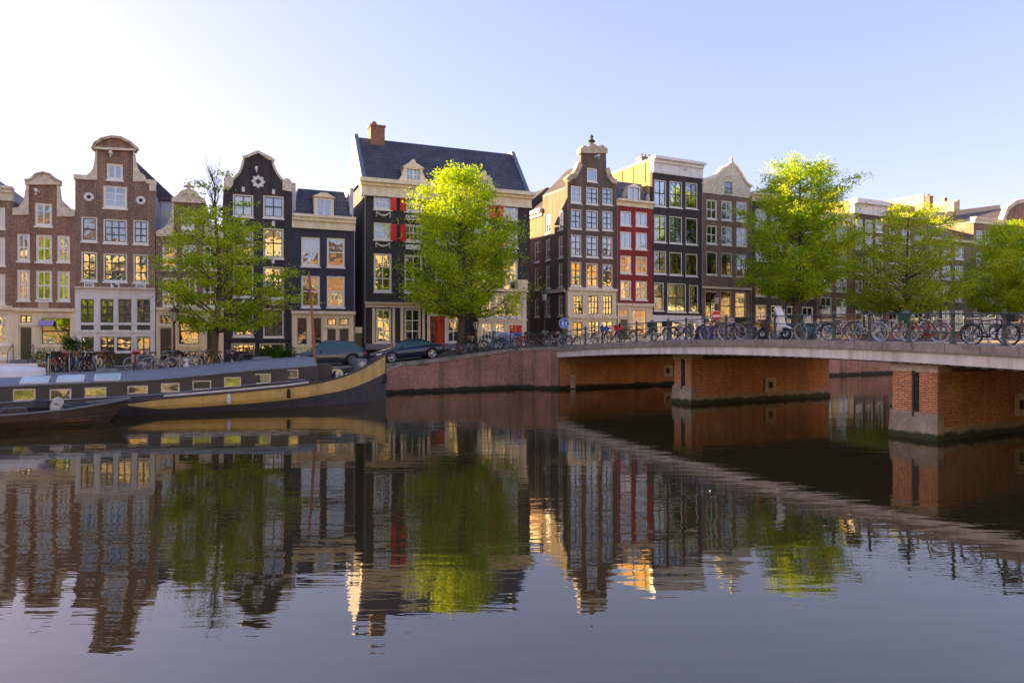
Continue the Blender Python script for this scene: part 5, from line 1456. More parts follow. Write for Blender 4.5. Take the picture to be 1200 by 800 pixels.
bus = [-24.6 + .3 * k for k in range(41)] + [-12.3]
bus = sorted(set([-24.6] + [s for s in st if s > -24.6]))
side_strip("bow_stripe", "hull_band", bus, lambda u: hs(u) - interp(u, [-24.6, -23.4, -16, -12.3], [.16, .04, .05, .06]), lambda u: hs(u) - interp(u, [-24.6, -23.3, -19.3, -16, -14, -12.3], [.22, .50, .62, .64, .82, 1.0]), .03, hb)
gus = [-39 + .5 * k for k in range(46)]
side_strip("rub_rail", "hull_black", gus + [u for u in bus if u > -16.4], lambda u: hs(u) + .05, lambda u: hs(u) - .05, .05, hb)
side_strip("white_stripe", "boat_white", [-23.2 + .4 * k for k in range(17)], lambda u: hs(u) + .14, lambda u: hs(u) + .06, .0, hb)
# cabin
CU = [-38, -29, -23.6, -19.3, -16.3]; CZ = [1.38, 1.42, 1.52, 1.86, 2.0]
def cz(u): return interp(u, CU, CZ)
def chw(u): return min(2.28, hb(u) - .28)
cu = [-38 + .62 * k for k in range(36)] + [-16.3]; cu = [u for u in cu if u <= -16.3]
m = MB(); rows = []
for u in cu:
    w = chw(u); z = cz(u); rows.append([(u, -w - .02, .6), (u, -w, z), (u, w, z), (u, w + .02, .6)])
vs = [p for r in rows for p in r]; fs = []
for i in range(len(rows) - 1):
    for j in range(3): fs.append((i * 4 + j, i * 4 + j + 1, i * 4 + j + 5, i * 4 + j + 4))
fs += [(0, 1, 2, 3), tuple((len(rows) - 1) * 4 + j for j in range(4))[::-1]]
m.add(vs, fs); cab = m.build("cabin", "cabin_black", BG)
m = MB(); rows = []
def rup(u): return interp(u, [-38, -24, -16.3], [.34, .34, .42])
for u in cu:
    w = chw(u) + .07; z = cz(u) + .01; rows.append([(u, -w, z), (u, -w, z + .05), (u, -w + .95, z + rup(u)), (u, w - .95, z + rup(u)), (u, w, z + .05), (u, w, z)])
vs = [p for r in rows for p in r]; fs = []
for i in range(len(rows) - 1):
    for j in range(5): fs.append((i * 6 + j, i * 6 + j + 1, i * 6 + j + 7, i * 6 + j + 6))
    fs.append((i * 6 + 5, i * 6, i * 6 + 6, i * 6 + 11))
fs += [tuple(range(6)), tuple((len(rows) - 1) * 6 + j for j in range(6))[::-1]]
m.add(vs, fs); m.build("roof", "boat_roof", BG)
def loc_on(px, py, v):
    u, x, y = at_v(px, v); return u, CAM_Z - (py - YH) * y / F
for px in (42, 84, 127):
    u0, _ = loc_on(px - 16, 447, VB - 1.9); u1, _ = loc_on(px + 14, 447, VB - 1.9); um = (u0 + u1) / 2
    m = MB(); w = chw(um) + .07; z = cz(um) + .01
    ya, za = -w + .12, z + .05 + (rup(um) - .05) * .12 / .95; yb, zb = -w + .85, z + .05 + (rup(um) - .05) * .85 / .95
    m.hexa([(um - .5, ya, za), (um + .5, ya, za), (um + .5, yb, zb), (um - .5, yb, zb), (um - .5, ya, za + .05), (um + .5, ya, za + .05), (um + .5, yb, zb + .05), (um - .5, yb, zb + .05)])
    sk = m.build("skylight", "boat_white", BG)
    m = MB(); m.hexa([(um - .44, ya + .05, za + .055), (um + .44, ya + .05, za + .055), (um + .44, yb - .05, zb + .04), (um - .44, yb - .05, zb + .04), (um - .44, ya + .05, za + .075), (um + .44, ya + .05, za + .075), (um + .44, yb - .05, zb + .06), (um - .44, yb - .05, zb + .06)])
    m.build("pane", "skylight_pane", sk)
WN = [(17, 40, 457, 468, 'pane_glow_green_gold'), (60, 82, 457, 467, 'curtain_warm'), (101, 123, 455, 464, 'pane_glow_green_gold'), (151, 172, 453, 460, 'curtain_white'), (190, 209, 450, 458, 'skylight_pane'),
      (227, 246, 447, 455, 'curtain_white'), (264, 281, 443, 452, 'pane_glow_green_gold'), (299, 316, 439, 448, 'curtain_warm'), (333, 349, 434, 442, 'curtain_warm')]
for (x0, x1, y0, y1, mt) in WN:
    pxm = (x0 + x1) / 2; um, _ = loc_on(pxm, 450, VB - 2.3); w = chw(um)
    u0, zt = loc_on(x0, y0, VB - w); u1, _ = loc_on(x1, y0, VB - w); zb = loc_on(pxm, y1, VB - w)[1]; zt = min(loc_on(pxm, y0, VB - w)[1], cz(um) - .06)
    # follow the cabin side, which turns in towards the bow
    wa, wb = chw(u0), chw(u1); q = math.atan2(-(wb - wa), (u1 - u0))
    L_ = (u1 - u0) / 2; M4 = Matrix.Translation((um, -w - .01, (zt + zb) / 2)) @ Matrix.Rotation(-q, 4, 'Z'); H_ = (zt - zb) / 2
    m = MB(); e = .05
    m.box(-L_ - e, L_ + e, -.035, 0, -H_ - e, -H_); m.box(-L_ - e, L_ + e, -.035, 0, H_, H_ + e); m.box(-L_ - e, -L_, -.035, 0, -H_, H_); m.box(L_, L_ + e, -.035, 0, -H_, H_)
    wo = m.build("window", "stone_gable", BG, mat4=M4)
    m = MB(); m.box(-L_, L_, -.008, -.003, -H_, H_); m.build("blind", mt, wo)  # green-gold ones are reflections painted on as a glowing backing
    m = MB(); m.box(-L_, L_, -.022, -.016, -H_, H_); m.build("pane", "window_glass", wo)
m = MB(); hp = []
for u in cu[::2]:
    if u < -16.5: hp.append((u, -chw(u) - .14, cz(u) - .62))
m.path(hp, .012, 5)
for p in hp[::3]: m.tube(p, (p[0], p[1] + .13, p[2]), .012, n=5)
m.build("handrail", "chrome", BG)
# foredeck gear
m = MB(); m.box(-16.25, -15.3, -.6, .9, .9, 2.0); m.build("companionway", "cabin_black", BG)
def barrel(name, c, r, L_, mat, par=BG):
    m = MB(); m.tube((c[0], c[1] - L_ / 2, c[2]), (c[0], c[1] + L_ / 2, c[2]), r, n=14); m.tube((c[0], c[1] - L_ / 2 - .03, c[2]), (c[0], c[1] - L_ / 2, c[2]), r * 1.25, n=14); m.tube((c[0], c[1] + L_ / 2, c[2]), (c[0], c[1] + L_ / 2 + .03, c[2]), r * 1.25, n=14)
    m.box(c[0] - .08, c[0] + .08, c[1] - L_ / 2 - .12, c[1] - L_ / 2 - .05, .9, c[2] + .05); m.box(c[0] - .08, c[0] + .08, c[1] + L_ / 2 + .05, c[1] + L_ / 2 + .12, .9, c[2] + .05)
    return m.build(name, mat, par)
barrel("windlass", (-14.9, -.1, 1.55), .16, .9, "chrome")
m = MB()
for k in range(3): m.lathe((-15.1 + k * .25, -.9, 1.2), [(.07, 0), (.07, .28), (.1, .3), (.02, .36)], 8)
m.build("bollard", "boat_white", BG)
m = MB(); m.box(-13.9, -13.35, -.35, .35, 1.3, 2.28); fo = m.build("anchor_locker", "boat_roof", BG)
m = MB()
for k in range(8):
    a = k * math.pi / 4; m.tube((-13.62, -.37, 1.98), (-13.62 + .21 * math.cos(a), -.37, 1.98 + .21 * math.sin(a)), .045, .02, 5)
m.build("star_emblem", "boat_white", fo)
u, z = loc_on(371, 419, VB - .9); u2, z2 = loc_on(362, 318, VB - .9)
m = MB(); m.tube((u, -.9, 1.0), (u2, -.9, z2), .085, .06, 10); ms = m.build("mast", "mast_wood", BG)
m = MB(); um, zm = loc_on(364.5, 345, VB - .9); m.tube((um, -.95, zm), (um - .32, -.95, zm + .35), .035, .03); m.tube((um - .03, -.98, zm - .4), (um - .03, -.98, zm + .1), .05); m.build("mast_fitting", "mast_wood", ms)
m = MB(); m.tube((-12.45, -.16, 1.75), (-12.36, -.17, .95), .05); m.ring((-12.42, -.2, 1.2), .22, .04, n=14); m.tube((-12.65, -.3, .95), (-12.2, -.05, .95), .05); m.build("anchor", "metal_black", BG)
m = MB(); m.box(-12.36, -12.2, -.07, .07, -.5, 2.62); m.build("stem_post", "hull_black", BG)

# ropes, fenders and pots
for uu in (-20.5, -17.8):
    B_ = hb(uu) + .14; S_ = hs(uu); m = MB(); m.tube((uu, -B_ - .05, S_ + .05), (uu, -B_ - .05, S_ - .1), .012, n=5); m.lathe((uu, -B_ - .06, S_ - .55), [(.03, 0), (.09, .06), (.09, .38), (.03, .46)], 8); m.build("fender", "boat_white" if uu < -19 else "tyre_rubber", BG)
m = MB(); pr = [(-13.0 + .45 * k, .5 + .5 * k, 2.0 - .35 * math.sin(k * math.pi / 7) - .02 * k) for k in range(8)]; m.path(pr, .022, 5); m.build("mooring_rope", "boat_white", BG)
for k, (uu, vv_) in enumerate(((-31.0, .2), (-25.6, .9), (-22.2, .5), (-18.6, .9))):
    zz = cz(uu) + rup(uu) + .01
    m = MB()
    if k % 2 == 0: m.lathe((uu, vv_, zz), [(.12, 0), (.16, .1), (.06, .14), (.06, .3), (.14, .33), (.02, .42)], 10)
    else: m.box(uu - .45, uu + .45, vv_ - .4, vv_ + .4, zz, zz + .1); m.box(uu - .4, uu + .4, vv_ - .35, vv_ + .35, zz + .1, zz + .14)
    m.build("roof_vent" if k % 2 == 0 else "roof_hatch", "boat_roof" if k % 2 else "boat_white", BG)
# --- small brown workboat in front -------------------------------------------------------------------
SB = thing("workboat", "small worn brown open workboat moored in front of the houseboat at left", "boat", (*UV(0, -5.95), 0), ANG)
SU = [-39, -34, -30, -28, -26.6, -25.8, -25.2, -24.8, -24.45]
SBB = [1.2, 1.35, 1.35, 1.3, 1.08, .8, .5, .26, .05]
SSS = [.58, .53, .55, .58, .66, .74, .81, .87, .92]
sst = [-39 + .7 * k for k in range(16)] + [-28 + .24 * k for k in range(15)]; sst = [s for s in sst if s < -24.45] + [-24.45]
hm = hull_mesh(sst, lambda u: interp(u, SU, SBB), lambda u: interp(u, SU, SSS), lambda u: .28, flare=.16, wl=.82, rim=.09)
for i, p in enumerate(hm.v):     # raked stem: the waterline ends half a metre before the rail
    w = max(0, (p[0] + 27.5) / 3.05)
    if w > 0: hm.v[i] = (p[0] - w * .75 * (1 - max(min(p[2] / .95, 1), -.4)), p[1], p[2])
hm.build("hull", "boat_brown", SB)
for sgn in (-1, 1):
    m = MB(); m.path([(u, sgn * (interp(u, SU, SBB) + .17), interp(u, SU, SSS) + .02) for u in sst], .045, 6); m.build("gunwale", "boat_roof", SB)
    m = MB(); m.path([(u, sgn * (interp(u, SU, SBB) * .87 + .05), .2) for u in sst[:-6]], .035, 6); m.build("rubbing_strake", "rope_rust", SB)
m = MB(); m.hexa([(-38, -.9, .3), (-30, -.9, .3), (-30, .9, .3), (-38, .9, .3), (-38, -.7, .62), (-30.2, -.7, .62), (-30.2, .7, .62), (-38, .7, .62)]); m.build("deck_cover", "cabin_black", SB)
m = MB()
for u in (-29, -27): m.box(u - .13, u + .13, -1.25 if u < -28 else -1.05, 1.25 if u < -28 else 1.05, .5, .56)
m.build("thwart", "boat_brown", SB)
oe = thing("tarpaulin_bundle", "black bundle with white rope heaped on the brown workboat", "bundle", (*UV(-27.6, -6.1), .55), ANG)
m = MB(); m.lathe((0, 0, 0), [(.38, 0), (.42, .2), (.3, .42), (.1, .5)], 10); m.lathe((1.3, .2, .1), [(.5, -.1), (.5, .05), (.3, .18), (.05, .22)], 10); m.build("tarpaulin", "saddle_black", oe)
m = MB()
for k in range(4): m.ring((.55 + .03 * k, -.1, .18 + .06 * k), .17, .03, n=12)
m.build("rope_coil", "boat_white", oe)
# --- white dinghy lying upside down on the barge roof -------------------------------------------------
u, z = loc_on(4, 446, VB - .6)
DG = thing("dinghy", "white dinghy lying upside down on the houseboat roof at the left edge", "dinghy", (*UV(u, VB - .4), cz(u) + rup(u) + .01), ANG)
m = MB(); rows = []
for i in range(13):
    s = -1.5 + 3.0 * i / 12; w = .78 * math.sqrt(max(0.02, 1 - ((s + .2) / 1.75) ** 2)) if s > -.2 else .78 * (1 - .12 * (s + .2) ** 2); h_ = .5 * (1 - .3 * (s / 1.5) ** 2)
    rows.append([(s, -w, 0), (s, -w * .9, h_ * .55), (s, -w * .45, h_ * .92), (s, 0, h_), (s, w * .45, h_ * .92), (s, w * .9, h_ * .55), (s, w, 0)])
vs = [p for r in rows for p in r]; fs = [(i * 7 + j, i * 7 + j + 1, i * 7 + j + 8, i * 7 + j + 7) for i in range(12) for j in range(6)] + [tuple(range(7)), tuple(84 + j for j in range(7))[::-1]]
m.add(vs, fs); m.build("hull", "boat_white", DG, smooth=True); m = MB(); m.box(-1.4, 1.2, -.02, .02, .3, .56); m.build("keel", "boat_white", DG)
# ------------------------------------------------------------------ bicycles
def make_bike(color, pale=False, basket=None, ladies=False):
    r = bpy.data.objects.new("bicycle", None); COL.objects.link(r); r.empty_display_size = .3
    pm = "paint_" + color
    m = MB(); R = .335
    m.ring((0, 0, 0), R, .024, n=26, k=5, m=0); m.ring((0, 0, 0), R - .035, .012, n=26, k=4, m=1)
    for k in range(12):
        a = k * math.pi / 6; m.tube((0, .012 * (-1) ** k, 0), ((R - .03) * math.cos(a), 0, (R - .03) * math.sin(a)), .004, n=3, m=1, caps=False)
    m.tube((0, -.05, 0), (0, .05, 0), .022, n=6, m=1)
    w = m.build("wheel", ["tyre_pale" if pale else "tyre_rubber", "chrome"], r); w.location = (-.54, 0, .36)
    w2 = w.copy(); COL.objects.link(w2); w2.parent = r; w2.location = (.56, 0, .36)
    m = MB(); BBp = (-.06, 0, .29); st_ = (-.24, 0, .84); hd = (.36, 0, .84); hl = (.42, 0, .64); t = .02
    m.tube(BBp, st_, t); m.tube(hl, BBp, t * 1.1); m.tube(hd, hl, t * 1.2)
    if ladies: m.path([(.38, 0, .76), (.12, 0, .50), (-.14, 0, .5)], t)
    else: m.tube((-.22, 0, .80), hd, t)
    for s in (-.045, .045):
        m.tube(BBp, (-.54, s, .36), .013, n=4); m.tube((-.21, 0, .76), (-.54, s, .36), .012, n=4); m.tube((.42, s, .62), (.56, s, .36), .014, n=4)
    m.box(-.36, .0, .03, .05, .26, .33)
    m.build("frame", pm, r)
    for cx in (-.54, .56):
        m = MB()
        for k in range(9):
            a0 = math.radians(20 + k * 16 + (10 if cx < 0 else -6)); a1 = math.radians(36 + k * 16 + (10 if cx < 0 else -6)); q = R + .045
            m.hexa([(cx + q * math.cos(a0), -.03, .36 + q * math.sin(a0)), (cx + q * math.cos(a1), -.03, .36 + q * math.sin(a1)), (cx + q * math.cos(a1), .03, .36 + q * math.sin(a1)), (cx + q * math.cos(a0), .03, .36 + q * math.sin(a0)),
                    (cx + (q + .01) * math.cos(a0), -.03, .36 + (q + .01) * math.sin(a0)), (cx + (q + .01) * math.cos(a1), -.03, .36 + (q + .01) * math.sin(a1)), (cx + (q + .01) * math.cos(a1), .03, .36 + (q + .01) * math.sin(a1)), (cx + (q + .01) * math.cos(a0), .03, .36 + (q + .01) * math.sin(a0))])
        m.build("mudguard", pm, r)
    m = MB(); m.tube(hd, (.33, 0, 1.0), .016); m.path([(.13, -.27, .98), (.24, -.27, 1.02), (.33, -.15, 1.03), (.33, .15, 1.03), (.24, .27, 1.02), (.13, .27, .98)], .013, 5); m.lathe((.44, 0, .86), [(.0, -.05), (.05, -.03), (.05, .03), (0, .04)], 8)
    m.build("handlebar", "chrome", r)
    m = MB(); m.tube((-.24, 0, .84), (-.26, 0, .93), .014)
    m.add([(-.40, -.11, .94), (-.40, .11, .94), (-.1, .02, .95), (-.1, -.02, .95), (-.42, -.12, .99), (-.42, .12, .99), (-.08, .03, .975), (-.08, -.03, .975)], [(0, 1, 2, 3), (7, 6, 5, 4), (0, 4, 5, 1), (1, 5, 6, 2), (2, 6, 7, 3), (3, 7, 4, 0)])
    m.build("saddle", "saddle_black", r)
    m = MB(); m.box(-.78, -.32, -.06, -.045, .76, .775); m.box(-.78, -.32, .045, .06, .76, .775); m.box(-.78, -.765, -.06, .06, .76, .775); m.box(-.55, -.535, -.06, .06, .76, .775); m.tube((-.7, -.055, .76), (-.54, -.055, .36), .008, n=4); m.tube((-.7, .055, .76), (-.54, .055, .36), .008, n=4)
    m.build("luggage_rack", "metal_black", r); m = MB(); m.tube((-.06, -.09, .29), (.02, -.09, .14), .012, n=4); m.tube((-.06, .09, .29), (-.14, .09, .44), .012, n=4); m.box(-.02, .08, -.14, -.07, .12, .14); m.box(-.2, -.1, .07, .14, .43, .45); m.tube((-.06, -.1, .29), (-.06, .1, .29), .03)
    m.build("pedals", "metal_black", r)
    if basket:
        m = MB(); x0, x1, yy, z0, z1 = .46, .82, .2, .82, 1.08
        m.box(x0, x1, -yy, yy, z0, z0 + .02); m.box(x0, x0 + .02, -yy, yy, z0 + .02, z1); m.box(x1 - .02, x1, -yy, yy, z0 + .02, z1); m.box(x0 + .02, x1 - .02, -yy, -yy + .02, z0 + .02, z1); m.box(x0 + .02, x1 - .02, yy - .02, yy, z0 + .02, z1)
        if basket == 'green':
            m.lathe(((x0 + x1) / 2, 0, z0 + .05), [(.13, 0), (.15, .18), (.13, .26), (.05, .3)], 8)
        m.build("crate", dict(wicker="basket_wicker", red="shutter_red", green="paint_green", black="saddle_black", blue="sign_blue")[basket], r)
    return r
BT = {}
NB = [0]
def bike(u, v, z, rz, color, pale=False, basket=None, ladies=False, lean=6, label="", group=None, scale=1.0):
    key = (color, pale, basket, ladies)
    if key not in BT:
        r = make_bike(*key); BT[key] = (r, [c for c in bpy.data.objects if c.parent == r]); o = r
    else:
        src, ch = BT[key]
        o = src.copy(); COL.objects.link(o)
        for c in ch:
            d = c.copy(); COL.objects.link(d); d.parent = o
    x, y = UV(u, v)
    o.location = (x, y, z)
    from mathutils import Euler
    o.rotation_euler = (Matrix.Rotation(ANG + rz, 4, 'Z') @ Matrix.Rotation(math.radians(lean), 4, 'X')).to_euler()
    tag(o, label, "bicycle", group); NB[0] += 1
    return o
ORD = "first second third fourth fifth sixth seventh eighth ninth tenth eleventh twelfth thirteenth fourteenth fifteenth sixteenth seventeenth eighteenth nineteenth twentieth twenty-first twenty-second twenty-third twenty-fourth twenty-fifth twenty-sixth".split()
H90 = math.pi / 2
def desc(color, pale, basket, ladies):
    s = color + (" step-through" if ladies else "") + " bicycle"
    if pale: s += " with pale tyres"
    if basket: s += " and " + {"wicker": "wicker crate", "red": "red crate", "green": "green basket", "black": "black crate", "blue": "blue crate"}[basket] if pale else " with " + {"wicker": "wicker crate", "red": "red crate", "green": "green basket", "black": "black crate", "blue": "blue crate"}[basket]
    return s
# near railing of the bridge
near = [ # px, colour, pale, basket, ladies, direction
 (672, 'blue', False, None, True, 1), (693, 'white', True, None, True, -1), (703, 'silver', False, 'blue', False, 1), (719, 'red', False, 'red', True, 1), (736, 'black', False, None, False, -1), (757, 'brown', True, 'green', True, 1),
 (774, 'green', False, 'black', False, 1), (791, 'white', True, None, True, -1), (798, 'black', False, None, False, 1), (817, 'purple', True, None, True, 1), (832, 'blue', False, None, False, -1), (858, 'silver', True, 'black', False, 1),
 (868, 'black', False, None, True, -1), (952, 'turquoise', True, None, True, -1), (985, 'purple', False, 'wicker', False, 1), (1016, 'silver', True, None, True, 1), (1084, 'red', True, 'green', True, -1), (1160, 'black', False, None, False, 1), (1215, 'black', True, 'black', True, -1)]
for k, (px, c, pl, bs, ld, dr) in enumerate(near):
    uu = .75 + .25 * (k % 3 == 1)
    v = at_u(px, uu); 
    z = deck_z(v) + .0
    slope = math.atan(-2 * .6 * (v + 18) / 324)
    o = bike(uu, v, z, -H90 * dr, c, pl, bs, ld, lean=(5 if dr > 0 else -5), label="%s, %s from left along the near railing" % (desc(c, pl, bs, ld), ORD[k]), group="bicycles parked along the near bridge railing")
colors = ['black', 'grey', 'blue', 'silver', 'red', 'black', 'white', 'green', 'brown', 'black', 'yellow', 'turquoise']
for k in range(13):
    c = colors[(k * 5 + 3) % 12]; v = -1.2 - 2.35 * k + .4 * math.sin(k * 3.1); pl = k % 3 == 0; bs = (None, 'wicker', None, 'black')[k % 4]; ld = k % 2 == 0
    bike(11.2, v, deck_z(v), H90 * (1 if k % 2 else -1), c, pl, bs, ld, lean=(5 if k % 2 else -5), label="%s, %s from the far end, rear railing" % (desc(c, pl, bs, ld), ORD[k]), group="bicycles parked along the rear bridge railing")
# stand on the quay left of the bridge
for k, (px, c, pl, bs, ld, v) in enumerate([(548, 'green', 0, None, 1, 3.6), (560, 'black', 0, 'wicker', 0, 4.2), (575, 'turquoise', 0, None, 1, 3.5), (585, 'blue', 0, None, 0, 4.3), (596, 'blue', 0, 'blue', 1, 3.4), (605, 'silver', 1, None, 0, 4.4), (615, 'red', 0, 'black', 1, 3.4),
        (623, 'red', 0, None, 0, 4.2), (633, 'black', 0, None, 1, 3.3), (641, 'green', 0, 'green', 0, 4.4), (650, 'white', 1, None, 1, 3.3), (658, 'black', 0, 'black', 0, 4.4)]):
    u, _, _ = at_v(px, v); dr = (.35 * math.sin(k * 2.3)) + (math.pi if k % 2 else 0) + (.5 if k % 3 == 0 else -.3)
    bike(u, v, street_z(u) + .01, dr, c, bool(pl), bs, bool(ld), lean=4, label="%s, %s along the quay before the bridge" % (desc(c, pl, bs, ld), ORD[k]), group="bicycles parked on the quay before the bridge")
# racks at left, seen over the houseboat's roof
lefts = [(57, 'turquoise', 0, None, 1), (63, 'black', 0, 'black', 0), (68, 'red', 0, 'red', 1), (74, 'orange', 0, None, 0), (80, 'blue', 0, None, 1), (86, 'grey', 0, 'wicker', 0), (98, 'blue', 0, 'black', 1), (105, 'red', 0, None, 0), (111, 'white', 1, None, 1), (118, 'brown', 1, 'wicker', 1), (125, 'yellow', 0, None, 0), (132, 'black', 0, 'black', 0)]
for k, (px, c, pl, bs, ld) in enumerate(lefts):
    v = 3.7 + .5 * (k % 2); u, _, _ = at_v(px, v)
    bike(u, v, street_z(u) + .01, H90 + .45 * math.sin(k * 1.7) + (math.pi if k % 2 else 0), c, bool(pl), bs, bool(ld), lean=4, label="%s, %s before the brown gables" % (desc(c, pl, bs, ld), ORD[k]), group="bicycles in the racks before the brown gables")
mids = [(157, 'red', 0, 'red', 1, 0), (166, 'silver', 1, None, 0, 1), (174, 'black', 0, None, 1, 0), (187, 'white', 1, None, 0, 1), (197, 'black', 0, 'black', 0, 0), (207, 'brown', 0, None, 1, 0), (216, 'silver', 1, None, 1, 1), (228, 'turquoise', 1, None, 0, 1), (239, 'brown', 0, 'wicker', 1, 0), (250, 'yellow', 0, None, 0, 0), (263, 'black', 0, None, 1, 1), (276, 'black', 0, 'wicker', 1, 0), (288, 'grey', 0, 'black', 0, 1)]
for k, (px, c, pl, bs, ld, par) in enumerate(mids):
    v = 3.5 + .6 * (k % 3) * .6; u, _, _ = at_v(px, v)
    bike(u, v, street_z(u) + .01, (.2 * math.sin(k) if par else H90 + .5 * math.sin(k * 1.3)), c, bool(pl), bs, bool(ld), lean=5, label="%s, %s in row under half bare tree" % (desc(c, pl, bs, ld), ORD[k]), group="bicycles in the row beneath the half bare tree")
# rack hoops
for k, px in enumerate((58, 82, 90, 114, 210)):
    u, x, y = at_v(px, 3.3)
    m = MB(); m.path([(-.3, 0, 0), (-.3, 0, .75), (-.2, 0, .85), (.2, 0, .85), (.3, 0, .75), (.3, 0, 0)], .025, 6)
    o = m.build("bicycle_stand", "chrome", None); o.location = (x, y, street_z(u)); o.rotation_euler = (0, 0, ANG + H90)
    tag(o, "steel hoop bicycle stand, %s from the left along the quay" % ORD[k], "bicycle stand", "steel bicycle stands on the quay")

# scooter
v = at_u(907, .85)
SC = thing("motor_scooter", "white and yellow motor scooter parked inside the bridge's near railing", "scooter", (*UV(.85, v), deck_z(v)), ANG - H90)
m = MB()
for x in (-.66, .66):
    pass
for x in (-.64, .66):
    m = MB(); m.ring((0, 0, 0), .22, .065, n=18, k=8); m.ring((0, 0, 0), .13, .03, n=14, k=4, m=1)
    for k in range(5): a = k * 1.2566; m.tube((0, 0, 0), (.14 * math.cos(a), 0, .14 * math.sin(a)), .02, n=4, m=1)
    w = m.build("wheel", ["tyre_rubber", "chrome"], SC); w.location = (x, 0, .285)
m = MB(); m.prism([(-.95, .62), (-.9, .78), (-.5, .84), (-.1, .74), (-.05, .45), (.05, .32), (.4, .32), (.42, .4), (.1, .42), (.0, .62), (-.35, .5), (-.7, .5)], -.15, .15); m.build("body", "paint_yellow", SC)
m = MB(); m.prism([(.38, .30), (.55, .36), (.52, .6), (.40, 1.0), (.30, 1.0), (.36, .6)], -.2, .2); m.prism([(.45, .5), (.7, .56), (.95, .5), (.72, .62), (.48, .62)], -.08, .08); m.build("front_shield", "boat_white", SC)
m = MB(); m.prism([(-.85, .85), (-.8, .92), (-.3, .92), (-.12, .8), (-.4, .82)], -.14, .14); m.build("seat", "saddle_black", SC)
m = MB(); m.tube((.36, 0, .95), (.33, 0, 1.1), .03); m.tube((.31, -.32, 1.12), (.31, .32, 1.12), .018); m.tube((.31, -.28, 1.12), (.28, -.3, 1.36), .01); m.tube((.31, .28, 1.12), (.28, .3, 1.36), .01); m.lathe((.28, -.3, 1.34), [(.06, 0), (.06, .02), (.0, .03)], 8); m.build("handlebar", "chrome", SC)
m = MB(); m.tube((.54, 0, .35), (.66, 0, .285), .03); m.tube((.42, 0, .7), (.66, 0, .3), .035); m.build("fork", "metal_black", SC)
m = MB(); m.hexa([(.34, -.22, 1.02), (.44, -.22, 1.0), (.44, .22, 1.0), (.34, .22, 1.02), (.2, -.2, 1.45), (.22, -.2, 1.45), (.22, .2, 1.45), (.2, .2, 1.45)]); m.build("windscreen", "lamp_clear", SC)
m = MB(); m.lathe((-1.0, 0, .6), [(.04, -.04), (.05, 0), (.03, .04)], 8); m.build("rear_light", "lamp_red", SC)
# covered bicycle on the bridge
v = at_u(826, 1.0)
m = MB()
rows = []
for i in range(9):
    s = -.75 + 1.5 * i / 8; hh = .55 + .45 * math.exp(-((s - .3) / .25) ** 2) + .35 * math.exp(-((s + .25) / .2) ** 2)
    rows.append([(s, -.26 + .05 * math.sin(i * 2), .05), (s, -.18, hh * .6), (s, -.05, hh), (s, .05, hh), (s, .18, hh * .6), (s, .26 + .04 * math.cos(i * 3), .05)])
vs = [p for r in rows for p in r]; fs = [(i * 6 + j, i * 6 + j + 1, i * 6 + j + 7, i * 6 + j + 6) for i in range(8) for j in range(5)] + [tuple(range(6)), tuple(48 + j for j in range(6))[::-1]]
m.add(vs, fs); o = m.build("covered_bicycle", "paint_purple", None, smooth=True); o.scale = (.75, .8, .75); o.location = (*UV(1.0, v), deck_z(v)); o.rotation_euler = (0, 0, ANG - H90)
tag(o, "scooter under a purple cover behind the bridge railing near the lamp post", "covered scooter")

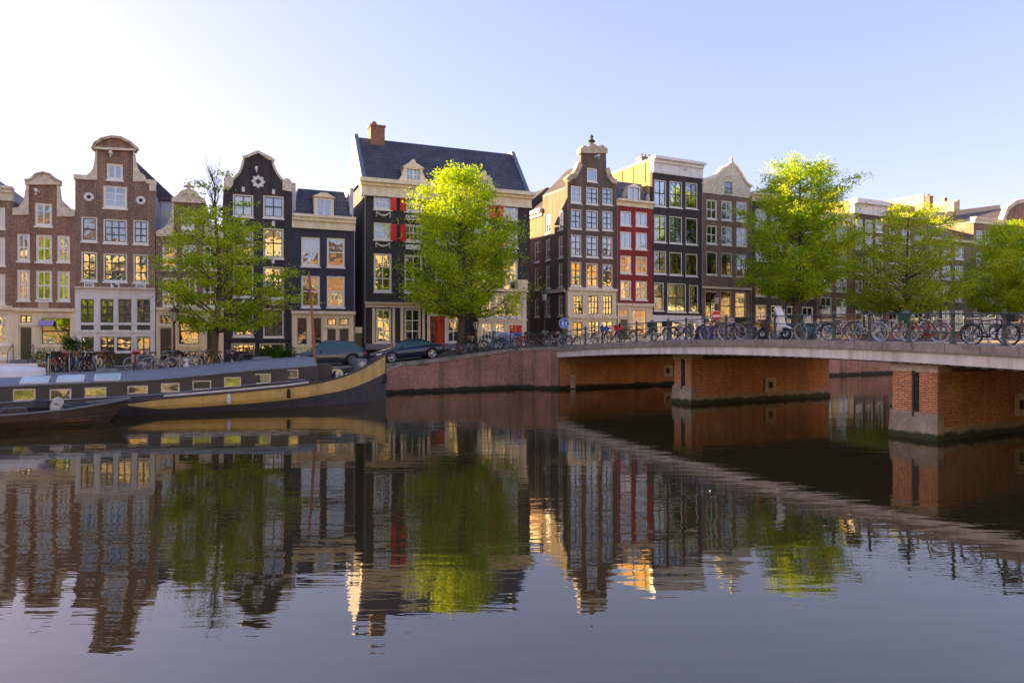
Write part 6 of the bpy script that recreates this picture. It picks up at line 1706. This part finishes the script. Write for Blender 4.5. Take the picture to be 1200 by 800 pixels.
# ------------------------------------------------------------------ cars
def car(name, label, u, v, rz, paint, L, W, Hh, kind, hub="chrome"):
    r = thing(name, label, "car", (*UV(u, v), street_z(u) + .0), ANG + rz, None)
    s = math.atan((street_z(u + 1.2) - street_z(u - 1.2)) / 2.4)
    r.rotation_euler = (Matrix.Rotation(ANG + rz, 4, 'Z') @ Matrix.Rotation(s if abs(rz) > 1.6 else -s, 4, 'Y')).to_euler()
    rw = .34; wb = L * .29; xf, xr = wb, -wb
    if kind == 'coupe':
        belt = [(-.5, .72), (-.47, .86), (-.30, .92), (.0, .88), (.22, .88), (.42, .74), (.48, .62), (.5, .5)]
        roof = [(-.42, .0), (-.36, .08), (-.18, .42), (-.02, .47), (.08, .40), (.26, .0)]
    else:
        belt = [(-.5, .70), (-.49, .95), (-.42, 1.0), (.0, .97), (.2, .95), (.36, .86), (.47, .74), (.5, .55)]
        roof = [(-.48, .0), (-.44, .16), (-.32, .46), (.0, .56), (.1, .50), (.30, .0)]
    xs = [(-.5 + k / 44) * L for k in range(45)]
    for c in (xf, xr): xs += [c - rw - .06, c - rw - .03, c + rw + .03, c + rw + .06]
    xs = sorted(xs)
    rows = []
    for x in xs:
        q = x / L; zb = interp(q, [p[0] for p in belt], [p[1] for p in belt])
        e = max(0, abs(q) - .38) / .12; w = W / 2 * (1 - .22 * e * e); z0 = .22 + .12 * e
        za = z0
        for c in (xf, xr):
            d = abs(x - c)
            if d < rw + .05: za = max(za, .33 + math.sqrt((rw + .05) ** 2 - d * d) * .98)
        za = min(za, zb - .08)
        rows.append([(x, -w * .8, z0), (x, -w * .97, za), (x, -w, max(.52, za + .02)), (x, -w * .985, max(zb - .16, za + .05)), (x, -w * .86, zb), (x, -w * .4, zb + .035), (x, w * .4, zb + .035), (x, w * .86, zb), (x, w * .985, max(zb - .16, za + .05)), (x, w, max(.52, za + .02)), (x, w * .97, za), (x, w * .8, z0)])
    n = 12; vs = [p for rr_ in rows for p in rr_]
    fs = [(i * n + j, i * n + (j + 1) % n, (i + 1) * n + (j + 1) % n, (i + 1) * n + j) for i in range(len(rows) - 1) for j in range(n)]
    fs += [tuple(range(n)), tuple((len(rows) - 1) * n + j for j in range(n))[::-1]]
    m = MB(); m.add(vs, fs); body = m.build("body", paint, r, smooth=True)
    gx = [roof[0][0] + (roof[-1][0] - roof[0][0]) * k / 20 for k in range(21)]
    def grow(sh, top):
        rows = []
        for q in gx:
            x = q * L; zb = interp(q, [p[0] for p in belt], [p[1] for p in belt]) - .02; h_ = interp(q, [p[0] for p in roof], [p[1] for p in roof]) * Hh
            w = W / 2 * (.86 - .22 * min(1, h_ / .5)) + sh; wb_ = W / 2 * .86 + sh
            if top: rows.append([(x, -w, zb + h_ * .86 + .005), (x, -w * .85, zb + h_ + .03), (x, 0, zb + h_ + .055), (x, w * .85, zb + h_ + .03), (x, w, zb + h_ * .86 + .005)])
            else: rows.append([(x, -wb_, zb), (x, -w, zb + h_ * .86), (x, -w * .85, zb + h_), (x, w * .85, zb + h_), (x, w, zb + h_ * .86), (x, wb_, zb)])
        return rows
    R_ = grow(0, False); vs = [p for q in R_ for p in q]; m = MB(); m.add(vs, [(i * 6 + j, i * 6 + j + 1, i * 6 + j + 7, i * 6 + j + 6) for i in range(20) for j in range(5)]); m.build("windows", "car_glass", r, smooth=True)
    a_, b__ = (4, 15) if kind == 'coupe' else (3, 15)
    R_ = grow(.012, True)[a_:b__ + 1]; vs = [p for q in R_ for p in q]; m = MB(); m.add(vs, [(i * 5 + j, i * 5 + j + 1, i * 5 + j + 6, i * 5 + j + 5) for i in range(len(R_) - 1) for j in range(4)]); m.build("roof", paint, r, smooth=True)
    G = grow(.008, False)
    for sgn in (0, 1):
        for kq in (9,):
            m = MB(); rr0, rr1 = G[kq], G[kq + 1]
            j0, j1 = ((0, 1) if sgn == 0 else (5, 4)); dy = -.012 if sgn == 0 else .012
            m.hexa([(rr0[j0][0], rr0[j0][1], rr0[j0][2]), (rr0[j0][0] + .09, rr0[j0][1], rr0[j0][2]), (rr0[j1][0] + .09, rr0[j1][1], rr0[j1][2]), (rr0[j1][0], rr0[j1][1], rr0[j1][2])] + [(rr0[j0][0], rr0[j0][1] + dy, rr0[j0][2]), (rr0[j0][0] + .09, rr0[j0][1] + dy, rr0[j0][2]), (rr0[j1][0] + .09, rr0[j1][1] + dy, rr0[j1][2]), (rr0[j1][0], rr0[j1][1] + dy, rr0[j1][2])])
            m.build("door_pillar", paint, r)
    for x in (xf, xr):
        for sy in (-1, 1):
            m = MB(); m.tube((0, -.11, 0), (0, .11, 0), rw, n=24, m=0); m.tube((0, sy * .112, 0), (0, sy * .118, 0), rw * .74, n=20, m=2)
            for k in range(8):
                a = k * math.pi / 4; m.tube((0, sy * .125, 0), (rw * .70 * math.cos(a), sy * .125, rw * .70 * math.sin(a)), .035, .022, 5, m=1)
            m.ring((0, sy * .12, 0), rw * .71, .02, n=22, k=5, m=1)
            w = m.build("wheel", ["tyre_rubber", hub, "saddle_black"], r); w.location = (x, sy * (W / 2 - .12), rw)
    for sy in (-1, 1):
        m = MB(); m.hexa([(L * .43, sy * W * .36, .58), (L * .488, sy * W * .30, .56), (L * .488, sy * W * .42, .56), (L * .43, sy * W * .485, .6), (L * .42, sy * W * .36, .70), (L * .475, sy * W * .30, .66), (L * .475, sy * W * .42, .66), (L * .42, sy * W * .48, .70)]); m.build("headlight", "lamp_clear", r)
        m = MB(); m.box(-L * .503, -L * .47, min(sy * W * .24, sy * W * .42), max(sy * W * .24, sy * W * .42), .68, .82); m.build("tail_light", "lamp_red", r)
        m = MB(); xm = L * .13; m.box(xm, xm + .12, min(sy * W * .47, sy * W * .57), max(sy * W * .47, sy * W * .57), .90, 1.02); m.build("mirror", paint, r)
    m = MB(); m.box(-L * .504, -L * .49, -.26, .26, .45, .56); m.build("number_plate", "paint_yellow", r)
    return r
ua = at_v(452, 4.7)[0]; ub = at_v(504, 4.7)[0]
car("parked_car", "black coupe with pale alloy wheels parked on the quay beyond the barge's bow", (ua + ub) / 2, 4.7, math.pi, "car_blue_black", 4.75, 1.85, 1.0, 'coupe')
u2 = at_v(385, 5.2)[0]
car("parked_car", "dark blue grey hatchback half hidden behind the houseboat's bow and mast", u2, 5.2, math.pi, "car_grey_blue", 4.5, 1.85, 1.1, 'suv', "stone_grey")
u3 = at_v(1200, 4)[0]
car("parked_car", "dark green car behind the bridge railing at the right edge", u3 + .5, 5.0, 0, "door_green", 4.4, 1.8, 1.1, 'suv')

# ------------------------------------------------------------------ street lamps and signs
def lamp(label, px, v, ztop, arms=False, mat="metal_black", loc=None):
    if loc is None:
        u, x, y = at_v(px, v); z0 = street_z(u)
    else: x, y, z0 = loc
    r = thing("street_lamp", label, "street lamp", (x, y, z0), ANG)
    H_ = ztop - z0
    m = MB(); m.lathe((0, 0, 0), [(.17, 0), (.17, .25), (.11, .35), (.1, .9), (.13, .95), (.075, 1.05), (.055, H_ - 1.1), (.09, H_ - 1.0), (.05, H_ - .92)], 10)
    if arms: m.tube((-.45, 0, H_ - 1.3), (.45, 0, H_ - 1.3), .025)
    m.build("post", mat, r)
    m = MB(); m.lathe((0, 0, H_ - .92), [(.13, 0), (.22, .5)], 6); la = m.build("lantern", "lantern_glass", r)
    m = MB(); m.lathe((0, 0, H_ - .42), [(.27, 0), (.24, .06), (.12, .22), (.05, .28), (.05, .36), (.01, .42)], 6); m.build("lantern_cap", mat, la)
    m = MB()
    for k in range(6):
        a = k * math.pi / 3; m.tube((.135 * math.cos(a), .135 * math.sin(a), H_ - .92), (.225 * math.cos(a), .225 * math.sin(a), H_ - .42), .013, n=4)
    m.build("lantern_frame", mat, la)
    return r
plain_mat("lamp_maroon", (0.10, 0.025, 0.03), 0.45, var=0.2)
lamp("dark red street lamp before the red curtained window at left", 204, 4.6, 5.3, False, "lamp_maroon")
lamp("street lamp at the corner of the side street beside the black mansion", 638, 6.5, 7.1)
lamp("street lamp behind the bridge railing carrying the red no entry sign", 839.5, 1.6, 6.9, True, "lamp_maroon")
lamp("street lamp to the right of the tallest tree's trunk", 962, 3.2, 6.3, True)
lamp("slim pale headed lamp right of the yellow topped tree's trunk", 557.5, 4.0, 4.9)
def sign_pole(name, label, px, v, zc, r_, face, build):
    u, x, y = at_v(px, v); z0 = street_z(u)
    t = thing(name, label, "road sign", (x, y, z0), ANG - .35)
    m = MB(); m.tube((0, .03, 0), (0, .03, zc - z0 + r_ * .7), .03, n=8); m.build("pole", "stone_grey", t)
    m = MB(); m.tube((0, -.02, zc - z0), (0, .0, zc - z0), r_, n=28); m.tube((0, -.024, zc - z0), (0, -.02, zc - z0), r_ * .93, n=28, m=1)
    d = m.build("disc", ["sign_white", face], t)
    build(d, zc - z0, r_); return t
def no_entry(d, z, r):
    m = MB(); m.box(-r * .68, r * .68, -.03, -.024, z - r * .17, z + r * .17); m.build("white_bar", "sign_white", d)
def walkers(d, z, r):
    m = MB()
    for cx, s in ((-.08, 1.0), (.12, .7)):
        s *= r * 1.25; cx = cx * r * 3.2; zz = z - r * .05
        m.tube((cx, -.03, zz + s * .42), (cx, -.024, zz + s * .42), s * .12, n=10)
        m.prism([(cx - s * .14, zz - s * .02), (cx + s * .14, zz - s * .02), (cx + s * .10, zz + s * .28), (cx - s * .10, zz + s * .28)], -.03, -.024)
        m.prism([(cx - s * .13, zz - s * .02), (cx - s * .02, zz - s * .02), (cx - s * .12, zz - s * .52), (cx - s * .22, zz - s * .52)], -.03, -.024); m.prism([(cx + s * .0, zz - s * .02), (cx + s * .12, zz - s * .02), (cx + s * .22, zz - s * .52), (cx + s * .12, zz - s * .52)], -.03, -.024)
        m.prism([(cx + s * .08, zz + s * .26), (cx + s * .24, zz + s * .06), (cx + s * .2, zz + s * .02), (cx + s * .07, zz + s * .16)], -.03, -.024)
    m.build("walking_figures", "sign_white", d)
sign_pole("no_entry_sign", "round red no entry sign with white bar in front of lamp post", 839, 1.3, 5.05, .42, "sign_red", no_entry)
sign_pole("footpath_sign", "round blue sign with two white walking figures by the corner house", 661, 2.8, 4.4, .38, "sign_blue", walkers)

# ------------------------------------------------------------------ trees
def tree(label, x, y, z0, H_, zlow, prof, seed, leaves, density, leaf=.11, name="elm_tree", lean=(0, 0), trunk_r=.24, layers=.35, bare_top=0, squash=.45, branch_n=60, cat="tree", gap=0.0):
    """prof: list of (fraction of height, radius). The crown is made of leaf sprays on real twigs."""
    R = random.Random(seed); rng = np.random.default_rng(seed)
    root = thing(name, label, cat, (x, y, z0), R.uniform(0, 0))
    ks = [p[0] for p in prof]; rs = [p[1] for p in prof]
    def rad(z): return float(np.interp(z / H_, ks, rs))
    m = MB()
    # trunk
    pts = []; nz = 14
    for k in range(nz + 1):
        f = k / nz; pts.append(Vector((lean[0] * f + .12 * math.sin(f * 7 + seed), lean[1] * f + .12 * math.cos(f * 5 + seed * 2), H_ * .93 * f)))
    def tr(f): return trunk_r * (1 - f) ** .8 + .02
    for k in range(nz):
        f0, f1 = k / nz, (k + 1) / nz
        r0 = tr(f0) * (1.5 if k == 0 else 1); m.tube(pts[k], pts[k + 1], r0, tr(f1), 9, caps=False)
    def tp(z):
        f = min(max(z / (H_ * .93), 0), .999) * nz; i = int(f); return pts[i].lerp(pts[i + 1], f - i)
    tips = []
    for b in range(branch_n):
        f = (b + R.random()) / branch_n
        z1 = zlow + (H_ * .99 - zlow) * (f ** .85)
        ang = b * 2.399 + R.uniform(-.5, .5)
        rr = rad(z1) * R.uniform(.70, 1.06) * (1 + .17 * math.sin(3 * ang + z1 * 1.1 + seed) + .07 * math.sin(z1 * 2.7 + seed))
        zs = max(zlow * .8, z1 - rr * R.uniform(.55, .95)); zs = min(zs, H_ * .88)
        s = tp(zs); e = tp(min(z1, H_ * .93)) ; e = Vector((e.x + rr * math.cos(ang), e.y + rr * math.sin(ang), z1 + R.uniform(-.2, .2)))
        mid = s.lerp(e, .5) + Vector((0, 0, -rr * .10 + R.uniform(0, .25))) + Vector((R.uniform(-.2, .2), R.uniform(-.2, .2), 0))
        br = max(.02, tr(zs / (H_ * .93)) * .38) * (rr / max(rs)) ** .5
        q = [s, s.lerp(mid, .5) + Vector((0, 0, .05)), mid, mid.lerp(e, .5) + Vector((0, 0, .08)), e]
        for i in range(4): m.tube(q[i], q[i + 1], br * (1 - i * .23), br * (1 - (i + 1) * .23) + .004, 5, caps=False)
        ntw = max(3, int(3 + rr * 2.2))
        for k in range(ntw):
            g = R.uniform(.22, 1.0); i = min(3, int(g * 4)); p = q[i].lerp(q[i + 1], g * 4 - i)
            a2 = ang + R.choice((-1, 1)) * R.uniform(.3, 1.3); L_ = R.uniform(.35, 1.05) * (.4 + .3 * rr) 
            t_ = p + Vector((math.cos(a2) * L_, math.sin(a2) * L_, R.uniform(-.12, .38) * L_))
            m.tube(p, t_, .014, .005, 3, caps=False)
            tips.append((p, t_, g))
        tips.append((q[3], e, 1))
    if bare_top:
        for b in range(bare_top):
            a = R.uniform(0, 6.28); zs = H_ * R.uniform(.72, .95); s = tp(min(zs, H_ * .92)); L_ = R.uniform(.8, 1.9)
            e = s + Vector((math.cos(a) * L_ * .38, math.sin(a) * L_ * .38, L_)); m.tube(s, e, .022, .006, 4, caps=False)
            for k in range(5):
                p = s.lerp(e, R.uniform(.3, .9)); a2 = R.uniform(0, 6.28); l2 = R.uniform(.25, .6); m.tube(p, p + Vector((math.cos(a2) * l2 * .6, math.sin(a2) * l2 * .6, l2 * .7)), .009, .004, 3, caps=False)
    tk = m.build("trunk", "bark", root, recalc=False, smooth=True)
    # leaf sprays
    P = []
    for (p, t_, g) in tips:
        if R.random() < gap: continue
        if bare_top and t_.z > H_ * .80 and R.random() < .85: continue
        n = int(density * R.uniform(.5, 1.5))
        f = rng.random(n)[:, None]
        base = np.array(p)[None] * (1 - f) + np.array(t_)[None] * f
        sp = layers * R.uniform(.7, 1.3)
        off = rng.normal(0, 1, (n, 3)) * np.array([sp, sp, sp * squash])
        P.append(base + off)
    P = np.concatenate(P); n = len(P)
    d = rng.normal(0, 1, (n, 3)); d /= np.linalg.norm(d, axis=1)[:, None]
    up = rng.normal(0, 1, (n, 3)); w = np.cross(d, up); w /= np.linalg.norm(w, axis=1)[:, None]
    s = (leaf * rng.uniform(.6, 1.35, n))[:, None]
    A = P - d * s; B = P + w * s * .55; C = P + d * s; D = P - w * s * .55
    V = np.stack([A, B, C, D], 1).reshape(-1, 3)
    me = bpy.data.meshes.new("crown"); me.vertices.add(4 * n); me.vertices.foreach_set("co", V.ravel())
    me.loops.add(4 * n); me.loops.foreach_set("vertex_index", np.arange(4 * n, dtype=np.int32))
    me.polygons.add(n); me.polygons.foreach_set("loop_start", np.arange(0, 4 * n, 4, dtype=np.int32)); me.polygons.foreach_set("loop_total", np.full(n, 4, dtype=np.int32))
    me.materials.append(MATS[leaves]); me.update(); me.validate()
    o = bpy.data.objects.new("crown", me); COL.objects.link(o); o.parent = root
    return root, n
u, x, y = at_v(254, 3.6)
tree("half bare elm with sparse young leaves and naked twigs above its crown, beside the houseboat", x, y, street_z(u), 11.3, 2.6, [(0, .5), (.18, 2.6), (.32, 3.9), (.5, 3.9), (.68, 3.3), (.82, 1.9), (.93, .7), (1, .3)], 11, "leaves_spring", 66, leaf=.078, bare_top=30, gap=.16, layers=.33, squash=.26, branch_n=46, lean=(0, 0), trunk_r=.2)
u, x, y = at_v(541, 4.0)
tree("dense elm with sunlit yellow top in front of the black mansion", x, y, street_z(u), 12.7, 3.0, [(0, .5), (.22, 3.0), (.34, 4.0), (.5, 3.8), (.68, 3.5), (.8, 2.9), (.92, 1.8), (1, .7)], 5, "leaves_bright", 60, leaf=.078, layers=.31, squash=.6, branch_n=90, gap=.11)
u, x, y = at_v(930, 4.2)
tree("tallest elm, broad and green, behind the bridge railing and lamp", x, y, street_z(u), 17.3, 5.4, [(0, .5), (.28, 2.6), (.4, 4.5), (.6, 4.9), (.75, 4.5), (.88, 3.6), (.96, 2.3), (1, 1.1)], 23, "leaves_bright", 60, leaf=.09, layers=.34, squash=.5, gap=.13, branch_n=110, lean=(.9, .2), trunk_r=.3)
u, x, y = at_v(1061, 4.2)
tree("olive green spreading elm, second from the right behind the bridge", x, y, street_z(u), 14.9, 4.6, [(0, .5), (.3, 3.8), (.45, 6.0), (.6, 6.2), (.75, 5.2), (.88, 3.6), (1, 1.0)], 31, "leaves_olive", 42, leaf=.095, layers=.36, squash=.35, branch_n=74, lean=(.3, 0), gap=.12)
u, x, y = at_v(1182, 4.2)
tree("round green elm cut by the right edge of the photo", x, y, street_z(u), 14.4, 4.6, [(0, .5), (.3, 3.6), (.45, 5.0), (.65, 5.2), (.8, 4.2), (.92, 2.6), (1, 1.0)], 47, "leaves_spring", 60, leaf=.10, layers=.38, squash=.5, branch_n=84, lean=(.4, 0))
# trees on the photographer's bank, mirrored in the panes of the far row
for k in range(4):
    x, y = UV(-42 + k * 22, -45.5)
    tree("elm on the photographer's bank out of frame, %s upstream" % ORD[k], x, y, 1.9, 13, 4, [(0, .5), (.3, 3.6), (.5, 4.4), (.75, 3.8), (1, 1)], 60 + k, "leaves_bright", 12, leaf=.28, layers=.5, branch_n=50)

# ------------------------------------------------------------------ shrubs and pots
def shrub(label, x, y, z, w, h_, n=600, leaf=.06, seed=1, pot=True, name="potted_shrub", depth=None):
    r = thing(name, label, "plant", (x, y, z), ANG); rng = np.random.default_rng(seed); m = MB()
    if pot: m.box(-w * .45, w * .45, -.16, .16, 0, .3); m.build("planter", "soil_pot", r)
    zb = .28 if pot else .02
    nb = max(2, int(w / .35)); cs = [(rng.uniform(-w / 2, w / 2), rng.uniform(-.1, .1), zb + h_ * rng.uniform(.25, .9)) for _ in range(nb * 4)]
    m = MB()
    for c in cs: m.tube((c[0] * .6, 0, zb - .04), c, .014, .006, 4, caps=False)
    m.build("stems", "bark", r, recalc=False)
    P = np.concatenate([np.array(c)[None] + rng.normal(0, 1, (n // len(cs), 3)) * np.array([.14, .12, .16]) for c in cs]); P[:, 2] = np.maximum(P[:, 2], zb)
    k = len(P); d = rng.normal(0, 1, (k, 3)); d /= np.linalg.norm(d, axis=1)[:, None]; w_ = np.cross(d, rng.normal(0, 1, (k, 3))); w_ /= np.linalg.norm(w_, axis=1)[:, None]
    V = np.stack([P - d * leaf, P + w_ * leaf * .5, P + d * leaf, P - w_ * leaf * .5], 1).reshape(-1, 3)
    me = bpy.data.meshes.new("foliage"); me.from_pydata(V.tolist(), [], [tuple(range(4 * i, 4 * i + 4)) for i in range(k)]); me.materials.append(MATS["leaves_shrub"])
    o = bpy.data.objects.new("foliage", me); COL.objects.link(o); o.parent = r
    return r
def shrub_px(label, px, v, w, h_, **kw):
    u, x, y = at_v(px, v); return shrub(label, x, y, street_z(u), w, h_, **kw)
shrub_px("tall climbing green shrub at the foot of the white columned house", 86, 7.2, .8, 2.0, n=1500, seed=3, pot=False, name="climbing_shrub")
shrub_px("low green shrub by the front steps of the red brown house", 50, 7.2, .9, .7, n=500, seed=4)
shrub_px("light green bush below the black bell gabled house, left one", 305, 5.2, 1.0, .8, n=700, seed=5)
shrub_px("light green bush below the black bell gabled house, right one", 318, 5.2, .9, .75, n=700, seed=6)
shrub_px("dark green bush beside the hatchback's nose", 337, 5.4, 1.3, 1.0, n=900, seed=8)
shrub_px("ivy mound behind the bridge railing under the olive tree", 1082, 5.0, 1.5, 1.1, n=900, seed=9)
shrub_px("low green hedge tuft behind the bridge railing at far right", 1190, 7.5, 2.4, 1.0, n=1200, seed=10)
v = at_u(1006, 10.6); shrub("small leafy planter on the bridge's rear footway", *UV(10.6, v), deck_z(v), .9, .35, n=400, seed=12)
# blue tarpaulin parcel by the bikes on the quay
u, x, y = at_v(590, 5.4)
m = MB(); m.hexa([(-.9, -.4, 0), (.9, -.4, 0), (.9, .4, 0), (-.9, .4, 0), (-.75, -.28, 1.15), (.7, -.3, 1.0), (.7, .3, 1.05), (-.75, .3, 1.2)])
o = m.build("covered_cargo_bike", "tarp_blue", None); o.location = (x, y, street_z(u)); o.rotation_euler = (0, 0, ANG); tag(o, "pale blue tarpaulin over a cargo bike before the white annex", "covered bike")

for k, px in enumerate((462, 497, 533, 571, 602, 640)):
    v = 1.93; u, x, y = at_v(px, v)
    shrub("weed tuft growing from the quay wall's coping, %s from the barge's bow" % ORD[k], *UV(u, 1.97), street_z(u) - (.25 if k % 2 else .02), .5 + .2 * (k % 3), .16, n=150, leaf=.035, seed=30 + k, pot=False, name="wall_weed")
